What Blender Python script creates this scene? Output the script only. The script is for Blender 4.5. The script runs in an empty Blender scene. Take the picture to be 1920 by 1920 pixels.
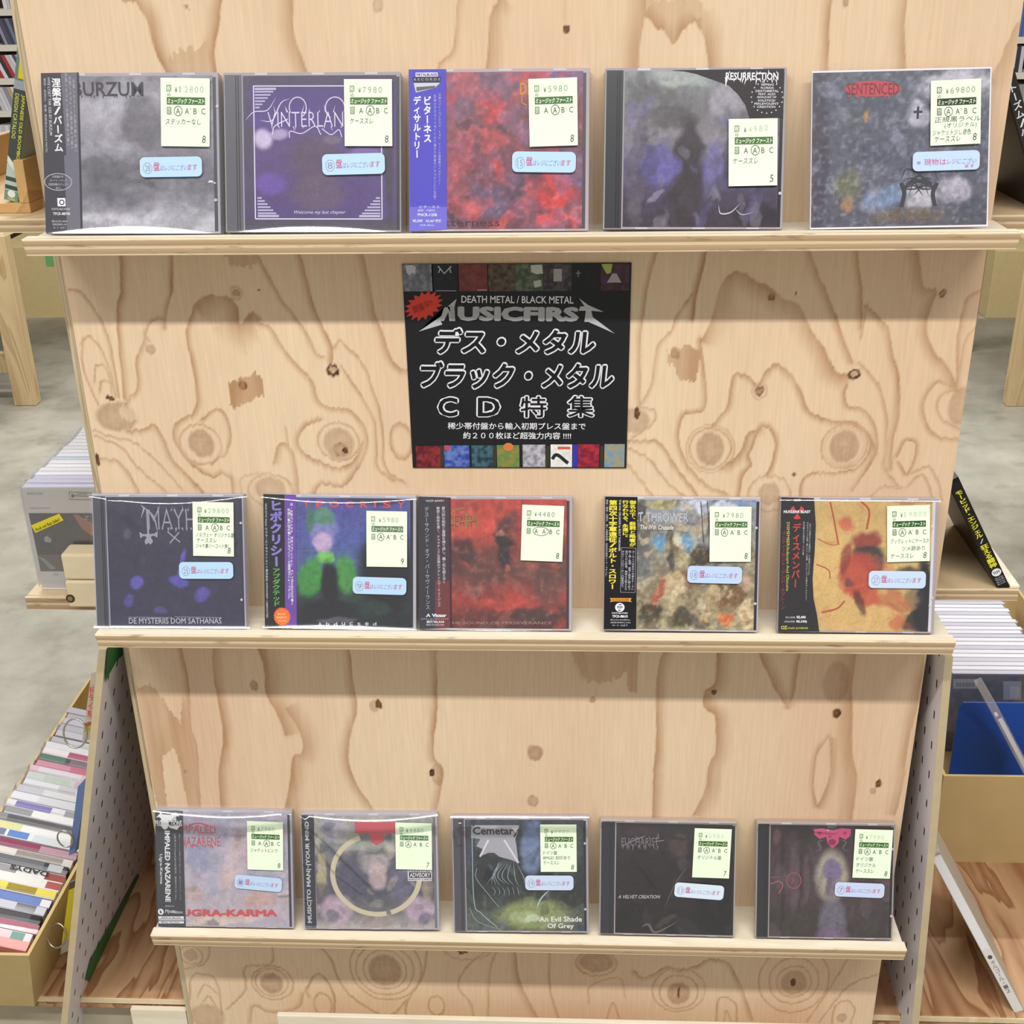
import bpy, math, random
import numpy as np
from mathutils import Matrix, Vector

random.seed(7)
SC = bpy.context.scene
COL = SC.collection

# ------------------------------------------------------------------ camera, world, lights, exposure
CAM = np.array([0.0442, -1.0137, 1.62]); PITCH, YAW, ROLL, FPX = 0.42746, -0.05041, -0.01764, 2243.76
_cy, _sy, _cp, _sp = math.cos(YAW), math.sin(YAW), math.cos(PITCH), math.sin(PITCH)
_F = np.array([_sy * _cp, _cy * _cp, -_sp]); _R = np.array([_cy, -_sy, 0.0]); _U = np.cross(_R, _F)
_R2 = math.cos(ROLL) * _R + math.sin(ROLL) * _U; _U2 = -math.sin(ROLL) * _R + math.cos(ROLL) * _U
cam_data = bpy.data.cameras.new('camera'); cam = bpy.data.objects.new('camera', cam_data); COL.objects.link(cam)
cam.matrix_world = Matrix(((_R2[0], _U2[0], -_F[0], CAM[0]), (_R2[1], _U2[1], -_F[1], CAM[1]), (_R2[2], _U2[2], -_F[2], CAM[2]), (0, 0, 0, 1)))
cam_data.sensor_width = 36.0; cam_data.lens = 36.0 * FPX / 1920.0; cam_data.clip_start = 0.02
SC.camera = cam

world = bpy.data.worlds.new('shop_light'); SC.world = world; world.use_nodes = True
world.node_tree.nodes['Background'].inputs[0].default_value = (1.0, 0.985, 0.95, 1)
world.node_tree.nodes['Background'].inputs[1].default_value = 0.42


def lamp(name, loc, size, size_y, power, target, color=(1, 0.985, 0.95)):
    d = bpy.data.lights.new(name, 'AREA'); d.shape = 'RECTANGLE'; d.size = size; d.size_y = size_y; d.energy = power; d.color = color
    o = bpy.data.objects.new(name, d); COL.objects.link(o); o.location = loc
    o.rotation_euler = (Vector(target) - Vector(loc)).to_track_quat('-Z', 'Y').to_euler()
    return o


# ceiling fluorescent row over the front aisle; two unseen fill lamps added further back
lamp('ceiling_tube_or_fill', (0.0, -1.25, 2.8), 2.6, 0.14, 100, (0.0, -2.08, 1.0))
lamp('ceiling_tube_or_fill', (-1.6, 2.6, 3.0), 2.4, 0.08, 105, (-1.6, 2.6, 0.0))
lamp('ceiling_tube_or_fill', (1.6, 2.6, 3.0), 2.4, 0.08, 85, (1.6, 2.6, 0.0))

VS = SC.view_settings
VS.view_transform = 'Standard'; VS.look = 'None'; VS.exposure = 0.17; VS.gamma = 1.0; VS.use_curve_mapping = False
SC.cycles.max_bounces = 8; SC.cycles.transparent_max_bounces = 24; SC.cycles.glossy_bounces = 3
SC.cycles.use_denoising = True; SC.cycles.sample_clamp_indirect = 4


# ------------------------------------------------------------------ helpers
def ray(px, py):
    return _F + _R2 * (px - 960) / FPX - _U2 * (py - 960) / FPX


def at(px, py, Y=0.0):
    """the point of the vertical plane at depth Y seen at a photo pixel (all measured from the photograph)"""
    d = ray(px, py); return CAM + d * (Y - CAM[1]) / d[1]


def atz(px, py, Z):
    d = ray(px, py); return CAM + d * (Z - CAM[2]) / d[2]


def lin(c, k=0.86):
    out = []
    for v in c[:3]:
        v = v / 255.0
        out.append(k * (v / 12.92 if v <= 0.04045 else ((v + 0.055) / 1.055) ** 2.4))
    return tuple(out)


_mats = {}


def _new(name):
    m = bpy.data.materials.new(name); m.use_nodes = True
    return m, m.node_tree.nodes, m.node_tree.links, m.node_tree.nodes['Principled BSDF']


def mat(c, rough=0.5, spec=0.5, metal=0.0, vary=0.0, scale=40.0, k=0.86):
    key = (tuple(c), rough, spec, metal, vary, scale, k)
    if key in _mats: return _mats[key]
    m, n, l, p = _new('surface_%02x%02x%02x' % tuple(int(max(0, min(255, v))) for v in c))
    rgb = lin(c, k)
    p.inputs['Roughness'].default_value = rough; p.inputs['Metallic'].default_value = metal
    p.inputs['Specular IOR Level'].default_value = spec
    if vary:
        t = n.new('ShaderNodeTexCoord'); z = n.new('ShaderNodeTexNoise'); z.inputs['Scale'].default_value = scale; z.inputs['Detail'].default_value = 5
        r = n.new('ShaderNodeValToRGB'); r.color_ramp.elements[0].position = 0.3; r.color_ramp.elements[1].position = 0.7
        r.color_ramp.elements[0].color = tuple(v * (1 - vary) for v in rgb) + (1,); r.color_ramp.elements[1].color = tuple(min(1, v * (1 + vary)) for v in rgb) + (1,)
        l.new(t.outputs['Object'], z.inputs['Vector']); l.new(z.outputs['Fac'], r.inputs['Fac']); l.new(r.outputs['Color'], p.inputs['Base Color'])
    else:
        p.inputs['Base Color'].default_value = rgb + (1,)
    _mats[key] = m
    return m


def wood_mat(name, base, dark, scale=(1, 1, 1), rings=9.0, contrast=0.5, rough=0.6):
    """stretched-noise timber grain; scale compresses the axis along the grain"""
    m, n, l, p = _new(name)
    t = n.new('ShaderNodeTexCoord'); mp = n.new('ShaderNodeMapping'); mp.inputs['Scale'].default_value = scale
    a = n.new('ShaderNodeTexNoise'); a.inputs['Scale'].default_value = rings; a.inputs['Detail'].default_value = 3; a.inputs['Distortion'].default_value = 0.6
    mu = n.new('ShaderNodeMath'); mu.operation = 'MULTIPLY'; mu.inputs[1].default_value = 7.0
    fr = n.new('ShaderNodeMath'); fr.operation = 'FRACT'
    r = n.new('ShaderNodeValToRGB')
    b, d = lin(base), lin(dark)
    mid = tuple(x + (y - x) * contrast * 0.4 for x, y in zip(b, d)); end = tuple(x + (y - x) * contrast for x, y in zip(b, d))
    r.color_ramp.elements[0].color = b + (1,); r.color_ramp.elements[0].position = 0.0
    r.color_ramp.elements[1].color = end + (1,); r.color_ramp.elements[1].position = 0.92
    e = r.color_ramp.elements.new(0.55); e.color = mid + (1,)
    e = r.color_ramp.elements.new(1.0); e.color = b + (1,)
    f = n.new('ShaderNodeTexNoise'); f.inputs['Scale'].default_value = 160; f.inputs['Detail'].default_value = 2
    mx = n.new('ShaderNodeMixRGB'); mx.blend_type = 'MULTIPLY'; mx.inputs['Fac'].default_value = 0.25
    l.new(t.outputs['Object'], mp.inputs['Vector']); l.new(mp.outputs['Vector'], a.inputs['Vector']); l.new(mp.outputs['Vector'], f.inputs['Vector'])
    l.new(a.outputs['Fac'], mu.inputs[0]); l.new(mu.outputs[0], fr.inputs[0]); l.new(fr.outputs[0], r.inputs['Fac'])
    l.new(r.outputs['Color'], mx.inputs[1]); l.new(f.outputs['Fac'], mx.inputs[2]); l.new(mx.outputs['Color'], p.inputs['Base Color'])
    mx.inputs['Fac'].default_value = 0.12
    p.inputs['Roughness'].default_value = rough; p.inputs['Specular IOR Level'].default_value = 0.3
    return m


def ply_edge_mat(name, z0, dz):
    """end grain of plywood: pale and brown veneer layers stacked along Z of the object"""
    m, n, l, p = _new(name)
    t = n.new('ShaderNodeTexCoord'); s = n.new('ShaderNodeSeparateXYZ'); l.new(t.outputs['Object'], s.inputs[0])
    w = n.new('ShaderNodeTexNoise'); w.inputs['Scale'].default_value = 14; mpw = n.new('ShaderNodeMapping'); mpw.inputs['Scale'].default_value = (1, 1, 8)
    l.new(t.outputs['Object'], mpw.inputs[0]); l.new(mpw.outputs[0], w.inputs['Vector'])
    q = n.new('ShaderNodeMapRange'); q.inputs['From Min'].default_value = z0; q.inputs['From Max'].default_value = z0 + dz
    l.new(s.outputs['Z'], q.inputs['Value'])
    wv = n.new('ShaderNodeMath'); wv.operation = 'MULTIPLY_ADD'; wv.inputs[1].default_value = 0.05; l.new(w.outputs['Fac'], wv.inputs[0]); l.new(q.outputs['Result'], wv.inputs[2])
    r = n.new('ShaderNodeValToRGB'); r.color_ramp.interpolation = 'LINEAR'
    lay = [(0.0, (244, 226, 192)), (0.10, (240, 222, 188)), (0.14, (178, 150, 114)), (0.42, (196, 168, 132)), (0.45, (228, 206, 172)), (0.58, (222, 198, 164)), (0.62, (172, 144, 108)), (0.90, (198, 170, 134)), (0.94, (240, 222, 188)), (1.0, (244, 226, 192))]
    els = r.color_ramp.elements
    els[0].position, els[1].position = 0.0, 1.0
    els[0].color = lin(lay[0][1]) + (1,); els[1].color = lin(lay[-1][1]) + (1,)
    for pos, c in lay[1:-1]:
        e = els.new(pos); e.color = lin(c) + (1,)
    l.new(wv.outputs[0], r.inputs['Fac'])
    k = n.new('ShaderNodeTexNoise'); k.inputs['Scale'].default_value = 30; k.inputs['Detail'].default_value = 4; mk = n.new('ShaderNodeMapping'); mk.inputs['Scale'].default_value = (1, 1, 6)
    l.new(t.outputs['Object'], mk.inputs[0]); l.new(mk.outputs[0], k.inputs['Vector'])
    kr = n.new('ShaderNodeValToRGB'); kr.color_ramp.elements[0].position = 0.27; kr.color_ramp.elements[1].position = 0.40
    kr.color_ramp.elements[0].color = (0.35, 0.27, 0.2, 1); kr.color_ramp.elements[1].color = (1, 1, 1, 1)
    l.new(k.outputs['Fac'], kr.inputs['Fac'])
    mx = n.new('ShaderNodeMixRGB'); mx.blend_type = 'MULTIPLY'; mx.inputs['Fac'].default_value = 0.6
    l.new(r.outputs['Color'], mx.inputs[1]); l.new(kr.outputs['Color'], mx.inputs[2]); l.new(mx.outputs['Color'], p.inputs['Base Color'])
    p.inputs['Roughness'].default_value = 0.7; p.inputs['Specular IOR Level'].default_value = 0.25
    return m


def vcol_mat(name, rough, spec=0.5, grain=(1, 1, 1), gscale=300.0, gamt=0.12):
    """colour comes from the object's own painted colour attribute, broken up by a fine noise"""
    m, n, l, p = _new(name)
    a = n.new('ShaderNodeAttribute'); a.attribute_name = 'Col'
    t = n.new('ShaderNodeTexCoord'); mp = n.new('ShaderNodeMapping'); mp.inputs['Scale'].default_value = grain
    z = n.new('ShaderNodeTexNoise'); z.inputs['Scale'].default_value = gscale; z.inputs['Detail'].default_value = 4
    mr = n.new('ShaderNodeMapRange'); mr.inputs['From Min'].default_value = 0.3; mr.inputs['From Max'].default_value = 0.7
    mr.inputs['To Min'].default_value = 1 - gamt; mr.inputs['To Max'].default_value = 1 + gamt
    mx = n.new('ShaderNodeVectorMath'); mx.operation = 'SCALE'
    l.new(t.outputs['Object'], mp.inputs[0]); l.new(mp.outputs[0], z.inputs['Vector']); l.new(z.outputs['Fac'], mr.inputs['Value'])
    l.new(a.outputs['Color'], mx.inputs[0]); l.new(mr.outputs['Result'], mx.inputs['Scale']); l.new(mx.outputs[0], p.inputs['Base Color'])
    p.inputs['Roughness'].default_value = rough; p.inputs['Specular IOR Level'].default_value = spec
    return m


def clear_mat(name, tint=(1, 1, 1), gloss=0.05, rough=0.03, body=0.0, body_col=(0.9, 0.9, 0.95)):
    """thin clear film: lets light straight through and mirrors a little of it, more at grazing angles"""
    m, n, l, p = _new(name); n.remove(p)
    out = n['Material Output']
    tr = n.new('ShaderNodeBsdfTransparent'); tr.inputs[0].default_value = tint + (1,)
    gl = n.new('ShaderNodeBsdfGlossy'); gl.inputs['Roughness'].default_value = rough; gl.inputs[0].default_value = (1, 1, 1, 1)
    lw = n.new('ShaderNodeLayerWeight'); lw.inputs['Blend'].default_value = 0.25
    mr = n.new('ShaderNodeMapRange'); mr.inputs['To Min'].default_value = gloss; mr.inputs['To Max'].default_value = min(1, gloss + 0.6)
    l.new(lw.outputs['Fresnel'], mr.inputs['Value'])
    mx = n.new('ShaderNodeMixShader'); l.new(mr.outputs['Result'], mx.inputs[0]); l.new(tr.outputs[0], mx.inputs[1]); l.new(gl.outputs[0], mx.inputs[2])
    if body:
        df = n.new('ShaderNodeBsdfDiffuse'); df.inputs[0].default_value = body_col + (1,)
        m2 = n.new('ShaderNodeMixShader'); m2.inputs[0].default_value = body; l.new(mx.outputs[0], m2.inputs[1]); l.new(df.outputs[0], m2.inputs[2]); mx = m2
    l.new(mx.outputs[0], out.inputs[0])
    return m


class MB:
    """collects faces with materials and links them as ONE mesh object"""
    def __init__(s): s.v, s.f, s.m, s.mi = [], [], [], []

    def _mi(s, m):
        if m not in s.m: s.m.append(m)
        return s.m.index(m)

    def add(s, verts, faces, m):
        b = len(s.v); s.v += [tuple(map(float, p)) for p in verts]; k = s._mi(m)
        for f in faces: s.f.append([b + i for i in f]); s.mi.append(k)

    def box(s, a, b, m):
        x0, y0, z0 = a; x1, y1, z1 = b
        s.hexa([(x0, y0, z0), (x1, y0, z0), (x1, y1, z0), (x0, y1, z0), (x0, y0, z1), (x1, y0, z1), (x1, y1, z1), (x0, y1, z1)], m)

    def hexa(s, p, m):
        s.add(p, [(0, 3, 2, 1), (4, 5, 6, 7), (0, 1, 5, 4), (1, 2, 6, 5), (2, 3, 7, 6), (3, 0, 4, 7)], m)

    def tube(s, pts, r, m, n=8, closed=False):
        pts = [Vector(p) for p in pts]; V, Fc = [], []
        N = len(pts); up = Vector((0.31, 0.17, 0.93))
        for i, p in enumerate(pts):
            d = (pts[(i + 1) % N] - pts[i - 1]) if closed else (pts[min(i + 1, N - 1)] - pts[max(i - 1, 0)])
            d.normalize(); a = d.cross(up).normalized(); b = d.cross(a)
            for j in range(n):
                t = 2 * math.pi * j / n; V.append(p + (a * math.cos(t) + b * math.sin(t)) * r)
        for i in range(N if closed else N - 1):
            k = (i + 1) % N
            for j in range(n): Fc.append((i * n + j, i * n + (j + 1) % n, k * n + (j + 1) % n, k * n + j))
        if not closed: Fc += [tuple(range(n))[::-1], tuple(range((N - 1) * n, N * n))]
        s.add(V, Fc, m)

    def build(s, name, parent=None, bevel=0.0, smooth=False, seg=2):
        me = bpy.data.meshes.new(name); me.from_pydata(s.v, [], s.f); me.update()
        for m in s.m: me.materials.append(m)
        me.polygons.foreach_set('material_index', s.mi)
        if smooth: me.polygons.foreach_set('use_smooth', [True] * len(s.f))
        o = bpy.data.objects.new(name, me); COL.objects.link(o)
        if parent is not None: o.parent = parent
        if bevel:
            b = o.modifiers.new('bevel', 'BEVEL'); b.width = bevel; b.segments = seg; b.limit_method = 'ANGLE'
        return o


def tag(o, label=None, cat=None, group=None, kind=None):
    if label: o['label'] = label
    if cat: o['category'] = cat
    if group: o['group'] = group
    if kind: o['kind'] = kind
    return o


def thing(name, label, cat, M=None, group=None):
    o = bpy.data.objects.new(name, None); COL.objects.link(o); o.empty_display_size = 0.02
    if M is not None: o.matrix_world = M
    return tag(o, label, cat, group)


# ------------------------------------------------------------------ noise for painting
def _hash(ix, iy, seed):
    h = (ix.astype(np.int64) * 374761393 + iy.astype(np.int64) * 668265263 + seed * 982451653) & 0x7fffffff
    h = ((h ^ (h >> 13)) * 1274126177) & 0x7fffffff
    return (h ^ (h >> 16)) % 10007 / 10007.0


def vnoise(x, y, seed=0):
    ix, iy = np.floor(x), np.floor(y); fx, fy = x - ix, y - iy
    fx = fx * fx * (3 - 2 * fx); fy = fy * fy * (3 - 2 * fy)
    a, b = _hash(ix, iy, seed), _hash(ix + 1, iy, seed); c, d = _hash(ix, iy + 1, seed), _hash(ix + 1, iy + 1, seed)
    return (a * (1 - fx) + b * fx) * (1 - fy) + (c * (1 - fx) + d * fx) * fy - 0.5


def fbm(x, y, seed=0, oct=4):
    s, a = 0, 1.0
    for i in range(oct):
        s = s + a * vnoise(x * 2 ** i, y * 2 ** i, seed + i * 17); a *= 0.5
    return s


def spline(pts, n=8):
    """smooth Catmull-Rom curve through 2-D points"""
    P = [np.array(p, float) for p in pts]
    if len(P) < 3: return [tuple(P[0] + (P[-1] - P[0]) * i / n) for i in range(n + 1)]
    P = [2 * P[0] - P[1]] + P + [2 * P[-1] - P[-2]]; out = []
    for i in range(1, len(P) - 2):
        a, b, c, d = P[i - 1:i + 3]
        for k in range(n):
            t = k / n
            out.append(tuple(0.5 * (2 * b + (c - a) * t + (2 * a - 5 * b + 4 * c - d) * t * t + (3 * b - a - 3 * c + d) * t ** 3)))
    out.append(tuple(P[-2]))
    return out


# ------------------------------------------------------------------ lettering
_tc = bpy.data.curves.new('lettering', 'FONT'); _tc.resolution_u = 2
_to = bpy.data.objects.new('lettering', _tc); COL.objects.link(_to)
_glyphs = {}


def glyph(body, bold=0.0):
    key = (body, bold)
    if key not in _glyphs:
        _tc.body = body; _tc.offset = bold; _tc.resolution_u = 3 if len(body) < 3 and bold else 2
        dg = bpy.context.evaluated_depsgraph_get(); dg.update()
        me = bpy.data.meshes.new_from_object(_to.evaluated_get(dg))
        v = np.array([(p.co.x, p.co.y) for p in me.vertices]).reshape(-1, 2); f = [tuple(p.vertices) for p in me.polygons]
        bpy.data.meshes.remove(me)
        _glyphs[key] = (v, f)
    return _glyphs[key]


class Print:
    """flat ink in photo-measured coordinates, mapped by xf onto a face"""
    def __init__(s, mb, xf, y): s.mb, s.xf, s.y = mb, xf, y

    def lift(s): s.y -= 5e-6

    def poly(s, pts, faces, c, lift=True):
        if lift: s.lift()
        q = [s.xf(*p) for p in pts]
        s.mb.add([(a, s.y, b) for a, b in q], faces, c if not isinstance(c, tuple) else mat(c, 0.45, 0.3))

    def fill(s, pts, c): s.poly(pts, [tuple(range(len(pts)))[::-1]], c)

    def rect(s, x0, y0, x1, y1, c): s.fill([(x0, y0), (x1, y0), (x1, y1), (x0, y1)], c)

    def ell(s, cx, cy, rx, ry, c, n=28):
        s.fill([(cx + rx * math.cos(2 * math.pi * i / n), cy + ry * math.sin(2 * math.pi * i / n)) for i in range(n)], c)

    def line(s, pts, w, c, smooth=False, closed=False, taper=False):
        if smooth: pts = spline(pts, 7)
        P = [np.array(p, float) for p in pts]; N = len(P); V = []
        for i in range(N):
            d = (P[(i + 1) % N] - P[i - 1]) if closed else (P[min(i + 1, N - 1)] - P[max(i - 1, 0)])
            d = d / (np.linalg.norm(d) + 1e-9); nrm = np.array([-d[1], d[0]])
            ww = w / 2 * ((1 - abs(2 * i / (N - 1) - 1) ** 2 * 0.9) if taper else 1)
            V += [P[i] + nrm * ww, P[i] - nrm * ww]
        f = [(2 * i, 2 * i + 1, (2 * i + 3) % (2 * N), (2 * i + 2) % (2 * N)) for i in range(N if closed else N - 1)]
        s.poly(V, f, c)

    def ring(s, cx, cy, rx, ry, w, c, n=26, a0=0, a1=360):
        pts = [(cx + rx * math.cos(math.radians(a0 + (a1 - a0) * i / n)), cy + ry * math.sin(math.radians(a0 + (a1 - a0) * i / n))) for i in range(n + (0 if a1 - a0 >= 360 else 1))]
        s.line(pts, w, c, closed=a1 - a0 >= 360)

    def text(s, body, x0, y0, x1, y1, c, bold=0.0, shear=0.0, rot=0.0):
        """a line of lettering stretched into the box, then turned about the box centre"""
        if bold > 0.034:                     # heavy lettering: the plain glyph struck several times around a small circle
            v, f = glyph(body, 0.0)
            if not len(v): return
            mn, mx = v.min(0) - bold, v.max(0) + bold
            for i in range(10):
                s.y -= 2e-6; u = (v + bold * np.array([math.cos(i * math.pi / 5), math.sin(i * math.pi / 5)]) - mn) / np.maximum(mx - mn, 1e-6)
                s._line(u, f, x0, y0, x1, y1, c, shear, rot)
            return
        v, f = glyph(body, bold)
        if not len(v): return
        mn, mx = v.min(0), v.max(0); s.lift()
        s._line((v - mn) / np.maximum(mx - mn, 1e-6), f, x0, y0, x1, y1, c, shear, rot)

    def _line(s, u, f, x0, y0, x1, y1, c, shear, rot):
        h = y1 - y0; X = x0 + u[:, 0] * (x1 - x0) + shear * h * (u[:, 1] - 0.5); Y = y1 - u[:, 1] * h
        if rot:
            cx, cy = (x0 + x1) / 2, (y0 + y1) / 2; a = math.radians(rot); ca, sa = math.cos(a), math.sin(a)
            X, Y = cx + (X - cx) * ca - (Y - cy) * sa, cy + (X - cx) * sa + (Y - cy) * ca
        s.poly(list(zip(X, Y)), f, c, False)

    def vtext(s, body, x0, y0, x1, y1, c, bold=0.0, dx=0.0):
        """a column of characters read downwards; dx shifts the foot of the column sideways"""
        n = len(body); ch = (y1 - y0) / n; w = x1 - x0
        for i, k in enumerate(body):
            if k in ' \u3000': continue
            heavy = bold > 0.015
            v, f = glyph(k, 0.0 if heavy else bold)
            if not len(v): continue
            e = v.copy()
            if k in 'ー―-・…/': e = np.stack([e[:, 1] * 1.0 + 0.12, 0.88 - e[:, 0]], 1) if k in 'ー―-…' else e
            if k in '、。': e = e + np.array([0.5, 0.55])
            sh = dx * (i + 0.5) / n
            if ord(k) < 256:
                mn, mx = e.min(0), e.max(0); e = (e - mn) / np.maximum(mx - mn, 1e-6) * np.array([0.7, 0.8]) + np.array([0.15, 0.08])
            else:
                e = e + np.array([0, 0.1])
            for q in range(8 if heavy else 1):          # heavy characters are struck several times around a small circle
                ox, oy = (bold * math.cos(q * math.pi / 4), bold * math.sin(q * math.pi / 4)) if heavy else (0, 0)
                X = x0 + sh + (e[:, 0] + ox) * w; Y = y0 + ch * (i + 1) - (e[:, 1] + oy) * ch
                if heavy: s.y -= 1.5e-6
                s.poly(list(zip(X, Y)), f, c, not heavy)

    def spikes(s, x0, x1, y, n, ln, c, seed=1, w=5):
        r = random.Random(seed)
        for i in range(n):
            x = x0 + (x1 - x0) * (i + r.random()) / n; L = ln * (0.4 + 0.8 * r.random()); d = r.uniform(-0.4, 0.4) * L
            s.fill([(x - w / 2, y), (x + w / 2, y), (x + d, y + L)], c)


def homography(src, dst):
    A, b = [], []
    for (x, y), (u, v) in zip(src, dst):
        A += [[x, y, 1, 0, 0, 0, -u * x, -u * y], [0, 0, 0, x, y, 1, -v * x, -v * y]]; b += [u, v]
    h = np.linalg.solve(np.array(A, float), np.array(b, float)); H = np.append(h, 1).reshape(3, 3)
    def f(x, y):
        q = H @ np.array([x, y, 1.0]); return q[0] / q[2], q[1] / q[2]
    f.inv = np.linalg.inv(H)
    return f


def painted_sheet(name, parent, x0, x1, z0, z1, y, nx, nz, colour, m, bend=None):
    """a flat sheet facing -Y whose picture is painted vertex by vertex: colour(X, Z) -> linear rgb"""
    gx, gz = np.meshgrid(np.linspace(x0, x1, nx + 1), np.linspace(z0, z1, nz + 1))
    X, Z = gx.ravel(), gz.ravel(); Yv = np.full_like(X, y) if bend is None else y + bend(X, Z)
    co = np.stack([X, Yv, Z], 1).astype(np.float32)
    idx = np.arange((nx + 1) * (nz + 1)).reshape(nz + 1, nx + 1)
    q = np.stack([idx[:-1, :-1], idx[:-1, 1:], idx[1:, 1:], idx[1:, :-1]], -1).reshape(-1, 4)
    me = bpy.data.meshes.new(name); me.vertices.add(len(co)); me.vertices.foreach_set('co', co.ravel())
    me.loops.add(q.size); me.loops.foreach_set('vertex_index', q.ravel().astype(np.int32))
    me.polygons.add(len(q)); me.polygons.foreach_set('loop_start', np.arange(0, q.size, 4, dtype=np.int32))
    me.update(calc_edges=True); me.validate()
    if colour is not None:
        c = colour(X, Z); ca = me.color_attributes.new('Col', 'FLOAT_COLOR', 'POINT')
        ca.data.foreach_set('color', np.concatenate([np.clip(c, 0, 1), np.ones((len(c), 1))], 1).astype(np.float32).ravel())
    me.materials.append(m)
    o = bpy.data.objects.new(name, me); COL.objects.link(o)
    if parent is not None: o.parent = parent
    return o


def slin(c, k=0.86):
    c = np.asarray(c, float) / 255.0
    return k * np.where(c <= 0.04045, c / 12.92, ((c + 0.055) / 1.055) ** 2.4)


# frequently used surfaces
M_ART = vcol_mat('printed_cover', 0.35, 0.4, (1, 1, 1), 420, 0.10)
M_PAPER = mat((234, 252, 220), 0.7, 0.2, k=0.95)
M_BLUE = mat((196, 224, 250), 0.7, 0.2)
M_CASE = mat((176, 172, 182), 0.18, 0.5)
M_TRAY = mat((52, 50, 56), 0.3, 0.5)
M_TRAY_CLEAR = mat((150, 148, 158), 0.25, 0.5)
M_NUB = mat((250, 250, 252), 0.15, 0.6)  # near white: the glint on the lid nubs is in the colour
M_FILM = clear_mat('clear_sleeve_film', gloss=0.04, rough=0.07, body=0.012)
M_LID = clear_mat('clear_styrene_lid', gloss=0.04, rough=0.02, body=0.10)
M_CARD = mat((214, 188, 134), 0.85, 0.15, vary=0.05, scale=30)
M_PINE = wood_mat('pale_pine', (246, 226, 186), (206, 170, 120), (1, 1, 0.25), 8, 0.35)
M_STEEL = mat((205, 200, 190), 0.25, 0.5, 0.9)

# ------------------------------------------------------------------ floor and far wall
SH = [1.42654, 1.05921, 0.69190]          # shelf heights
m, n, l, p = _new('worn_concrete')
t = n.new('ShaderNodeTexCoord'); a = n.new('ShaderNodeTexNoise'); a.inputs['Scale'].default_value = 1.6; a.inputs['Detail'].default_value = 7; a.inputs['Roughness'].default_value = 0.62
r = n.new('ShaderNodeValToRGB'); r.color_ramp.elements[0].position = 0.32; r.color_ramp.elements[1].position = 0.68
r.color_ramp.elements[0].color = lin((124, 120, 108)) + (1,); r.color_ramp.elements[1].color = lin((188, 185, 172)) + (1,)
b = n.new('ShaderNodeTexNoise'); b.inputs['Scale'].default_value = 9; b.inputs['Detail'].default_value = 5
r2 = n.new('ShaderNodeValToRGB'); r2.color_ramp.elements[0].position = 0.28; r2.color_ramp.elements[1].position = 0.46; r2.color_ramp.elements[0].color = (0.55, 0.53, 0.5, 1)
mx = n.new('ShaderNodeMixRGB'); mx.blend_type = 'MULTIPLY'; mx.inputs['Fac'].default_value = 0.55
l.new(t.outputs['Object'], a.inputs['Vector']); l.new(t.outputs['Object'], b.inputs['Vector']); l.new(a.outputs['Fac'], r.inputs['Fac']); l.new(b.outputs['Fac'], r2.inputs['Fac'])
l.new(r.outputs['Color'], mx.inputs[1]); l.new(r2.outputs['Color'], mx.inputs[2]); l.new(mx.outputs['Color'], p.inputs['Base Color']); p.inputs['Roughness'].default_value = 0.38
M_FLOOR = m
mb = MB(); mb.add([(-7, -3, 0), (7, -3, 0), (7, 7, 0), (-7, 7, 0)], [(0, 1, 2, 3)], M_FLOOR); tag(mb.build('floor'), kind='structure')
mb = MB(); mb.box((-7, 6.6, 0), (7, 6.7, 3.4), mat((232, 230, 222), 0.8, 0.2)); tag(mb.build('wall_back'), kind='structure')

# ------------------------------------------------------------------ the display stand: plywood panel with three ledges
STAND = thing('display_stand', 'tall pale plywood display stand with three narrow ledges of facing CDs', 'display stand', Matrix.Translation((0, 0, 0)))
PW = 0.3929

_crops = {1: (0, 0, 2.0), 2: (960, 0, 2.0), 3: (100, 470, 2.8235), 4: (1160, 470, 2.6667), 5: (220, 1200, 2.4615), 6: (960, 1200, 2.4), 7: (300, 1760, 2.743), 8: (960, 1760, 2.5946)}
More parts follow.
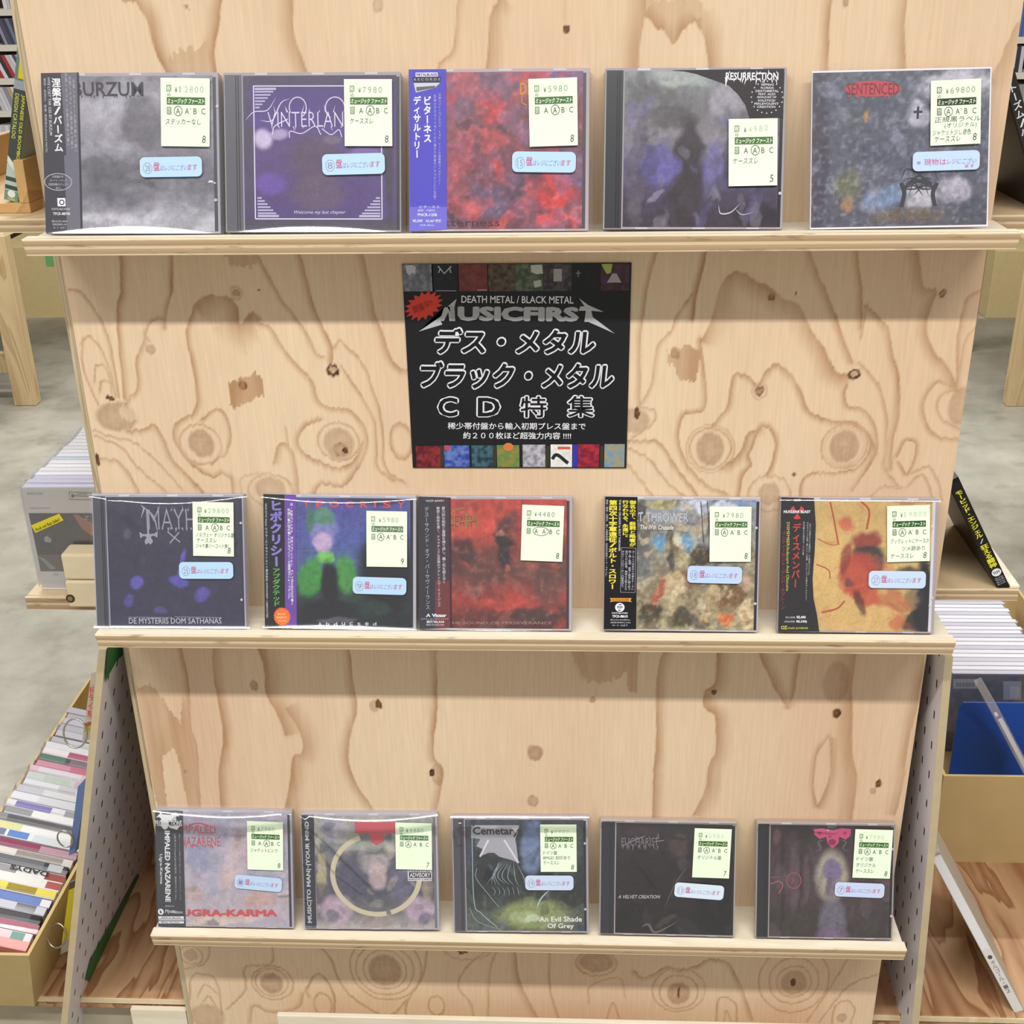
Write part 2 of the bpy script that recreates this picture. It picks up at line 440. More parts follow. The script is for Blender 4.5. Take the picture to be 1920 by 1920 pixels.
# grain lines: crop, points, fade width (photo px), fading side, darkness
GRAIN = [
 (1, [(510, 0), (550, 60), (570, 130), (590, 200), (620, 260), (645, 310)], 30, -1, .55), (1, [(830, 0), (815, 100), (800, 200), (815, 310)], 26, 1, .55),
 (1, [(1095, 0), (1100, 110), (1120, 190), (1165, 300)], 32, 1, .5), (1, [(1720, 0), (1700, 180), (1650, 240), (1640, 300)], 12, -1, .4), (1, [(1870, 0), (1840, 60), (1830, 200), (1825, 300)], 34, -1, .45),
 (2, [(200, -10), (203, 300)], 7, 1, .12), (2, [(500, -10), (495, 60), (480, 150), (470, 290)], 36, 1, .5), (2, [(500, 60), (540, 100), (580, 125), (605, 160), (640, 110), (680, 80)], 46, -1, .5),
 (2, [(690, 85), (725, 160), (740, 290)], 42, -1, .5), (2, [(1200, -10), (1190, 80), (1180, 290)], 20, 1, .42), (2, [(1480, -10), (1470, 110), (1480, 290)], 26, 1, .52), (2, [(1890, 100), (1850, 180), (1830, 230), (1790, 300)], 40, -1, .35),
 (3, [(355, 10), (360, 200), (340, 300), (345, 480), (360, 620), (375, 780)], 16, -1, .55), (3, [(635, 10), (630, 200), (600, 310), (590, 400)], 12, 1, .55), (3, [(590, 400), (575, 360), (520, 380), (490, 440), (500, 465)], 9, 1, .5),
 (3, [(480, 470), (440, 580), (445, 680), (440, 740), (400, 780), (385, 810)], 12, -1, .45),
 (3, [(770, 260), (740, 310), (705, 450), (740, 600), (755, 700), (760, 800), (740, 860), (680, 890), (640, 930), (640, 1000), (680, 1080), (740, 1140), (830, 1195), (900, 1185), (940, 1210), (950, 1290)], 13, -1, .5),
 (3, [(755, 290), (800, 250), (840, 235), (880, 240), (930, 250), (975, 300), (985, 390), (1030, 350), (1060, 330), (1090, 350)], 55, 1, .45),
 (3, [(1075, 10), (1150, 150), (1210, 260), (1250, 310), (1330, 420), (1390, 540), (1420, 560)], 11, 1, .45),
 (3, [(1100, 385), (1150, 410), (1220, 520), (1290, 600), (1370, 690), (1400, 790), (1460, 830), (1560, 840), (1620, 890), (1660, 980), (1650, 1080), (1590, 1180), (1530, 1245), (1420, 1240), (1380, 1290)], 13, 1, .48),
 (3, [(1305, 10), (1340, 150), (1370, 280), (1430, 420), (1475, 510), (1475, 590)], 15, 1, .5), (3, [(1480, 520), (1515, 475), (1580, 530), (1640, 600), (1690, 720), (1730, 850), (1745, 1000), (1745, 1100), (1780, 1180), (1850, 1220)], 8, 1, .45),
 (3, [(1530, 620), (1600, 720), (1660, 820), (1700, 900), (1710, 1050), (1720, 1150), (1800, 1215)], 8, 1, .42), (3, [(1635, 10), (1670, 160), (1700, 330), (1740, 430), (1790, 570), (1840, 625), (1870, 630)], 17, 1, .52),
 (3, [(90, 200), (140, 215), (200, 290), (260, 380), (300, 500), (330, 650), (350, 770)], 8, 1, .48), (3, [(150, 480), (180, 450), (240, 500), (290, 600), (330, 760)], 6, 1, .42), (3, [(150, 480), (150, 600), (180, 700), (230, 800)], 6, -1, .4),
 (3, [(215, 680), (225, 610), (270, 610), (300, 680), (310, 740)], 5, 1, .4), (3, [(245, 740), (250, 690), (290, 690)], 6, 1, .4),
 (3, [(400, 955), (490, 940), (530, 920), (590, 1000), (620, 1090), (690, 1170), (790, 1270)], 14, 1, .52), (3, [(220, 950), (330, 990), (430, 1015), (500, 1070), (570, 1140), (680, 1260)], 6, 1, .42), (3, [(230, 980), (360, 1040), (430, 1130), (590, 1270)], 7, 1, .42), (3, [(250, 1100), (330, 1110), (400, 1180), (460, 1290)], 12, 1, .4),
 (3, [(790, 890), (860, 840), (910, 870), (940, 950), (940, 1010), (910, 1080), (850, 1120)], 9, 1, .52), (3, [(1410, 900), (1340, 930), (1300, 1000), (1330, 1070), (1400, 1110), (1500, 1145), (1590, 1110), (1630, 1020)], 14, 1, .5),
 (3, [(1170, 1110), (1190, 1040), (1225, 1020), (1270, 1060), (1290, 1150), (1300, 1290)], 16, 1, .48), (3, [(1235, 950), (1250, 1030)], 6, 1, .4), (3, [(1120, 1180), (1000, 1200), (1000, 1290)], 6, 1, .3),
 (4, [(190, 0), (150, 150), (125, 300), (110, 440), (105, 760)], 12, 1, .5), (4, [(440, 0), (410, 130), (385, 240), (370, 340)], 14, 1, .55), (4, [(360, 230), (290, 320), (260, 400), (200, 470), (180, 560), (160, 680), (100, 780)], 10, -1, .48),
 (4, [(420, 440), (470, 330), (510, 180), (560, 120), (610, 108), (680, 150), (760, 190), (820, 240), (900, 280), (960, 400), (1030, 500), (1080, 600), (1140, 620)], 40, 1, .46),
 (4, [(410, 450), (430, 600), (440, 720), (420, 800), (330, 820), (300, 900), (310, 1000), (350, 1080), (440, 1170), (530, 1210)], 12, 1, .48), (4, [(470, 870), (540, 780), (560, 680), (580, 620), (640, 625), (700, 680)], 13, 1, .48),
 (4, [(700, 670), (740, 600), (790, 565), (840, 600), (900, 690), (950, 800), (1060, 850), (1180, 860), (1250, 920), (1290, 1000)], 15, 1, .52), (4, [(955, 0), (1000, 130), (1050, 240), (1120, 430), (1165, 550)], 17, 1, .48), (4, [(1190, 0), (1210, 200), (1215, 380)], 14, 1, .5),
 (4, [(1240, 280), (1310, 340), (1350, 400), (1370, 520), (1400, 640), (1400, 800), (1370, 960), (1365, 1080)], 16, 1, .48), (4, [(1215, 430), (1228, 340), (1240, 280)], 8, -1, .4), (4, [(1210, 570), (1260, 620), (1310, 700), (1340, 830), (1340, 1000), (1330, 1080), (1390, 1160)], 10, 1, .42),
 (4, [(1140, 680), (1130, 730), (1150, 780), (1230, 800), (1290, 900), (1290, 1000), (1240, 1100), (1180, 1190)], 12, 1, .48), (4, [(1495, 0), (1530, 180), (1590, 200), (1560, 290), (1540, 400), (1580, 510), (1640, 570), (1690, 680)], 26, 1, .52),
 (4, [(1810, 190), (1740, 240), (1710, 360), (1695, 480), (1690, 680)], 10, -1, .5), (4, [(1780, 385), (1730, 460), (1705, 600)], 7, -1, .38), (4, [(1680, 680), (1600, 660), (1540, 720), (1520, 800), (1550, 890), (1610, 930), (1700, 940)], 12, 1, .48), (4, [(1690, 700), (1630, 710), (1595, 770), (1620, 840), (1700, 890)], 8, 1, .42),
 (4, [(50, 950), (180, 950), (230, 990), (280, 1070), (390, 1215)], 11, 1, .52), (4, [(60, 990), (150, 1040), (240, 1150), (330, 1225)], 7, 1, .42), (4, [(40, 1060), (110, 1140), (170, 1225)], 7, 1, .4), (4, [(110, 780), (180, 800), (180, 860), (80, 930)], 7, 1, .42),
 (4, [(905, 1230), (920, 1150), (980, 1110), (1100, 1110), (1200, 1080), (1250, 1010), (1250, 930), (1180, 880)], 9, 1, .48), (4, [(600, 1225), (620, 1120), (660, 1070), (650, 1020), (700, 900), (740, 880), (780, 940), (770, 1040), (740, 1110)], 13, -1, .5), (4, [(520, 1080), (600, 1010), (640, 920), (700, 890)], 22, 1, .48),
 (4, [(1395, 1020), (1430, 950), (1480, 960), (1475, 1040), (1440, 1110), (1405, 1060)], 9, -1, .48), (4, [(1470, 1110), (1540, 1080), (1590, 1130), (1615, 1230)], 7, 1, .38), (4, [(1450, 1170), (1520, 1120), (1570, 1230)], 7, 1, .36), (4, [(1260, 1225), (1320, 1180), (1400, 1180)], 7, 1, .36),
 (5, [(285, 0), (320, 150), (330, 260), (340, 400), (370, 520), (385, 800)], 20, 1, .48), (5, [(440, 0), (440, 90), (450, 200), (480, 350), (490, 470), (470, 620), (480, 800)], 26, -1, .52), (5, [(635, 0), (680, 130), (690, 250), (740, 340), (775, 430)], 52, -1, .5),
 (5, [(780, 320), (830, 400), (855, 470), (850, 520), (810, 540), (800, 640), (770, 800)], 44, -1, .5), (5, [(1065, 0), (1085, 180), (1105, 320), (1075, 440), (1065, 560), (1110, 680), (1180, 780)], 24, 1, .52), (5, [(1475, 0), (1475, 200), (1475, 330), (1460, 450), (1460, 540), (1500, 590), (1490, 680), (1470, 790)], 20, 1, .52),
 (6, [(315, 20), (335, 120), (350, 160)], 30, 1, .4), (6, [(695, 20), (660, 130), (650, 300), (650, 450), (640, 600), (635, 800)], 28, -1, .5), (6, [(920, 30), (915, 190), (870, 230), (865, 300), (910, 340), (920, 420), (915, 510), (890, 560), (870, 680), (820, 780)], 40, -1, .5),
 (6, [(1095, 20), (1140, 120), (1190, 230), (1240, 300)], 26, -1, .5), (6, [(1305, 30), (1280, 150), (1270, 240), (1240, 300)], 16, 1, .48), (6, [(1555, 30), (1530, 200), (1530, 320), (1530, 500), (1550, 620), (1530, 800)], 48, 1, .45),
 (6, [(1430, 450), (1435, 560), (1420, 650), (1375, 745)], 28, -1, .45), (6, [(1425, 440), (1375, 500), (1355, 600), (1360, 700), (1370, 745)], 14, 1, .45), (6, [(1855, 50), (1830, 250), (1780, 480), (1760, 640), (1725, 780)], 30, 1, .45),
 (7, [(150, 310), (160, 200), (220, 180), (290, 220), (320, 380)], 6, 1, .45), (7, [(195, 290), (230, 235), (290, 280)], 5, 1, .42), (7, [(225, 320), (250, 295), (285, 340)], 5, 1, .42), (7, [(820, 40), (880, 100), (920, 200), (980, 290), (1100, 370), (1190, 390), (1260, 320)], 8, 1, .45),
 (7, [(760, 290), (750, 260), (800, 185), (850, 200), (900, 290), (900, 380)], 9, 1, .48), (7, [(470, 430), (480, 350), (550, 375), (640, 380), (720, 350), (740, 290)], 15, -1, .42), (7, [(1375, 40), (1350, 200), (1270, 330), (1270, 430)], 7, 1, .42), (7, [(1710, 40), (1580, 150), (1540, 250), (1600, 330), (1620, 430)], 8, 1, .42),
 (7, [(1750, 40), (1700, 160), (1690, 430)], 8, 1, .42), (7, [(580, 40), (570, 130), (440, 150), (440, 260), (350, 360)], 8, 1, .42), (7, [(260, 40), (240, 120), (130, 160)], 8, 1, .4),
 (8, [(185, 50), (190, 250), (240, 420)], 8, 1, .42), (8, [(15, 50), (40, 220), (150, 420)], 22, 1, .4), (8, [(600, 160), (650, 190), (740, 140), (820, 150), (900, 130), (960, 100), (1050, 120), (1110, 220), (1170, 390)], 16, 1, .45), (8, [(990, 400), (1000, 300), (1040, 285), (1090, 320), (1095, 410)], 6, 1, .45),
 (8, [(1030, 400), (1040, 350), (1065, 400)], 5, 1, .42), (8, [(460, 390), (490, 310), (520, 380)], 5, 1, .42), (8, [(1555, 410), (1570, 330), (1630, 300), (1665, 340), (1650, 410)], 6, 1, .42), (8, [(1790, 170), (1640, 230), (1500, 400)], 6, 1, .4), (8, [(1640, 90), (1560, 220), (1440, 400)], 7, 1, .4), (8, [(370, 310), (380, 230), (520, 190), (550, 280)], 6, 1, .38),
]
# rings: crop, centre, radii, width, darkness ; knots: crop, centre, radii, strength
RINGS = [(3, 780, 1025, 112, 105, 5, .4), (3, 1510, 1010, 108, 100, 5, .42), (3, 1840, 1010, 62, 95, 8, .42), (3, 1150, 1270, 120, 85, 5, .35), (3, 970, 222, 30, 36, 5, .3), (4, 455, 990, 105, 102, 5, .42), (4, 455, 990, 122, 118, 4, .3), (4, 1130, 980, 115, 110, 5, .42), (4, 1130, 980, 96, 94, 3, .25), (4, 750, 1215, 110, 90, 6, .35), (4, 705, 700, 38, 42, 4, .3),
         (7, 160, 85, 60, 48, 5, .4), (7, 575, 225, 85, 70, 5, .42), (7, 580, 228, 108, 86, 5, .45), (7, 1155, 160, 112, 100, 5, .42), (7, 1155, 160, 150, 130, 5, .42), (7, 1160, 150, 185, 165, 5, .4), (7, 1420, 345, 42, 52, 5, .42), (7, 840, 340, 46, 60, 5, .42), (7, 1580, 60, 120, 50, 5, .4), (8, 410, 120, 100, 62, 6, .45), (8, 810, 260, 95, 82, 5, .42), (8, 810, 250, 130, 105, 5, .4), (8, 1370, 210, 85, 76, 5, .4), (8, 1370, 205, 122, 112, 5, .42), (8, 1370, 200, 172, 160, 5, .42)]
KNOTS = [(3, 335, 880, 108, 76, .42), (3, 400, 860, 48, 46, .25), (3, 785, 1020, 68, 72, .42), (3, 1512, 1020, 78, 82, .35), (3, 1520, 1050, 42, 38, .55), (3, 1545, 1055, 14, 16, .95), (3, 970, 222, 20, 20, .55), (3, 515, 525, 26, 26, .35), (3, 1002, 715, 24, 24, .65), (3, 1478, 635, 34, 33, .9), (3, 1478, 632, 20, 19, .1), (3, 1090, 205, 6, 9, .8), (3, 1150, 1262, 82, 62, .3), (3, 300, 780, 22, 14, .85), (3, 1090, 1090, 22, 45, .25),
         (3, 230, 1100, 12, 34, .9), (4, 765, 232, 18, 18, .6), (4, 283, 520, 24, 24, .4), (4, 705, 700, 24, 25, .6), (4, 1177, 622, 32, 26, .9), (4, 1177, 620, 20, 14, .2), (4, 1622, 212, 17, 20, .65), (4, 1710, 780, 62, 92, .3), (4, 75, 850, 80, 60, .35), (4, 92, 810, 14, 32, .9), (4, 455, 990, 68, 82, .42), (4, 460, 975, 16, 32, .3), (4, 1130, 980, 72, 80, .4), (4, 1140, 1015, 42, 38, .4), (4, 750, 1215, 56, 56, .32), (4, 880, 1115, 10, 9, .8), (4, 885, 214, 5, 6, .7), (4, 1400, 1180, 70, 36, .25),
         (5, 632, 210, 20, 24, .5), (5, 1205, 297, 17, 20, .8), (5, 1186, 305, 24, 28, .35), (5, 1452, 612, 13, 17, 1.0), (5, 1478, 620, 28, 50, .3), (5, 315, 608, 9, 9, .3), (5, 1912, 518, 16, 36, .4), (6, 108, 508, 33, 34, .5), (6, 95, 725, 26, 26, .4), (6, 365, 270, 13, 15, .55), (6, 908, 238, 12, 13, .75), (6, 1460, 330, 19, 22, .95), (6, 1648, 645, 14, 18, .85), (6, 1625, 678, 14, 14, .4), (6, 1460, 190, 62, 92, .26),
         (1, 700, 30, 9, 10, .5), (1, 1420, 15, 20, 36, .3), (1, 480, 0, 28, 8, .45), (2, 203, 107, 13, 17, .75), (2, 1252, 10, 12, 22, .5), (7, 160, 85, 36, 30, .3), (7, 575, 230, 58, 52, .42), (7, 1155, 165, 85, 80, .42), (7, 245, 400, 90, 60, .3), (8, 410, 115, 82, 48, .42), (8, 810, 265, 56, 52, .42), (8, 812, 262, 6, 30, .8), (8, 1370, 215, 62, 60, .35), (8, 1366, 212, 14, 20, .9), (8, 1605, 385, 24, 22, .35), (7, 1558, 70, 26, 8, .8)]
PATCH = [(3, [(930, 705), (985, 680), (1070, 655), (1110, 690), (1115, 775), (1060, 790), (1020, 810), (960, 838), (935, 825)], .48), (4, [(240, 520), (300, 480), (390, 475), (412, 520), (392, 640), (322, 658), (290, 600), (250, 560)], .42),
         (5, [(90, 215), (150, 200), (200, 260), (240, 320), (290, 385), (300, 260), (320, 330), (360, 520), (385, 800), (330, 800), (300, 620), (270, 500), (210, 540), (230, 800), (190, 800), (130, 500)], .36), (6, [(255, 30), (575, 30), (560, 240), (520, 240), (520, 150), (430, 190), (340, 190), (300, 130)], .3),
         (1, [(590, 190), (640, 215), (700, 185), (740, 180), (800, 130), (812, 320), (645, 320)], .26), (3, [(900, 10), (1110, 10), (1060, 80), (1010, 95), (940, 70)], .3), (2, [(500, -5), (700, -5), (730, 60), (680, 75), (600, 140), (540, 95), (500, 55)], .22)]


def wood_panel(X, Z):
    U = 2200.0; px, py = X * U, -Z * U             # the panel's own plane, in 1/2200 m, downwards
    jag = fbm(X * 14, Z * 120, 3, 2) * 2.4 + fbm(X * 40, Z * 14, 9, 2) * 3
    jy = fbm(X * 420, Z * 10, 5, 2) * 12
    PX, PY = px + jag * 0.8, py + jy * 0.5
    dark = np.zeros_like(X); warm = fbm(X * 9, Z * 2.2, 31, 3)
    def conv(c, pts):
        ox, oy, s = _crops[c]; out = []
        for a, b in pts:
            q = at(ox + a / s, oy + b / s, 0.0); out.append((float(q[0]) * U, float(-q[2]) * U))
        return out
    def oval(c, cx, cy, rx, ry):
        (a, b), (a2, _), (_, b2) = conv(c, [(cx, cy), (cx + rx, cy), (cx, cy + ry)]); return a, b, abs(a2 - a), abs(b2 - b)
    for c, pts, w, side, k in GRAIN:
        S = np.array(spline(conv(c, pts), 12)); ln = np.concatenate([[0], np.cumsum(np.hypot(*np.diff(S, axis=0).T))]); m_ = max(8, int(ln[-1] / 5))
        S = np.stack([np.interp(np.linspace(0, ln[-1], m_), ln, S[:, i]) for i in (0, 1)], 1); T = np.gradient(S, axis=0); T /= np.linalg.norm(T, axis=1)[:, None] + 1e-9
        x0, y0 = S.min(0) - w - 8; x1, y1 = S.max(0) + w + 8
        ids = np.nonzero((PX > x0) & (PX < x1) & (PY > y0) & (PY < y1))[0]
        if not len(ids): continue
        Q = np.stack([PX[ids], PY[ids]], 1); best = np.full(len(ids), 1e9); sd = np.zeros(len(ids)); end = np.zeros(len(ids))
        for i in range(len(S)):
            e = Q - S[i]; q = (e ** 2).sum(1); u = q < best
            best = np.where(u, q, best); sd = np.where(u, e[:, 0] * -T[i, 1] + e[:, 1] * T[i, 0], sd)
            along = np.abs(e[:, 0] * T[i, 0] + e[:, 1] * T[i, 1]); end = np.where(u, along if i in (0, len(S) - 1) else 0.0, end)
        sd = sd * side
        prof = np.where(sd < 0, np.exp(-(sd / 1.6) ** 2), np.maximum(0, 1 - sd / w) ** 1.25)
        prof = prof * np.exp(-np.maximum(0, end - 4) / 4)
        dark[ids] = np.maximum(dark[ids], k * prof)
    for c, cx, cy, rx, ry, w, k in RINGS:
        cx, cy, rx, ry = oval(c, cx, cy, rx, ry)
        rr = np.sqrt(((PX - cx) / rx) ** 2 + ((PY - cy) / ry) ** 2); dd = (rr - 1) * min(rx, ry)
        prof = np.where(dd > 0, np.exp(-(dd / 1.5) ** 2), np.maximum(0, 1 + dd / w)); dark = np.maximum(dark, k * prof)
    for c, pts, k in PATCH:
        P = conv(c, pts); ins = np.zeros(len(X), bool); ax, ay = px + jag, py + jy * 1.3
        for i in range(len(P)):
            (xa, ya), (xb, yb) = P[i - 1], P[i]
            cr = ((ya > ay) != (yb > ay)) & (ax < (xb - xa) * (ay - ya) / (yb - ya + 1e-9) + xa); ins ^= cr
        dark = np.where(ins, np.maximum(dark, k), dark)
    kd = np.zeros_like(X)
    for c, cx, cy, rx, ry, k in KNOTS:
        cx, cy, rx, ry = oval(c, cx, cy, rx, ry)
        rr = np.sqrt(((PX - cx) / rx) ** 2 + ((PY - cy) / ry) ** 2)
        prof = k * np.clip((1.12 - rr) / 0.22, 0, 1) * (0.78 + 0.3 * np.clip(rr, 0, 1) + 0.25 * fbm(X * 300, Z * 300, 77, 2))
        kd = np.maximum(kd, prof) if k > 0.25 else np.where(rr < 1, kd * 0.45, kd)
    dark = dark * (0.92 + 0.5 * fbm(X * 120, Z * 14, 12, 2)) + 0.05 * np.clip(fbm(X * 30, Z * 1.5, 44, 3) + 0.15, 0, 1)
    base = slin((236, 210, 176), 0.92); pink = slin((226, 190, 158), 0.92); lat = slin((166, 114, 68), 0.92); kn = slin((150, 104, 70)); blk = slin((42, 24, 12))
    wv = np.clip(0.35 + warm * 0.9, 0, 1)[:, None]
    col = base * (1 - wv) + pink * wv
    col = col + (lat - col) * np.clip(dark * 1.36, 0, 1)[:, None]
    kk = np.clip(kd, 0, 1)[:, None]
    col = np.where(kk < 0.6, col + (kn - col) * kk * 1.2, kn + (blk - kn) * np.clip((kk - 0.6) / 0.4, 0, 1) * 0.9)
    fib = fbm(X * 700, Z * 9, 8, 2)[:, None]
    return col * (1 + 0.035 * fib)


M_PANEL = vcol_mat('figured_plywood', 0.55, 0.3, (1, 1, 0.06), 380, 0.05)
painted_sheet('back_panel', STAND, -PW, PW, 0.002, 1.74, 0.0, 600, 1160, wood_panel, M_PANEL)
mb = MB(); mb.box((-PW, 0.0006, 0.001), (PW, 0.0125, 1.74), wood_mat('panel_core', (228, 204, 168), (190, 160, 124), (1, 1, 0.2), 10, 0.4)); mb.build('panel_core', STAND)
for sx_ in (-1, 1):
    mb = MB(); mb.box((min(sx_ * 0.381, sx_ * (PW - 0.0005)), 0.0128, 0.30), (max(sx_ * 0.381, sx_ * (PW - 0.0005)), 0.90, 1.66), wood_mat('side_ply', (214, 186, 148), (168, 126, 88), (1, 0.3, 1), 8, 0.5)); mb.build('side_wall', STAND)
mb = MB(); mb.box((-PW - 0.008, 0.004, 0.001), (-PW, 0.045, 1.74), wood_mat('raw_edge', (224, 204, 168), (150, 124, 92), (6, 1, 0.12), 16, 0.7)); mb.build('edge_batten', STAND, 0.0008)
M_LEDGE = wood_mat('ledge_pine', (254, 244, 222), (228, 200, 160), (0.25, 1, 1), 9, 0.3)
for k, h in enumerate(SH):
    mb = MB(); zt = h - 0.003
    mb.box((-PW - 0.002, -0.0505, zt - 0.0115), (PW + 0.002, 0.0, zt), M_LEDGE); led = mb.build('ledge', STAND, 0.0006)
    me = ply_edge_mat('ply_edge', h - 0.0138, 0.0138)
    mb = MB(); x = 0.396; y0, y1, z0, z1 = -0.0634, -0.0510, h - 0.0138, h
    mb.hexa([(-x + 0.002, y0, z0), (x - 0.002, y0, z0), (x - 0.002, y1, z0), (-x + 0.002, y1, z0), (-x, y0, z1), (x, y0, z1), (x, y1, z1), (-x, y1, z1)], me)
    lip = mb.build('front_lip', led, 0.0008)
    top = MB(); top.add([(-x + 0.001, y0 + 0.001, z1 + 0.0002), (x - 0.001, y0 + 0.001, z1 + 0.0002), (x - 0.001, y1 - 0.0006, z1 + 0.0002), (-x + 0.001, y1 - 0.0006, z1 + 0.0002)], [(0, 1, 2, 3)], M_LEDGE); top.build('lip_veneer', led)
a, b = at(520, 1913, -0.03), at(1565, 1919, -0.03)
mb = MB(); mb.box((a[0], -0.03, 0.44), (b[0], -0.024, float(a[2] + b[2]) / 2), M_LEDGE); mb.build('lower_batten', STAND, 0.001)

# ------------------------------------------------------------------ CDs on the ledges
LEAN = math.radians(19.0)
INK = (74, 92, 74); INK_PEN = (72, 78, 92); GREEN = (76, 112, 62); RED_PEN = (206, 96, 138); GREY_PEN = (150, 150, 184)


def paint(spec):
    """colour field of a cover: vertical wash, soft patches and brushy noise, in crop pixels"""
    a = spec['art']; base = a['base']
    ys = [b[0] for b in base]; cs = slin([b[1] for b in base])
    def f(px, py):
        W = a.get('warp', 26); sc = a.get('scale', 140.0)
        wx = px + W * fbm(px / sc, py / sc, a.get('seed', 1), 4) * 2; wy = py + W * fbm(px / sc + 9, py / sc + 5, a.get('seed', 1) + 3, 4) * 2
        col = np.stack([np.interp(wy, ys, cs[:, i]) for i in range(3)], 1)
        for cx, cy, rx, ry, rot, c, k in a.get('blobs', []):
            t = math.radians(rot); dx, dy = wx - cx, wy - cy
            r = np.sqrt(((dx * math.cos(t) + dy * math.sin(t)) / rx) ** 2 + ((-dx * math.sin(t) + dy * math.cos(t)) / ry) ** 2)
            s = np.clip((1.2 - r) / a.get('soft', 0.5), 0, 1); s = s * s * (3 - 2 * s) * k
            col = col + (slin(c) - col) * s[:, None]
        if 'strokes' in a:                   # loose brush marks in a few of the cover's own colours
            n_, r0, r1, pal, al, (t0, t1) = a['strokes']; rs = random.Random(a.get('seed', 1) * 7 + 1); qx = [q[0] for q in spec['quad']]; qy = [q[1] for q in spec['quad']]
            for _ in range(n_):
                cx, cy = rs.uniform(min(qx), max(qx)), rs.uniform(min(qy), max(qy)); rx = rs.uniform(r0, r1); ry = rx * rs.uniform(0.22, 0.6); t = math.radians(rs.uniform(t0, t1)); c = slin(rs.choice(pal))
                ids = np.nonzero((np.abs(wx - cx) < rx * 1.3) & (np.abs(wy - cy) < rx * 1.3))[0]
                if not len(ids): continue
                dx, dy = wx[ids] - cx, wy[ids] - cy; r = np.sqrt(((dx * math.cos(t) + dy * math.sin(t)) / rx) ** 2 + ((-dx * math.sin(t) + dy * math.cos(t)) / ry) ** 2)
                s = np.clip((1.15 - r) / 0.35, 0, 1); s = s * s * (3 - 2 * s) * al * rs.uniform(0.5, 1); col[ids] = col[ids] + (c - col[ids]) * s[:, None]
        nz = fbm(px / (sc * 0.33), py / (sc * 0.33), a.get('seed', 1) + 40, 5) * a.get('noise', 0.5) * 0.62
        tint = slin(a['tint']) if 'tint' in a else None
        col = col * (1 + nz[:, None] * 1.1)
        if tint is not None:
            q = np.clip(nz * 1.6 - 0.15, 0, 1)[:, None] * 0.8; col = col + (tint - col) * q
        return np.clip(col, 0.003, 1)
    return f


def label_print(mb, xf, rect, rot, y):
    """a Print whose coordinates run 0..100 across a price label"""
    x0, y0, x1, y1 = rect; cx, cy = (x0 + x1) / 2, (y0 + y1) / 2; k = (x1 - x0) / 100.0; a = math.radians(rot); ca, sa = math.cos(a), math.sin(a)
    def g(u, v):
        X, Y = x0 + u * k - cx, y0 + v * k - cy
        return xf(cx + X * ca - Y * sa, cy + X * sa + Y * ca)
    return Print(mb, g, y)


def price_label(root, xf, s):
    rect, rot = s['rect'], s.get('rot', 0); H = (rect[3] - rect[1]) / (rect[2] - rect[0]) * 100
    mb = MB(); P = label_print(mb, xf, rect, rot, -0.0026); P.rect(0, 0, 100, H, M_PAPER); lab = mb.build('price_label', root)
    mb = MB(); P = label_print(mb, xf, rect, rot, -0.00275)
    ink = s.get('ink', INK); green = s.get('green', GREEN)
    P.rect(12, 13, 21.5, 25, green); P.vtext('税', 12.5, 13.5, 21, 24.5, M_PAPER, 0.02); P.vtext('込', 12.5, 25.5, 21, 34, ink, 0.0)
    pr = s['price']; x = s.get('px', 31); P.text('¥', x, 17, x + 5, 27, ink)
    step = s.get('step', 11.0)
    for i, ch in enumerate(pr):
        if ch != ' ': P.text(ch, x + 9 + i * step, 15 + s.get('drift', 0) * i, x + 9 + i * step + (7 if ch != '1' else 3), 26.5 + s.get('drift', 0) * i, s.get('pink', (150, 170, 150)), -0.005)
    P.rect(12.5, 35.5, 90.5, 49.5, green); P.text('ミュージック ファースト', 14.5, 38, 89, 48, M_PAPER, 0.02, 0.15)
    P.rect(12.5, 54, 21.5, 68, green); P.vtext('盤質', 12.8, 54.4, 21.2, 67.6, M_PAPER, 0.0)
    for tx, (u0, u1) in (('A', (31, 39.5)), ('A', (49.5, 58)), ('B', (67, 73.5)), ('C', (83, 91))): P.text(tx, u0, 56, u1, 67, ink)
    P.rect(59, 56.5, 62, 57.5, ink)
    g = s.get('grade', 0)
    if g == 0: P.ring(35.5, 61.5, 8, 9, 1.2, INK_PEN)
    elif g == 1: P.ring(54.5, 61, 8.5, 9.5, 1.2, INK_PEN)
    else: P.ring(46, 61, 19, 10, 1.1, INK_PEN)
    yy = s.get('hy', 76)
    for tx, u0, u1 in s.get('hand', []):
        P.text(tx, u0, yy, u1, yy + 11, INK_PEN, -0.004, 0.12); yy += s.get('lh', 16)
    P.text(s.get('num', '8'), 85, H - 21, 92, H - 7, INK_PEN, -0.004, 0.1)
    mb.build('label_printing', lab)


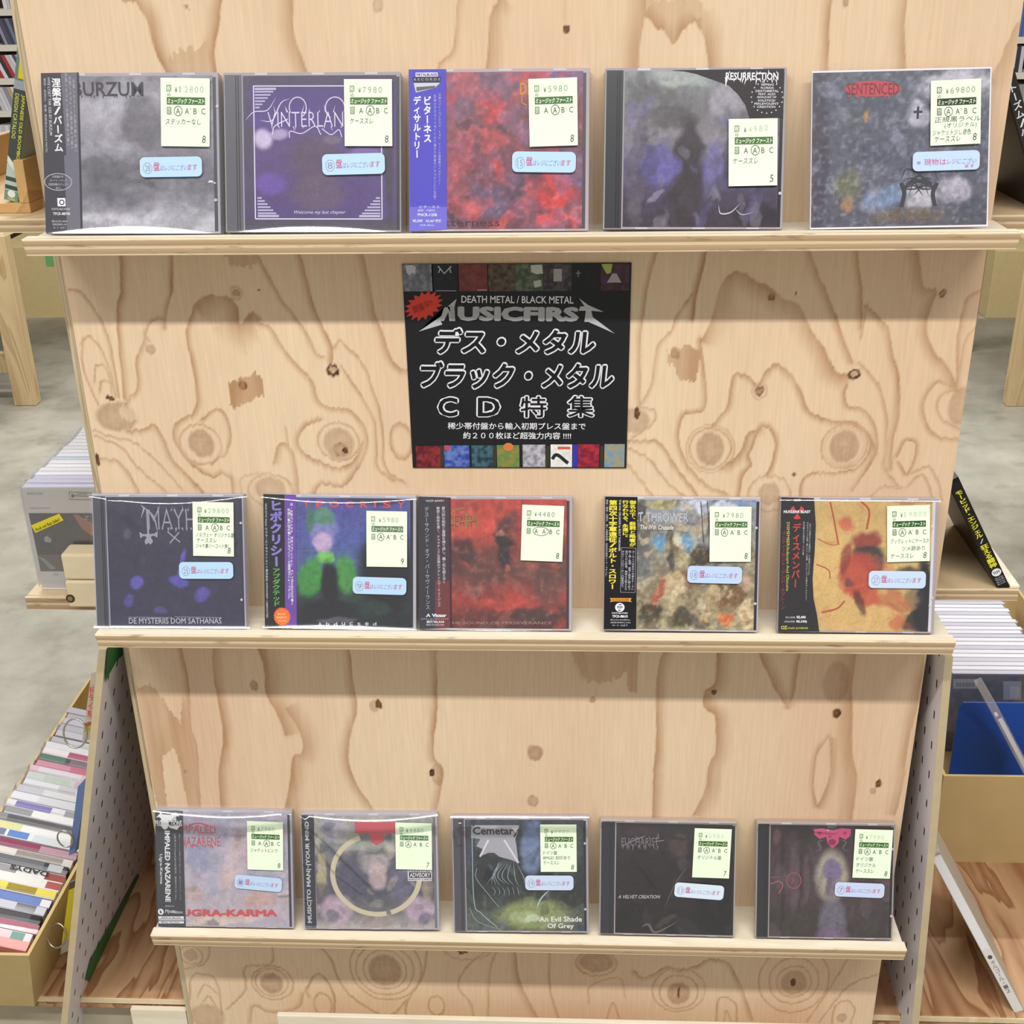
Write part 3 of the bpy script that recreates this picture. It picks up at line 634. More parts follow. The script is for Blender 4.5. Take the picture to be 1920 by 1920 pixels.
def notice(root, xf, s):
    x0, y0, x1, y1 = s['rect']; rot = s.get('rot', 0); cx, cy = (x0 + x1) / 2, (y0 + y1) / 2; a = math.radians(rot); r = (y1 - y0) * 0.26
    def g(x, y):
        X, Y = x - cx, y - cy
        return xf(cx + X * math.cos(a) - Y * math.sin(a), cy + X * math.sin(a) + Y * math.cos(a))
    mb = MB(); P = Print(mb, g, -0.0026); pts = []
    for qx, qy, t0 in ((x1 - r, y0 + r, -90), (x1 - r, y1 - r, 0), (x0 + r, y1 - r, 90), (x0 + r, y0 + r, 180)):
        pts += [(qx + r * math.cos(math.radians(t0 + 15 * i)), qy + r * math.sin(math.radians(t0 + 15 * i))) for i in range(7)]
    P.fill(pts, mat(s.get('col', (190, 222, 250)), 0.7, 0.2)); st = mb.build('notice_sticker', root)
    mb = MB(); P = Print(mb, g, -0.00275); w, h = x1 - x0, y1 - y0
    if s.get('num'):
        P.ring(x0 + w * .125, y0 + h * .55, w * .07, h * .27, h * .022, GREY_PEN); P.text(s['num'], x0 + w * .085, y0 + h * .40, x0 + w * .165, y0 + h * .70, GREY_PEN, -0.005)
        P.text('盤', x0 + w * .22, y0 + h * .25, x0 + w * .32, y0 + h * .68, RED_PEN, 0.012); P.text('はレジにござい', x0 + w * .33, y0 + h * .40, x0 + w * .76, y0 + h * .68, (150, 130, 200), -0.004, 0.1)
        P.text('ます', x0 + w * .77, y0 + h * .38, x0 + w * .92, y0 + h * .68, RED_PEN, 0.0, 0.1)
    else:
        P.text('※', x0 + w * .06, y0 + h * .48, x0 + w * .12, y0 + h * .66, GREY_PEN); P.text('現物は', x0 + w * .17, y0 + h * .38, x0 + w * .50, y0 + h * .72, RED_PEN, 0.0); P.text('レジにござい', x0 + w * .52, y0 + h * .40, x0 + w * .95, y0 + h * .68, (150, 130, 200), -0.004, 0.1)
        P.text('ます', x0 + w * .78, y0 + h * .72, x0 + w * .92, y0 + h * .90, RED_PEN)
    mb.build('handwriting', st)


def build_cd(s, row):
    ox, oy, sc = s['crop']; TL, TR, BR, BL = s['quad']; h = SH[row]; yb = -0.0505
    fl = at(ox + BL[0] / sc, oy + BL[1] / sc, yb); fr = at(ox + BR[0] / sc, oy + BR[1] / sc, yb)
    w = float(np.clip(fr[0] - fl[0], 0.138, 0.150)); H = 0.125 * w / 0.142; X = float(fl[0] + fr[0]) / 2
    ang = math.atan2(fr[2] - fl[2], fr[0] - fl[0]); ang = max(-0.014, min(0.014, ang))
    M = Matrix.Translation((X, yb, h + 0.0006 + abs(ang) * w / 2)) @ Matrix.Rotation(-LEAN, 4, 'X') @ Matrix.Rotation(-ang, 4, 'Y')
    root = thing(s['name'], s['label'], s.get('cat', 'CD'), M, s.get('group', 'CDs facing out on the ledges'))
    hom = homography([TL, TR, BR, BL], [(0, 1), (1, 1), (1, 0), (0, 0)])
    def xf(x, y):
        u, v = hom(x, y); return ((u - 0.5) * w, v * H)
    def px(Xl, Zl):
        q = hom.inv @ np.stack([Xl / w + 0.5, Zl / H, np.ones_like(Xl)]); return q[0] / q[2], q[1] / q[2]
    hx, rx = s.get('hx', 0.098), s.get('rx', 0.957)
    thick = 0.0104 if s.get('case', True) else 0.003
    # case
    if s.get('case', True):
        mb = MB(); mb.box((-w / 2, 0, 0), (w / 2, thick, H), mat(s.get('shell', (168, 166, 178)), 0.2, 0.5))
        case = mb.build('jewel_case', root, 0.0007)
        mb = MB(); tray = mat(s.get('tray', (52, 50, 58)), 0.3, 0.5); x0 = -w / 2
        mb.box((x0 + 0.0012, -0.00025, 0.001), (x0 + hx * w - 0.0012, 0.002, H - 0.002), tray)
        for q in (0.62, 0.74): mb.box((x0 + hx * w * q, -0.0006, 0.002), (x0 + hx * w * q + 0.0005, 0.001, H - 0.003), mat((20, 20, 24), 0.3))
        mb.build('hinge_strip', root)
        mb = MB(); mb.box((x0 + rx * w, -0.0002, 0.002), (x0 + (rx + 0.018) * w, 0.002, H - 0.004), mat(s.get('edge', s.get('tray', (52, 50, 58))), 0.3, 0.5)); mb.build('tray_edge', root)
        for (nx, ny) in s.get('nubs', []):
            mb = MB(); q = xf(nx, ny); mb.tube([(q[0], 0.0, q[1]), (q[0], -0.0009, q[1])], 0.0011, M_NUB, 10)
            mb.tube([(q[0], -0.0009, q[1]), (q[0], -0.00095, q[1])], 0.0005, mat((90, 90, 100), 0.3), 8); mb.build('lid_nub', case)
        for u in (0.18, 0.5, 0.8):  # clear tabs, with their pale glints put into the colour
            mb = MB(); mb.box((x0 + u * w, -0.0002, H - 0.0022), (x0 + (u + 0.07) * w, 0.001, H - 0.0004), mat((214, 212, 222), 0.15)); mb.build('booklet_tab', case)
            mb = MB(); mb.box((x0 + u * w, -0.0002, 0.0003), (x0 + (u + 0.07) * w, 0.001, 0.0016), mat((196, 194, 204), 0.15)); mb.build('booklet_tab', case)
        zl, zh = 0.0020, H - 0.0028
    else:
        mb = MB(); mb.box((-w / 2, 0, 0), (w / 2, thick, H), mat((244, 240, 250), 0.5)); mb.build('printed_card', root)
        zl, zh = 0.0014, H - 0.0014
    pf = paint(s)
    painted_sheet('cover_insert', root, -w / 2 + hx * w, -w / 2 + rx * w, zl, zh, -0.0003, 110, 104, lambda A, B: pf(*px(A, B)), M_ART)
    if 'ink' in s:
        mb = MB(); s['ink'](Print(mb, xf, -0.0005)); mb.build('cover_lettering', root)
    if 'obi' in s:
        mb = MB(); P = Print(mb, xf, -0.0008); s['obi'](P); ob = mb.build('obi_strip', root)
        mb = MB(); s['obi_ink'](Print(mb, xf, -0.00095)); mb.build('obi_lettering', ob)
    # clear sleeve with its curled top and bottom folds
    e = s.get('sleeve', {})
    if e is not None:
        ta, tb, ba, bb = e.get('top', (0.955, 0.03)) + e.get('bot', (0.02, 0.02)); s0, pv, b0 = ((0.158, 0.25, 0.0006), (0.404, 0.07, 0.0016), (0.577, 0.05, 0.0028))[row]; L, Rr, T = e.get('L', 0.0012), e.get('R', 0.004), e.get('T', 0.006)
        FT = np.linspace(0, 0.03, 301); q_ = np.clip(FT / 0.0042, 0, 1); sl_ = s0 * q_ * q_ * (3 - 2 * q_) * (1 - pv + 2 * pv * np.clip((FT - 0.0036) / 0.0026, 0, 1)); FD = np.cumsum(sl_) * (FT[1] - FT[0])
        def bend(A, B):
            u = np.clip(A / w + 0.5, 0, 1); zt = (ta - tb * np.sin(math.pi * u)) * H; zb = (ba + bb * np.sin(math.pi * u)) * H
            g = np.clip((B - zt + 0.02) / 0.02, 0, 1); bl_ = b0 * g * g * (3 - 2 * g)
            d = np.interp(np.maximum(0, B - zt), FT, FD) - bl_ - np.minimum(0.0030, np.interp(np.maximum(0, zb - B), FT, FD))
            d = d + 0.00012 * fbm(A * 25, B * 25, s['seed'], 3)
            for (xa, ya), (xb, yb2), ww, hh in e.get('crease', []):
                pa, pb = np.array(xf(xa, ya)), np.array(xf(xb, yb2)); ab = pb - pa; t = np.clip(((A - pa[0]) * ab[0] + (B - pa[1]) * ab[1]) / (ab @ ab), 0, 1)
                dist = np.hypot(A - pa[0] - t * ab[0], B - pa[1] - t * ab[1]); d = d - hh * (1.0, 1.3, 1.7)[row] * np.exp(-(dist / ww) ** 2) * np.clip(np.minimum(t, 1 - t) * 12 + 0.2, 0, 1)
            return d
        sl = painted_sheet('clear_sleeve', root, -w / 2 - L, w / 2 + Rr, 0.0002, H + T, -0.0016, 96, 150, None, M_FILM, bend)
        sl.data.polygons.foreach_set('use_smooth', [True] * len(sl.data.polygons))
        sl['label'] = 'clear plastic sleeve'
    if 'price' in s: price_label(root, xf, s['price'])
    if 'notice' in s: notice(root, xf, s['notice'])
    return root


WHITE, OFF, SIL, BLK = (244, 244, 248), (214, 212, 222), (176, 174, 184), (18, 16, 20)


# --- top ledge
def ink11(P):
    P.text('BURZUM', 600, 706, 1105, 800, (66, 62, 72), 0.015); P.spikes(650, 1105, 795, 9, 22, (66, 62, 72), 3, 10)
    P.text('Hvis lyset tar oss', 790, 1662, 1300, 1695, (196, 194, 206), 0.0, 0.2)
def obi11(P): P.fill([(378, 650), (642, 645), (612, 1730), (345, 1738)], (58, 56, 66)); P.fill([(520, 648), (642, 645), (612, 1730), (505, 1734), (512, 1200), (530, 1190)], (112, 110, 124)); P.fill([(636, 645), (648, 645), (620, 1730), (606, 1732)], (40, 38, 46))
def obi11i(P):
    P.vtext('涅槃宮/バーズム', 452, 680, 518, 1172, WHITE, 0.03, -8); P.text('HVIS LYSET TAR OSS BY BURZUM', 240, 860, 620, 880, OFF, 0.01, 0, 91); P.text('解説・訳詞付、監督: 奥野高久(FOOLS MATE)', 150, 920, 640, 938, OFF, 0, 0, 92)
    for i, x in enumerate((545, 572, 598)): P.text('北欧ノルウェーの森の奥より届く', x - 240 + 8, 880 + i * 20, x + 250, 898 + i * 20, (214, 212, 224), -0.004, 0, 91)
    P.ring(460, 1378, 100, 58, 4, OFF); P.text('日本盤のみ', 420, 1332, 500, 1350, OFF); P.text('ボーナス・トラック', 400, 1360, 522, 1376, OFF); P.text('初回特典ステッカー', 388, 1386, 535, 1404, OFF); P.text('封入', 440, 1412, 480, 1430, OFF)
    P.rect(446, 1490, 505, 1548, WHITE); P.ring(478, 1520, 16, 16, 8, (58, 56, 66)); P.text("TOY'S FACTORY", 398, 1560, 540, 1575, OFF, 0.02); P.text('TFCK-88740', 408, 1590, 535, 1610, WHITE, 0.02)
    P.text('税込¥2,400', 395, 1645, 510, 1662, OFF); P.text('税抜価格¥2,330', 400, 1668, 505, 1684, OFF); P.text('96・9・20まで', 405, 1692, 500, 1706, OFF)

S11 = dict(name='cd_case', seed=11, crop=(0, 0, 4.0), quad=((375, 648), (1640, 640), (1655, 1742), (340, 1742)), hx=0.02, tray=(70, 68, 78), shell=(176, 174, 184), rx=0.968,
    label='CD with grey misty cover and dark grey Japanese obi, first on the top ledge',
    art=dict(strokes=(60, 60, 200, [(98, 95, 106), (150, 147, 158), (184, 181, 192), (116, 113, 124)], 0.35, (-20, 20)), base=[(640, (142, 138, 150)), (850, (170, 166, 178)), (1150, (148, 144, 156)), (1300, (112, 109, 120)), (1560, (146, 142, 154)), (1620, (200, 198, 208)), (1740, (176, 174, 186))], noise=0.55, warp=30, seed=5,
             blobs=[(1080, 1000, 150, 260, 0, (92, 89, 98), .75), (850, 930, 120, 70, 0, (176, 172, 184), .6), (760, 740, 130, 60, -10, (96, 92, 102), .6), (950, 1350, 300, 180, 0, (92, 89, 100), .7), (1480, 1300, 130, 200, 0, (118, 114, 126), .5), (1480, 800, 140, 150, 0, (110, 106, 116), .5)]),
    ink=ink11, obi=obi11, obi_ink=obi11i, nubs=[(1634, 866), (1620, 1503)], sleeve=dict(top=(1.1, 0), bot=(0.044, 0.045), crease=[((1570, 1380), (1640, 1415), 0.0022, 0.0006)]),
    price=dict(rect=(1233, 685, 1585, 1137), rot=0.7, price='12800', px=29, step=10.5, grade=0, hand=[('ステッカーなし', 10, 82)], num='8', pink=(176, 192, 170)), notice=dict(rect=(1070, 1208, 1526, 1345), rot=-0.8, num='28'))


def ink12(P):
    c = (226, 220, 240)
    for a in (((398, 286), (1527, 290)), ((1527, 290), (1522, 1398)), ((1522, 1398), (385, 1396)), ((385, 1396), (402, 286))): P.line(a, 10, c)
    for cx, cy, sx, sy in ((412, 300, 1, 1), (408, 1382, 1, -1), (1508, 1384, -1, -1)):
        for i in range(7): P.rect(min(cx, cx + sx * (190 - i * 25)), min(cy + sy * i * 26, cy + sy * (i * 26 + 14 if i else 20)), max(cx, cx + sx * (190 - i * 25)), max(cy + sy * i * 26, cy + sy * (i * 26 + 14 if i else 20)), (190, 182, 214))
    P.text('VINTERLAND', 520, 500, 1290, 625, c, -0.012, 0.0)
    P.ring(790, 465, 75, 85, 9, c, a0=150, a1=420); P.ring(1120, 470, 85, 90, 9, c, a0=120, a1=380); P.line([(320, 570), (400, 500), (520, 485), (600, 380)], 9, c, True, taper=True); P.line([(450, 570), (560, 570), (640, 430), (720, 390)], 10, c, True, taper=True)
    P.line([(560, 690), (580, 620), (700, 560)], 9, c, True); P.line([(710, 715), (720, 660), (820, 680), (940, 620), (990, 690)], 8, c, True); P.line([(1000, 640), (1080, 690), (1150, 650), (1175, 710)], 8, c, True); P.spikes(540, 1250, 620, 10, 45, c, 4, 9); P.spikes(540, 1250, 505, 9, -60, c, 5, 9)
    P.text('Welcome my last chapter', 730, 1326, 1195, 1362, c, 0.0, 0.35)
S12 = dict(name='cd_case', seed=12, crop=(400, 120, 4.8), quad=((135, 172), (1700, 172), (1690, 1512), (110, 1512)), hx=0.112, tray=(96, 94, 104), edge=(56, 52, 62), shell=(170, 168, 176), rx=0.975,
    label='CD with violet forest cover in an ornate white line frame and curly white logo',
    art=dict(base=[(170, (70, 60, 84)), (280, (72, 58, 96)), (300, (74, 52, 122)), (600, (88, 62, 140)), (760, (92, 70, 126)), (1390, (84, 62, 124)), (1402, (76, 68, 92)), (1512, (84, 78, 98))], noise=0.28, warp=8, seed=7, scale=220, soft=0.6,
             blobs=[(470, 730, 90, 90, 20, (214, 200, 232), .85), (620, 680, 90, 50, -10, (196, 182, 220), .7), (930, 900, 260, 240, 0, (92, 74, 96), .75), (950, 1180, 260, 160, 0, (104, 84, 104), .7), (1390, 850, 170, 60, 0, (140, 112, 186), .7), (530, 1100, 150, 100, 0, (116, 82, 176), .7), (1090, 730, 90, 40, 0, (140, 124, 140), .5), (340, 800, 45, 700, 0, (76, 68, 90), .9), (1590, 800, 45, 700, 0, (66, 58, 76), .9)]),
    ink=ink12, nubs=[], sleeve=dict(top=(1.1, 0), bot=(0.04, 0.04), R=0.004, crease=[((1250, 1030), (1640, 1460), 0.003, 0.0005)]),
    price=dict(rect=(1205, 240, 1625, 790), rot=0.3, price='7980', px=30, grade=1, hand=[('ケーススレ', 12, 60)], num='8', pink=(150, 172, 150)), notice=dict(rect=(1000, 852, 1556, 1026), rot=-1.2, num='8'))


def ink13(P):
    P.text('itterness', 430, 1405, 952, 1465, (52, 30, 46), 0.0)
    c = (214, 140, 66); P.text('DE', 1130, 270, 1240, 370, c, 0.03); P.line([(1150, 370), (1150, 430), (1190, 455)], 9, c, True); P.spikes(1130, 1230, 280, 4, -50, c, 2, 9)
def obi13(P): P.fill([(155, 155), (485, 155), (475, 1490), (135, 1510)], (76, 68, 196)); P.fill([(140, 1300), (478, 1300), (475, 1490), (135, 1510)], (112, 106, 214))
def obi13i(P):
    P.rect(215, 182, 410, 215, WHITE); P.text('METALBLADE', 222, 188, 404, 210, (60, 52, 110), 0.04); P.fill([(185, 220), (440, 218), (432, 262), (196, 262)], BLK); P.text('R E C O R D S', 200, 228, 430, 248, SIL, 0.02)
    P.fill([(196, 266), (432, 266), (385, 308), (215, 345)], (214, 214, 224)); P.fill([(218, 300), (390, 290), (385, 308), (222, 335)], (96, 96, 106))
    P.vtext('ビターネス', 278, 372, 352, 760, WHITE, 0.035, -4); P.vtext('ディサルトリー', 190, 372, 260, 890, WHITE, 0.035, -10)
    P.text('元祖スウェーデンのデス・メタル・シーンの首謀者ディサルトリー', 40, 722, 800, 744, (206, 204, 240), 0.0, 0, 91); P.text('血塗られたヴァイオレンスに満ちた音塊がこのアルバムに炸裂！', -60, 790, 815, 812, (206, 204, 240), 0.0, 0, 91)
    P.text('ビターネス', 230, 1290, 410, 1312, WHITE); P.text('解説・対訳付', 215, 1322, 370, 1342, WHITE); P.text('PHCR-1358', 212, 1356, 386, 1382, WHITE, 0.02); P.text('¥2,500', 165, 1408, 255, 1436, WHITE, 0.02); P.text('¥2,427 税抜', 285, 1408, 430, 1436, WHITE, 0.02); P.text('定価 (税込)', 230, 1450, 360, 1468, WHITE)
S13 = dict(name='cd_case', seed=13, crop=(740, 120, 4.8), quad=((150, 150), (1740, 152), (1745, 1507), (130, 1512)), hx=0.02, tray=(70, 60, 76), edge=(70, 62, 74), shell=(190, 176, 182), rx=0.962,
    label='CD with crimson and purple painted cover and bright blue obi strip',
    art=dict(strokes=(130, 50, 190, [(196, 66, 70), (104, 60, 84), (150, 96, 124), (70, 46, 62), (214, 84, 80), (122, 100, 140), (176, 90, 100)], 0.55, (0, 180)), base=[(150, (118, 88, 120)), (500, (128, 72, 84)), (1000, (124, 64, 84)), (1500, (116, 58, 70))], noise=0.75, warp=50, seed=21, scale=120, tint=(206, 150, 160),
             blobs=[(870, 450, 160, 120, 40, (202, 62, 66), .9), (1420, 1150, 150, 190, 0, (212, 56, 58), .95), (1450, 210, 200, 60, 0, (108, 96, 164), .8), (600, 850, 90, 260, 8, (176, 74, 88), .8), (880, 1250, 170, 170, 0, (104, 84, 116), .85), (1100, 1160, 80, 160, -8, (78, 58, 84), .8), (880, 700, 120, 120, 0, (96, 56, 76), .8), (1450, 1400, 200, 50, 5, (222, 70, 66), .8), (640, 600, 90, 60, 20, (84, 50, 68), .7), (620, 1400, 160, 60, 0, (70, 44, 56), .8), (900, 950, 60, 60, 0, (206, 60, 64), .7), (640, 300, 80, 130, 15, (190, 84, 96), .6), (1010, 200, 90, 60, 20, (176, 100, 120), .6), (1230, 1250, 70, 180, 15, (190, 78, 86), .6)]),
    ink=ink13, obi=obi13, obi_ink=obi13i, nubs=[], sleeve=dict(top=(1.1, 0), bot=(0.03, 0), R=0.003, T=0.003),
    price=dict(rect=(1212, 242, 1635, 797), rot=-1.4, price='5980', px=31, step=11, drift=-0.3, grade=1, num='8'), notice=dict(rect=(1064, 843, 1625, 1015), rot=0.8, num='15'))


def ink14(P):
    P.fill([(735, 205), (1740, 190), (1740, 600), (1440, 605), (1425, 560), (1400, 490), (1330, 400), (1250, 330), (1100, 280), (960, 235), (860, 215)], (46, 40, 44))
    P.text('RESURRECTION', 1222, 222, 1688, 285, WHITE, 0.02); P.spikes(1225, 1688, 280, 11, 45, WHITE, 8, 12); P.spikes(1225, 1688, 226, 8, -26, WHITE, 9, 10); P.fill([(1216, 260), (1240, 260), (1222, 350)], WHITE)
    for i, (tx, x0, x1) in enumerate((('RIPPING', 1540, 1650), ('FLORIDA', 1535, 1652), ('DEATHMETAL', 1490, 1695), ('FEAT. ALEX', 1515, 1668), ('MARQUEZ OF', 1505, 1675), ('SOLSTICE/', 1510, 1668), ('MALEVOLENT', 1482, 1697), ('CREATION', 1505, 1668))): P.text(tx, x0, 314 + i * 26.4, x1, 333 + i * 26.4, OFF, 0.02)
    for i in range(20): P.ell(1592 + 140 * math.cos(i * math.pi / 10), 428 + 134 * math.sin(i * math.pi / 10), 6, 6, OFF, 8)
    P.line([(1180, 1340), (1200, 1410), (1290, 1400), (1370, 1330)], 12, (196, 180, 200), True, taper=True); P.line([(1330, 1370), (1390, 1420), (1500, 1400)], 10, (176, 160, 186), True, taper=True)
S14 = dict(name='cd_case', seed=14, crop=(1100, 110, 4.8), quad=((155, 185), (1765, 175), (1760, 1548), (145, 1545)), hx=0.11, tray=(50, 50, 56), edge=(40, 38, 42), shell=(168, 160, 168), rx=0.968,
    label='CD with stormy grey sky over violet spires on its cover, black spine strip',
    art=dict(strokes=(70, 40, 150, [(70, 64, 78), (110, 102, 160), (140, 136, 150), (52, 46, 54), (96, 90, 106)], 0.4, (60, 120)), base=[(190, (132, 136, 138)), (500, (110, 108, 112)), (760, (128, 122, 132)), (1000, (92, 84, 124)), (1250, (72, 62, 84)), (1540, (54, 46, 54))], noise=0.5, warp=36, seed=33,
             blobs=[(820, 260, 260, 90, 10, (162, 168, 166), .8), (620, 400, 180, 120, 0, (98, 96, 98), .8), (1250, 430, 180, 150, 0, (150, 146, 158), .8), (780, 600, 260, 90, 0, (84, 80, 84), .75), (910, 900, 130, 320, 0, (56, 48, 54), .95), (900, 1300, 150, 300, 0, (58, 48, 54), .9), (650, 1000, 150, 170, 0, (100, 92, 156), .8), (1140, 960, 80, 200, 0, (112, 104, 160), .8), (430, 900, 80, 300, 15, (92, 86, 104), .7), (1280, 900, 60, 220, 0, (64, 54, 78), .8), (600, 800, 60, 60, 0, (170, 162, 180), .5), (1500, 1420, 240, 120, 0, (44, 38, 44), .9), (420, 1250, 90, 300, 0, (92, 84, 98), .6), (640, 1250, 90, 40, -20, (150, 140, 168), .6)]),
    ink=ink14, nubs=[(1728, 1238)], sleeve=None,
    price=dict(rect=(1258, 612, 1693, 1178), rot=-1.1, price='4980', px=31, drift=-0.9, grade=1, hand=[('ケーススレ', 9, 60)], num='5', pink=(190, 204, 186)))


def ink15(P):
    c = (196, 70, 82); P.ell(640, 765, 225, 62, c); P.text('SENTENCED', 432, 722, 850, 812, (120, 36, 48), 0.01); P.spikes(440, 850, 815, 9, 20, c, 3, 30)
    P.text('SHADOWS OF THE PAST', 665, 1740, 1255, 1812, (128, 104, 62), -0.008, 0.0)
    P.rect(975, 938, 1045, 955, (40, 40, 48)); P.rect(1000, 905, 1018, 1000, (40, 40, 48))
    for x, y0, b in ((910, 1690, 1), (1180, 1680, -1)):
        P.line([(x, y0), (x + 20 * b, 1580), (x - 10 * b, 1500)], 34, (44, 44, 56), True, taper=False)
        for i in range(7): P.line([(x, 1560 - i * 6), (x + b * (70 + i * 25), 1500 - i * 18 + (i % 3) * 40), (x + b * (150 + i * 22), 1470 + (i % 2) * 130)], 11, (44, 44, 56), True, taper=True)
S15 = dict(name='cover_card', seed=15, cat='CD cover', crop=(1480, 0, 4.3636), quad=((145, 625), (1580, 602), (1615, 1842), (180, 1868)), case=False, hx=0.004, rx=0.992,
    label='CD cover print in blue-grey woodland tones with red logo, white-edged, labelled 69800',
    art=dict(strokes=(150, 25, 110, [(64, 68, 88), (112, 116, 136), (150, 150, 172), (78, 84, 98), (58, 60, 76)], 0.45, (0, 180)), base=[(600, (90, 94, 108)), (900, (84, 88, 104)), (1300, (88, 90, 108)), (1600, (92, 92, 106)), (1870, (80, 80, 96))], noise=0.85, warp=28, seed=44, scale=90, tint=(176, 176, 196),
             blobs=[(235, 1240, 75, 900, -1.2, (66, 60, 76), 1), (1330, 760, 330, 130, 0, (206, 202, 216), .75), (1010, 960, 90, 110, 0, (202, 198, 212), .8), (470, 1520, 130, 130, 0, (118, 116, 84), .8), (470, 1690, 60, 60, 0, (172, 128, 88), .8), (800, 1600, 200, 90, -25, (122, 144, 180), .8), (1060, 1620, 130, 120, 0, (206, 200, 214), .8), (1330, 1550, 150, 120, 0, (198, 192, 208), .7), (1480, 1750, 140, 150, 0, (70, 72, 88), .8), (595, 970, 30, 60, 0, (206, 146, 60), .9), (600, 780, 240, 110, 0, (74, 76, 92), .6), (1550, 950, 60, 200, 0, (96, 98, 112), .6), (960, 1750, 280, 70, 0, (98, 88, 74), .8), (760, 1250, 220, 120, 0, (76, 80, 104), .5)]),
    ink=ink15, sleeve=dict(top=(1.1, 0), bot=(0.03, 0), L=0.0055, R=0.0035, T=0.006),
    price=dict(rect=(1105, 705, 1503, 1208), rot=-2.3, price='69800', px=30, step=10.5, drift=-0.2, grade=0, hand=[('正規黒ラベル', 8, 100), ('(オリジナル)', 28, 92), ('ジャケット少し退色', 4, 81), ('ケーススレ', 8, 60)], lh=12.6, hy=71, num='8', pink=(140, 160, 134), green=(40, 56, 34)), notice=dict(rect=(980, 1257, 1515, 1408), rot=-1.6, num='', col=(198, 220, 252)))


# --- middle ledge
def ink21(P):
    c = (164, 162, 180)
    P.text('MAYHEM', 640, 340, 1430, 560, c, -0.014); P.spikes(700, 1140, 360, 8, -60, c, 2, 16); P.line([(565, 290), (600, 330), (560, 440)], 26, c, taper=True); P.line([(580, 300), (700, 420), (740, 590)], 20, c, True, taper=True)
    P.line([(632, 340), (635, 700)], 22, c); P.fill([(535, 585), (575, 610), (700, 605), (740, 580), (735, 650), (690, 625), (660, 640), (685, 690), (655, 725), (635, 705), (600, 725), (590, 690), (615, 640), (580, 630), (545, 655)], c)
    P.line([(870, 710), (980, 590)], 14, c); P.line([(850, 585), (985, 700)], 14, c); P.spikes(820, 1130, 540, 6, 60, c, 6, 22)
    P.text('DE MYSTERIIS DOM SATHANAS', 375, 1535, 1415, 1598, (206, 204, 216), 0.0); P.line([(372, 1525), (860, 1530)], 7, (150, 148, 166)); P.line([(890, 1522), (1420, 1530)], 7, (150, 148, 166))
S21 = dict(name='cd_case', seed=21, crop=(180, 900, 6.0), quad=((18, 172), (1700, 180), (1690, 1650), (0, 1640)), hx=0.098, tray=(84, 84, 94), edge=(58, 56, 76), shell=(176, 174, 190), rx=0.972,
    label='CD with near-black navy cover, pale jagged logo and a few violet patches',
    art=dict(strokes=(25, 40, 140, [(74, 72, 92), (56, 54, 72)], 0.5, (0, 180)), base=[(180, (72, 70, 88)), (800, (64, 62, 80)), (1640, (62, 60, 86))], noise=0.3, warp=22, seed=52, scale=160, tint=(96, 96, 112),
             blobs=[(490, 1150, 60, 90, 30, (104, 96, 186), .95), (985, 950, 32, 190, 8, (104, 96, 190), .95), (960, 1130, 110, 60, 25, (100, 92, 186), .9), (1210, 1280, 120, 70, -10, (98, 90, 176), .95), (380, 1340, 50, 60, 0, (92, 86, 160), .8), (740, 1440, 90, 40, 0, (92, 88, 150), .7), (390, 600, 40, 60, 0, (108, 108, 120), .5)]),
    ink=ink21, nubs=[(1666, 492), (1648, 1333)], sleeve=dict(top=(0.952, 0.05), bot=(0.06, 0), R=0.0042, crease=[((190, 230), (600, 540), 0.004, 0.0004)]),
    price=dict(rect=(1140, 262, 1592, 850), rot=1.3, price='29800', px=29, step=11, grade=1, hand=[('ノルウェー オリジナル盤', 8, 101), ('ケーススレ', 9, 58), ('ジャケ裏バーコード無し', 7, 92)], num='8', lh=13.5, hy=73, pink=(182, 202, 180)), notice=dict(rect=(970, 914, 1572, 1098), rot=0.2, num='25', col=(188, 220, 248)))


def ink22(P):
    c = (224, 84, 72)
    for ch, x0, x1 in (('Y', 560, 625), ('P', 700, 800), ('O', 850, 950), ('C', 1030, 1110), ('R', 1190, 1270), ('I', 1345, 1365), ('S', 1440, 1530), ('Y', 1600, 1685)): P.text(ch, x0, 252, x1, 322, c, 0.02)
    for a in (((490, 440), (640, 390)), ((740, 320), (820, 460)), ((960, 450), (1000, 280)), ((480, 575), (690, 600)), ((900, 600), (1250, 440)), ((490, 790), (800, 785))): P.line(a, 12, (196, 176, 150), taper=True)
    for i, ch in enumerate('Abducted'): P.text(ch, 695 + i * 88, 1570, 735 + i * 88, 1605, OFF, 0.01)
def obi22(P): P.fill([(122, 185), (482, 190), (455, 1610), (98, 1625)], (28, 26, 32)); P.fill([(355, 188), (482, 190), (455, 1610), (325, 1612)], (116, 74, 172)); P.fill([(195 + 98 * math.cos(0) + 98 * (1 if i % 2 else .86) * math.cos(i * math.pi / 22), 1508 + 105 * (1 if i % 2 else .86) * math.sin(i * math.pi / 22)) for i in range(44)], (246, 122, 44))
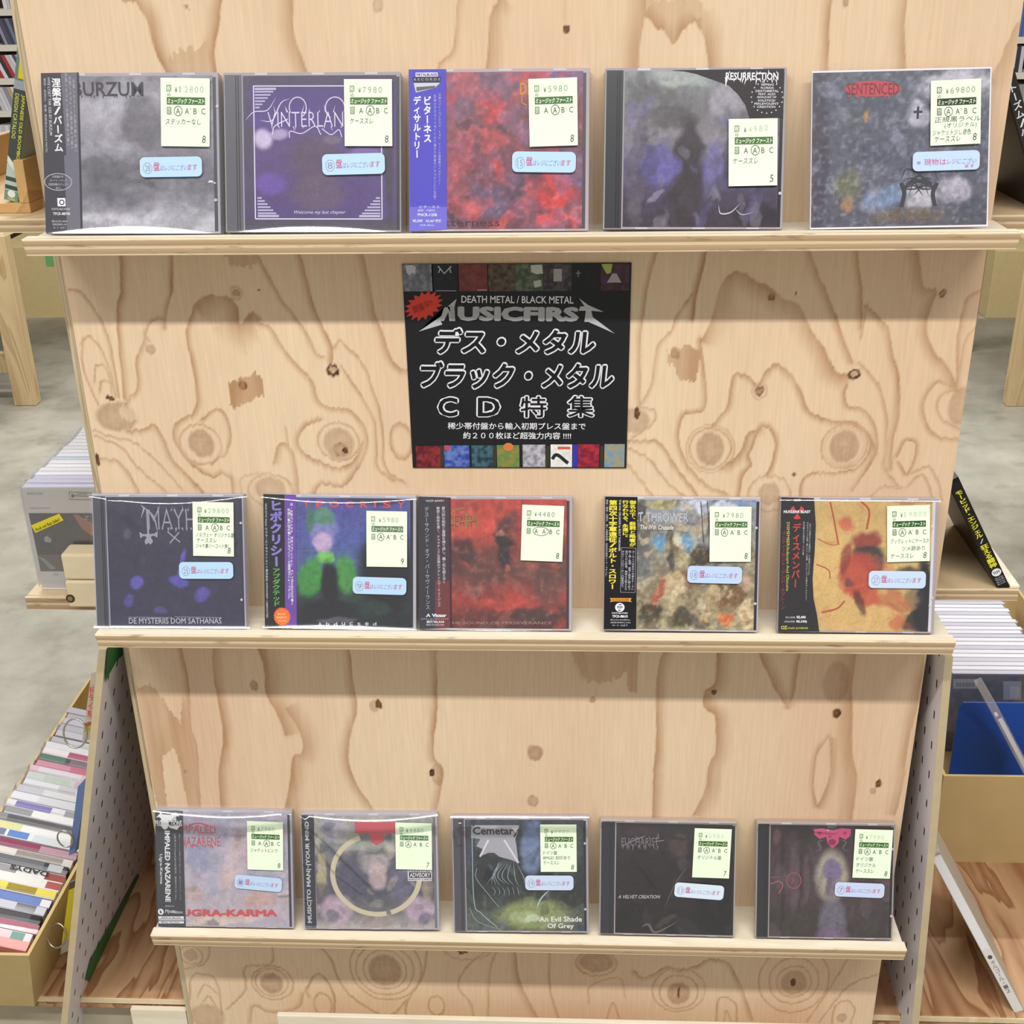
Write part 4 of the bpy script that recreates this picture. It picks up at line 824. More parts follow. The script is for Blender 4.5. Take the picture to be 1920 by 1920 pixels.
def obi22i(P):
    P.vtext('ヒポクリシー', 190, 245, 330, 965, (142, 130, 214), 0.05, -14); P.vtext('アブダクテッド', 195, 975, 290, 1395, (120, 206, 96), 0.01, -8)
    P.text('新・北欧デスメタル、激走アグレッション、そして魂の叫びの終章へ', -130, 815, 970, 845, WHITE, 0.02, 0, 91); P.text('奈落に棲む闇を暴いたヒポクリシーの問題作!!ニューアルバム。', -100, 810, 880, 840, WHITE, 0.02, 0, 91)
    P.text('VICP-5715 Victor ビクターエンタテインメント株式会社 HYPOCRISY / ABDUCTED', -480, 890, 760, 915, OFF, 0.015, 0, 91)
    P.text('初回', 240, 1470, 330, 1490, (255, 226, 150), 0.02); P.text('特別価格', 230, 1505, 350, 1530, (255, 226, 150), 0.02); P.text('¥1,980', 250, 1545, 340, 1568, (255, 226, 150), 0.02)
S22 = dict(name='cd_case', seed=22, crop=(480, 900, 6.0), quad=((120, 185), (1812, 190), (1800, 1655), (95, 1628)), hx=0.02, tray=(30, 28, 34), edge=(38, 36, 46), shell=(186, 184, 196), rx=0.962,
    label='CD with vivid blue and green cover, orange-red lettering and black-violet obi',
    art=dict(base=[(190, (86, 88, 150)), (600, (88, 96, 168)), (950, (84, 104, 150)), (1200, (52, 72, 70)), (1640, (30, 30, 38))], noise=0.45, warp=18, seed=61, scale=130,
             blobs=[(1300, 250, 420, 50, 0, (44, 48, 58), .8), (1480, 1000, 330, 560, 0, (30, 30, 40), 1), (780, 560, 150, 250, 0, (140, 140, 196), .8), (780, 420, 140, 100, 0, (84, 150, 100), .75), (770, 700, 110, 110, 0, (206, 176, 206), .8), (640, 460, 60, 140, 0, (70, 130, 80), .7), (800, 860, 110, 70, 0, (120, 196, 92), .95), (620, 1080, 150, 230, 18, (72, 148, 72), .95), (1020, 1040, 130, 210, -10, (76, 150, 74), .95), (830, 1150, 100, 260, 0, (30, 28, 36), .95), (820, 1450, 360, 140, 0, (34, 34, 42), .9), (900, 1550, 230, 30, 0, (110, 110, 126), .6), (1350, 1420, 180, 90, 0, (44, 66, 60), .8), (1010, 330, 120, 90, 0, (92, 76, 166), .6)]),
    ink=ink22, obi=obi22, obi_ink=obi22i, nubs=[], sleeve=dict(top=(0.948, 0.035), bot=(0.055, 0.02), R=0.001, T=0.0065),
    price=dict(rect=(1257, 355, 1710, 957), rot=0.6, price='5980', px=31, step=10.5, grade=0, num='9', green=(100, 128, 100), pink=(160, 182, 164)), notice=dict(rect=(1095, 1072, 1697, 1258), rot=1.4, num='9', col=(188, 218, 248)))


def ink23(P):
    c = (150, 140, 80); P.line([(430, 420), (520, 330), (640, 300)], 10, c, True); P.text('DEATH', 440, 380, 770, 520, c, -0.012); P.text('DEATH', 448, 388, 762, 512, (110, 50, 40), -0.02); P.line([(640, 360), (655, 380), (655, 500), (640, 520)], 12, c); P.line([(595, 450), (720, 440)], 10, c); P.line([(420, 520), (470, 470), (560, 480), (605, 585)], 10, c, True, taper=True)
    P.text('THE SOUND OF PERSEVERANCE', 420, 1555, 1590, 1585, (176, 140, 130), 0.0)
def obi23(P): P.fill([(122, 175), (480, 190), (465, 1620), (97, 1640)], (66, 46, 58)); P.fill([(122, 175), (300, 182), (275, 1625), (97, 1640)], (48, 48, 58)); P.fill([(290, 1100), (470, 1100), (465, 1620), (276, 1625)], (118, 50, 54)); P.fill([(462, 190), (482, 190), (467, 1620), (447, 1622)], (60, 20, 32))
def obi23i(P):
    P.text('VICP-60491', 200, 212, 405, 234, OFF, 0.02); P.vtext('デス―サウンド・オブ・パーサヴィーランス', 186, 285, 240, 1420, (206, 204, 212), -0.005, -14)
    P.vtext('暴力的な知性と激情を織り成し、轟く死を超えゆく', 380, 285, 420, 1130, OFF, 0.01, -10); P.vtext('静寂と知性を貫く、ドラマチックな至高のアグレッシヴ・ミュージック', 322, 285, 360, 1390, OFF, 0.01, -12)
    P.text('Victor', 245, 1465, 408, 1503, WHITE, 0.05); P.fill([(175, 1500), (205, 1462), (228, 1500), (214, 1500), (203, 1480), (192, 1500)], WHITE); P.text('ビクター エンタテインメント', 122, 1514, 432, 1532, OFF, 0.01); P.text('定価¥2,520', 180, 1540, 382, 1572, WHITE, 0.03); P.text('税抜価格¥2,400', 178, 1580, 380, 1600, OFF, 0.02)
S23 = dict(name='cd_case', seed=23, crop=(770, 900, 6.0), quad=((120, 170), (1825, 190), (1815, 1662), (95, 1648)), hx=0.02, tray=(60, 42, 50), edge=(66, 44, 56), shell=(190, 180, 186), rx=0.962,
    label='CD with smoky dark red cover and charcoal obi, middle ledge centre',
    art=dict(strokes=(70, 50, 180, [(190, 78, 68), (84, 54, 54), (140, 88, 80), (60, 44, 48), (176, 110, 96)], 0.4, (30, 150)), base=[(190, (186, 74, 66)), (500, (206, 84, 70)), (800, (120, 64, 60)), (1050, (104, 66, 62)), (1300, (172, 70, 62)), (1500, (108, 52, 52)), (1650, (84, 40, 44))], noise=0.6, warp=42, seed=71, scale=150, tint=(200, 150, 130),
             blobs=[(1120, 620, 130, 320, 6, (92, 60, 58), .9), (1060, 760, 110, 180, 0, (46, 40, 44), .95), (1050, 590, 40, 40, 0, (206, 140, 120), .8), (640, 750, 130, 180, -20, (72, 48, 52), .85), (1080, 960, 30, 40, 0, (196, 100, 90), .7), (700, 1200, 120, 70, -25, (150, 104, 96), .6), (1560, 1100, 170, 330, 0, (104, 72, 68), .7), (1120, 1350, 260, 90, 0, (190, 76, 66), .8), (1450, 1480, 330, 100, 0, (74, 56, 54), .8), (1400, 560, 300, 200, 0, (190, 80, 68), .5), (640, 1520, 260, 70, 0, (112, 52, 50), .7)]),
    ink=ink23, obi=obi23, obi_ink=obi23i, nubs=[], sleeve=dict(top=(1.1, 0), bot=(0.045, 0.01), R=0.0035, T=0.007),
    price=dict(rect=(1262, 280, 1722, 884), rot=2.4, price='4480', px=30, step=10.5, grade=2, num='8', pink=(130, 152, 140)))


def ink24(P):
    P.text('BOLT THROWER', 330, 370, 1055, 470, (186, 190, 206), 0.01); P.spikes(520, 1050, 372, 6, -30, (170, 178, 192), 4, 26); P.spikes(520, 1080, 468, 7, 30, (170, 178, 192), 5, 26)
    P.text('The IVth Crusade', 525, 505, 895, 556, (236, 230, 216), 0.015, 0.15)
    for x in (1190, 1262): P.line([(x, 240), (x + 40, 690)], 9, (78, 74, 78))
def obi24(P): P.fill([(145, 205), (495, 205), (490, 1660), (132, 1662)], (26, 24, 28))
def obi24i(P):
    y = (240, 226, 70)
    P.vtext('第四次十字軍遠征/ボルト・スロワー', 185, 240, 278, 1215, y, 0.035, -6); P.text('THE IVth CRUSADE by BOLT THROWER', 20, 502, 580, 530, OFF, 0.015, 0, 90.5)
    P.vtext('御名の下、殺戮と略奪が', 408, 240, 480, 745, y, 0.03, 0); P.vtext('行なわれる、永遠に。', 330, 240, 400, 665, y, 0.03, 0)
    P.text('解説・歌詞・対訳付。 悲しき戦争犯罪、日本先行発売リード・アルバム。', -255, 645, 580, 668, OFF, 0.0, 0, 90.5)
    for a in (((325, 755), (480, 760)), ((480, 760), (474, 1250)), ((474, 1250), (315, 1248)), ((315, 1248), (325, 755))): P.line(a, 4, SIL)
    for i, tx in enumerate(('ヨーロッパ中世の十字軍をテーマに', '鈍く輝く戦慄、破壊と殺意に踊り狂う', '虐げられた民衆、無情なる戦士たち', 'ボルト・スロワーの一大叙事詩だ。')): P.vtext(tx, 438 - i * 37, 785, 468 - i * 37, 1225 - (i == 3) * 15, OFF, 0.0, -6)
    P.fill([(195, 1312), (440, 1312), (425, 1335), (440, 1358), (400, 1350), (235, 1350), (200, 1358), (212, 1335)], (226, 158, 64)); P.text('ROADRUNNER', 225, 1322, 410, 1344, (120, 60, 20), 0.02)
    P.ell(308, 1415, 52, 50, WHITE); P.text('TOY', 275, 1400, 342, 1430, (26, 24, 28), 0.06); P.fill([(285, 1385), (330, 1375), (320, 1392)], (26, 24, 28)); P.fill([(285, 1440), (330, 1445), (300, 1456)], (26, 24, 28)); P.text("TOY'S FACTORY", 218, 1470, 398, 1488, WHITE, 0.02); P.text('TFCK-88610', 225, 1500, 396, 1530, WHITE, 0.03)
    P.text('税込¥2,400(税込)', 205, 1546, 424, 1566, OFF); P.text('(税抜価格¥2,330)', 205, 1576, 426, 1596, OFF); P.text('94・9・24まで', 228, 1606, 395, 1626, OFF)
S24 = dict(name='cd_case', seed=24, crop=(1110, 900, 6.0), quad=((140, 200), (1860, 185), (1865, 1700), (125, 1678)), hx=0.02, tray=(44, 42, 48), edge=(60, 52, 62), shell=(190, 182, 188), rx=0.972,
    label='CD with blue sky and ochre battle-scene cover, black obi with yellow writing',
    art=dict(strokes=(150, 35, 130, [(206, 186, 148), (110, 88, 64), (66, 60, 56), (176, 156, 116), (228, 214, 180), (140, 96, 72), (96, 108, 116)], 0.55, (0, 180)), base=[(200, (150, 152, 156)), (480, (142, 146, 150)), (800, (140, 140, 132)), (1000, (146, 136, 116)), (1400, (142, 128, 104)), (1690, (170, 160, 128))], noise=0.7, warp=36, seed=81, scale=110, tint=(222, 206, 166),
             blobs=[(760, 290, 180, 60, 0, (176, 168, 118), .9), (1300, 300, 330, 70, 0, (206, 210, 232), .9), (1700, 240, 150, 40, 0, (120, 152, 196), .8), (770, 700, 110, 80, 0, (110, 160, 196), .9), (1040, 690, 120, 90, 0, (116, 164, 200), .9), (870, 780, 60, 260, 0, (74, 72, 70), .85), (540, 560, 80, 380, 0, (90, 88, 84), .8), (560, 1000, 110, 200, 0, (112, 116, 120), .7), (1200, 850, 120, 150, 0, (62, 54, 50), .85), (1010, 900, 90, 130, 0, (206, 192, 146), .6), (900, 1180, 120, 160, 20, (206, 184, 148), .75), (740, 1280, 60, 210, 20, (176, 96, 80), .8), (860, 1400, 160, 120, 0, (196, 182, 146), .7), (640, 1500, 130, 130, 0, (66, 60, 54), .8), (1000, 1530, 130, 120, 0, (58, 54, 46), .8), (1500, 1250, 220, 160, 0, (122, 92, 66), .8), (1500, 1530, 90, 70, 0, (196, 112, 66), .9), (1730, 1480, 110, 180, 0, (226, 204, 164), .8), (1300, 1440, 100, 60, 0, (50, 54, 60), .7), (1330, 1220, 70, 80, 30, (222, 196, 160), .6), (1720, 1130, 80, 80, 0, (206, 170, 150), .6), (1180, 1600, 160, 50, 0, (80, 68, 50), .7)]),
    ink=ink24, obi=obi24, obi_ink=obi24i, nubs=[(1815, 522), (1826, 1370)], sleeve=None,
    price=dict(rect=(1293, 290, 1755, 898), rot=-0.6, price='7980', px=31, step=11, grade=0, num='8'), notice=dict(rect=(1052, 950, 1664, 1140), rot=1.0, num='18', col=(194, 216, 250)))


def ink25(P):
    P.line([(620, 260), (660, 420), (690, 560), (720, 700)], 16, (186, 84, 58), True); P.line([(940, 250), (1030, 350), (1010, 540)], 20, (190, 82, 56), True); P.line([(500, 640), (640, 700), (720, 690)], 10, (196, 104, 76), True); P.line([(490, 900), (620, 960), (640, 1050)], 12, (188, 92, 66), True); P.line([(560, 1400), (720, 1360), (800, 1280)], 18, (188, 86, 60), True)
def obi25(P): P.fill([(108, 212), (450, 222), (475, 500), (470, 760), (455, 1050), (470, 1250), (510, 1420), (540, 1600), (105, 1602)], (24, 20, 24))
def obi25i(P):
    r = (224, 62, 58); y = (224, 214, 80)
    P.text('NB 077', 242, 232, 312, 254, WHITE, 0.03)
    for a0 in (-150, -30, 90): P.fill([(277 + 12 * math.cos(math.radians(a0)), 366 + 10 * math.sin(math.radians(a0)))] + [(277 + 78 * math.cos(math.radians(a0 + t)), 366 + 72 * math.sin(math.radians(a0 + t))) for t in range(-30, 31, 10)], r)
    P.text('NUCLEAR BLAST', 136, 346, 415, 376, WHITE, 0.05)
    P.vtext('ディスメンバー', 230, 475, 322, 1145, r, 0.02, -2); P.vtext('インディーセント・アンド・オブシーン', 118, 555, 172, 1370, (190, 50, 50), 0.0, 0); P.text('DISMEMBER/Indecent And Obscene', -165, 808, 545, 838, y, 0.0, 0, 89.3)
    P.text('あまりの残虐さにより発禁処分、その戦慄のデスメタル', 150, 738, 680, 756, OFF, 0.0, 0, 90); P.text('そのサウンドは唯一無二にして凶悪、スウェーデンの誇るディスメンバー', -15, 862, 795, 882, OFF, 0.0, 0, 89.6); P.text('日本盤のみ特別ボーナス2曲', 180, 625, 520, 643, OFF, 0.0, 0, 90)
    P.text('税込価格', 180, 1440, 282, 1462, OFF, 0.0); P.text('¥2,400', 295, 1434, 392, 1466, WHITE, 0.04); P.text('(税抜価格', 166, 1484, 280, 1508, OFF, 0.0); P.text('¥2,330)', 292, 1480, 405, 1512, WHITE, 0.04); P.text('OZ', 135, 1538, 200, 1575, y, 0.03); P.text('music products', 205, 1548, 418, 1578, y, 0.01)
S25 = dict(name='cd_case', seed=25, crop=(1440, 900, 5.647), quad=((105, 210), (1760, 215), (1755, 1625), (100, 1605)), hx=0.02, tray=(24, 20, 24), edge=(226, 222, 230), shell=(176, 166, 172), rx=0.962,
    label='CD with yellow-tan and blood-red abstract cover, wavy black obi with red writing',
    art=dict(strokes=(40, 20, 90, [(186, 84, 58), (206, 110, 76), (150, 60, 48), (226, 196, 130)], 0.4, (0, 180)), base=[(210, (206, 172, 112)), (800, (222, 188, 122)), (1600, (214, 178, 116))], noise=0.22, warp=34, seed=91, scale=160,
             blobs=[(1000, 650, 190, 110, 0, (150, 58, 52), .95), (1050, 830, 200, 130, 15, (48, 44, 50), .95), (950, 1000, 220, 200, 30, (192, 76, 58), .95), (800, 850, 60, 180, 0, (150, 58, 48), .85), (1000, 1200, 250, 110, 20, (196, 84, 60), .9), (850, 1080, 60, 40, 0, (90, 66, 70), .8), (960, 1280, 60, 140, -15, (84, 34, 34), .8), (1640, 1250, 110, 500, 0, (26, 24, 32), 1), (1560, 1480, 170, 130, -30, (30, 26, 34), .95), (1520, 1250, 100, 120, 0, (60, 52, 60), .6), (1450, 1000, 150, 110, 0, (40, 30, 38), .85), (1350, 1280, 160, 90, 25, (190, 112, 70), .8), (1360, 1500, 80, 110, 0, (196, 96, 62), .7), (800, 480, 80, 80, 0, (206, 96, 76), .8), (1500, 260, 260, 30, 0, (170, 96, 74), .6)]),
    ink=ink25, obi=obi25, obi_ink=obi25i, nubs=[(1700, 518), (1722, 1250), (1700, 1332)], sleeve=dict(top=(0.948, 0), bot=(0.04, 0), R=0.001, T=0.003, crease=[((1290, 1270), (1490, 1430), 0.0015, 0.0006), ((1370, 1240), (1520, 1380), 0.0015, 0.0006)]),
    price=dict(rect=(1220, 290, 1668, 868), rot=-1.8, price='19800', px=31, step=11, grade=0, hand=[('ブックレットにケースの', 8, 98), ('ツメ跡あり', 34, 88), ('ケーススレ', 8, 62)], num='8', lh=17, pink=(206, 216, 196), green=(54, 92, 44)), notice=dict(rect=(1040, 966, 1642, 1144), rot=0.5, num='27', col=(204, 222, 246)))


# --- bottom ledge
def ink31(P):
    c = (208, 88, 92); P.text('IMPALED', 420, 355, 850, 440, c, 0.0); P.text('NAZARENE', 430, 485, 895, 590, c, 0.0); P.spikes(480, 890, 590, 9, 26, c, 3, 20); P.spikes(480, 850, 358, 7, -26, c, 4, 18); P.line([(540, 345), (650, 320), (770, 350)], 16, c, True); P.line([(645, 330), (650, 640)], 26, c, taper=True)
    P.text('UGRA-KARMA', 380, 1362, 1540, 1452, (214, 92, 96), 0.05)
def obi31(P): P.fill([(157, 175), (478, 178), (435, 1575), (110, 1578)], (72, 72, 78))
def obi31i(P):
    P.fill([(165, 260), (225, 200), (245, 220), (330, 225), (400, 195), (440, 240), (380, 240), (340, 290), (250, 290), (200, 250)], WHITE); P.text('OSMOSE', 230, 240, 400, 290, WHITE, 0.04); P.text('PRODUCTIONS', 150, 290, 460, 360, WHITE, 0.02); P.ell(262, 320, 46, 78, WHITE); P.fill([(300, 360), (440, 350), (400, 400), (330, 380)], WHITE)
    P.text('IMPALED NAZARENE', -165, 812, 695, 872, WHITE, 0.03, 0, 92.8); P.text('Ugra-Karma', 5, 850, 365, 892, WHITE, 0.01, 0, 92.6)
    for i, x in enumerate((325, 358, 390, 412)): P.text('北欧フィンランドの暗黒の地から届けられた、激烈なるブラック・メタル' if i % 2 else '猛毒のデス・メタルの象徴、壊滅的サウンド', x - 400 + (0, -10, 0, -5)[i], 836, x + 400 - (120, 0, 60, 0)[i], 852, (196, 196, 204), -0.002, 0, 92.5)
    P.text('解説付き', 210, 1312, 315, 1332, OFF); P.ell(152, 1392, 34, 38, WHITE); P.text('b', 140, 1372, 166, 1412, (72, 72, 78), 0.06); P.text('Mystic', 205, 1362, 330, 1420, WHITE, 0.0, 0.2); P.text('Production', 290, 1376, 410, 1412, WHITE, 0.0, 0.2); P.rect(118, 1448, 420, 1476, WHITE); P.rect(120, 1482, 425, 1500, OFF); P.rect(118, 1510, 418, 1535, WHITE); P.text('APCY-8133', 150, 1453, 380, 1472, (72, 72, 78), 0.02); P.text('税込 ¥2,500', 150, 1514, 360, 1532, (72, 72, 78), 0.02)
S31 = dict(name='cd_case', seed=31, crop=(280, 1490, 6.4), quad=((155, 165), (1745, 165), (1735, 1605), (110, 1575)), hx=0.02, tray=(70, 70, 76), edge=(70, 68, 76), shell=(186, 182, 192), rx=0.968,
    label='CD with pale lilac cloudscape cover, pink-red lettering and grey obi',
    art=dict(strokes=(60, 50, 170, [(206, 186, 192), (168, 166, 192), (224, 210, 214), (186, 160, 166)], 0.4, (0, 180)), base=[(165, (168, 162, 184)), (500, (176, 172, 192)), (900, (184, 178, 196)), (1300, (196, 186, 196)), (1600, (186, 180, 198))], noise=0.32, warp=40, seed=101, scale=170, tint=(224, 214, 220),
             blobs=[(1080, 700, 160, 330, 15, (206, 184, 190), .7), (620, 740, 150, 200, 0, (160, 162, 192), .7), (950, 1000, 170, 110, -20, (214, 190, 188), .7), (1320, 1250, 190, 110, 0, (206, 170, 164), .8), (540, 1160, 120, 100, 0, (196, 166, 160), .7), (900, 1500, 500, 60, 0, (226, 204, 188), .7), (750, 1530, 90, 50, 0, (122, 106, 120), .7), (1150, 450, 70, 90, 0, (150, 126, 140), .6), (500, 1090, 60, 40, 0, (166, 158, 140), .6), (800, 1240, 60, 40, 0, (206, 196, 210), .6)]),
    ink=ink31, obi=obi31, obi_ink=obi31i, nubs=[], sleeve=dict(top=(0.955, 0.045), bot=(0, 0), R=0.001, T=0.004, crease=[((1560, 1165), (1690, 1150), 0.0022, 0.0008), ((1640, 300), (1740, 170), 0.003, 0.0009)]),
    price=dict(rect=(1216, 284, 1640, 866), rot=1.4, price='7980', px=30, step=10, grade=1, hand=[('ジャケットにシワ', 9, 84)], num='8', pink=(190, 206, 190)), notice=dict(rect=(1050, 945, 1612, 1115), rot=5.2, num='1', col=(196, 218, 246)))


def ink32(P):
    P.rect(725, 285, 1210, 420, (206, 96, 106)); P.fill([(885, 410), (1070, 410), (1060, 520), (970, 575), (900, 520)], (206, 96, 106)); P.fill([(725, 410), (885, 410), (885, 400), (770, 440)], (206, 96, 106))
    c = (214, 204, 176); P.ring(955, 940, 515, 490, 60, c, 40, 78, 250); P.ring(955, 940, 515, 490, 60, c, 40, -12, 72)
    P.rect(1330, 872, 1615, 1010, (232, 228, 236)); P.text('PARENTAL', 1340, 878, 1605, 895, BLK, 0.03); P.rect(1345, 900, 1605, 972, BLK); P.text('ADVISORY', 1352, 908, 1600, 964, (232, 228, 236), 0.03); P.text('EXPLICIT LYRICS', 1338, 982, 1610, 1000, BLK, 0.03)
def obi32(P): P.fill([(105, 210), (250, 205), (220, 1575), (85, 1575)], (62, 62, 72))
def obi32i(P): P.text('MUSIC|TO MAN|\u2022|YOUR MIND', -470, 880, 790, 942, (206, 206, 216), 0.03, 0, -89)
S32 = dict(name='cd_case', seed=32, crop=(560, 1490, 6.4), quad=((95, 185), (1695, 175), (1690, 1628), (70, 1625)), hx=0.098, tray=(120, 120, 132), edge=(120, 122, 130), shell=(186, 182, 192), rx=0.968,
    label='CD with greyish cover of pale hoops and a red emblem, creased clear wrapper',
    art=dict(strokes=(80, 40, 130, [(196, 186, 190), (108, 106, 120), (150, 140, 150), (206, 198, 176), (84, 82, 96)], 0.4, (0, 180)), base=[(180, (168, 164, 160)), (520, (156, 160, 154)), (700, (108, 106, 120)), (1150, (92, 90, 108)), (1400, (120, 116, 122)), (1620, (190, 184, 180))], noise=0.4, warp=24, seed=111, scale=150, tint=(206, 196, 200),
             blobs=[(470, 380, 160, 140, 0, (180, 172, 194), .9), (430, 330, 90, 60, -30, (116, 120, 142), .8), (960, 590, 460, 60, 0, (170, 174, 164), .9), (940, 800, 170, 130, 0, (190, 182, 180), .7), (960, 950, 110, 170, 0, (206, 184, 186), .8), (660, 1000, 150, 250, 0, (96, 94, 112), .8), (1230, 1050, 160, 220, 0, (118, 116, 140), .8), (480, 1380, 200, 190, 0, (196, 172, 190), .9), (410, 1440, 90, 90, 30, (120, 118, 134), .8), (1450, 1360, 190, 180, 0, (196, 172, 194), .9), (1500, 1470, 90, 80, -30, (112, 112, 132), .8), (950, 1530, 240, 90, 0, (164, 150, 146), .8), (310, 900, 60, 280, 0, (198, 188, 148), .8), (1560, 1120, 70, 140, 0, (176, 162, 140), .7), (960, 1300, 80, 60, 0, (150, 150, 142), .7), (820, 440, 80, 70, 0, (110, 112, 128), .8), (1130, 440, 70, 70, 0, (110, 112, 128), .8), (320, 620, 90, 60, 0, (100, 92, 100), .7), (300, 1130, 120, 90, 0, (112, 106, 108), .7)]),
    ink=ink32, obi=obi32, obi_ink=obi32i, nubs=[], sleeve=dict(top=(0.955, 0.05), bot=(0, 0), R=0.0012, T=0.0045, crease=[((95, 200), (900, 1060), 0.0024, 0.0010), ((105, 250), (480, 910), 0.0018, 0.0008), ((95, 770), (190, 830), 0.002, 0.0008), ((480, 910), (790, 1160), 0.0014, 0.0004)]),
    price=dict(rect=(1200, 285, 1628, 858), rot=0.9, price='4480', px=30, step=10.5, grade=0, num='7', green=(96, 130, 100), pink=(170, 196, 176)))


def ink33(P):
    c = (226, 224, 230); P.fill([(375, 340), (420, 300), (940, 300), (925, 380), (890, 470), (905, 560), (925, 770), (840, 730), (700, 690), (640, 640), (570, 640), (460, 690), (520, 600), (430, 560), (480, 470), (370, 455)], (176, 176, 186))
    P.text('Cemetary', 392, 318, 935, 445, (54, 54, 60), 0.03); P.fill([(900, 400), (925, 330), (850, 330)], c); P.line([(470, 690), (575, 480)], 22, c); P.line([(760, 480), (925, 765)], 22, c)
    for i in range(9): P.line([(690 + i * 25, 740), (650 - 30 * i + i * i * 9, 880 + 10 * i), (540 + i * 55, 1030 + 12 * (i % 4))], 8, (160, 176, 186), True, taper=True)
    for i in range(6): P.line([(600 + i * 60, 1060), (640 + i * 55, 1120), (620 + i * 62, 1180)], 7, (150, 168, 172), True, taper=True)
    P.line([(385, 300), (385, 1230), (470, 1400), (660, 1580)], 10, (170, 190, 200), True, taper=False); P.line([(430, 830), (420, 960), (560, 1160), (680, 1320)], 8, (150, 168, 176), True); P.line([(330, 1330), (420, 1500), (700, 1610)], 7, (160, 176, 176), True)
    P.line([(1290, 1100), (1180, 1220), (1130, 1350)], 16, (196, 216, 216), True, taper=True)
    P.text('An Evil Shade', 1160, 1440, 1672, 1508, WHITE, 0.02); P.text('Of Grey', 1258, 1530, 1575, 1610, WHITE, 0.02)
S33 = dict(name='cd_case', seed=33, crop=(830, 1490, 6.4), quad=((150, 200), (1752, 200), (1755, 1655), (135, 1640)), hx=0.098, tray=(84, 82, 92), edge=(36, 36, 44), shell=(178, 172, 180), rx=0.966,
    label='CD with dark root-tangle cover over an olive green pool, grey spine strip',
    art=dict(strokes=(90, 30, 130, [(38, 42, 46), (96, 106, 110), (70, 80, 76), (120, 134, 140), (52, 56, 62)], 0.4, (40, 140)), base=[(200, (72, 74, 84)), (600, (56, 60, 66)), (1100, (48, 54, 52)), (1300, (70, 74, 66)), (1650, (96, 104, 84))], noise=0.5, warp=22, seed=121, scale=120, tint=(130, 140, 146),
             blobs=[(1080, 600, 130, 330, 0, (128, 146, 184), .85), (1080, 350, 120, 120, 0, (112, 128, 168), .7), (1500, 600, 190, 330, 0, (84, 94, 92), .8), (1100, 1420, 480, 190, 0, (150, 160, 106), .95), (960, 1440, 170, 90, 0, (176, 190, 140), .8), (1080, 1470, 110, 50, 0, (206, 220, 190), .8), (1300, 1000, 240, 60, 0, (110, 128, 150), .6), (420, 1500, 170, 150, 0, (98, 104, 104), .7), (560, 930, 70, 90, 0, (24, 26, 28), .9), (1560, 1220, 170, 90, 0, (44, 44, 46), .8), (640, 480, 230, 180, 0, (110, 112, 120), .6), (1660, 1600, 60, 50, 0, (52, 70, 100), .8), (340, 700, 40, 400, 0, (84, 86, 98), .7)]),
    ink=ink33, nubs=[(1713, 522), (1713, 1350)], sleeve=dict(top=(0.97, 0), bot=(0, 0), R=0.001, T=0.003, crease=[((215, 265), (690, 300), 0.0018, 0.0008), ((165, 290), (250, 540), 0.003, 0.0009), ((215, 265), (300, 350), 0.0016, 0.0007)]),
    price=dict(rect=(1187, 280, 1615, 868), rot=0.0, price='9980', px=30, step=11, grade=0, hand=[('ドイツ盤', 8, 46), ('BMGD 刻印あり', 8, 82), ('ケーススレ', 8, 52)], num='8', lh=14.5, pink=(206, 222, 196)), notice=dict(rect=(1000, 914, 1575, 1098), rot=0.2, num='19', col=(206, 222, 246)))


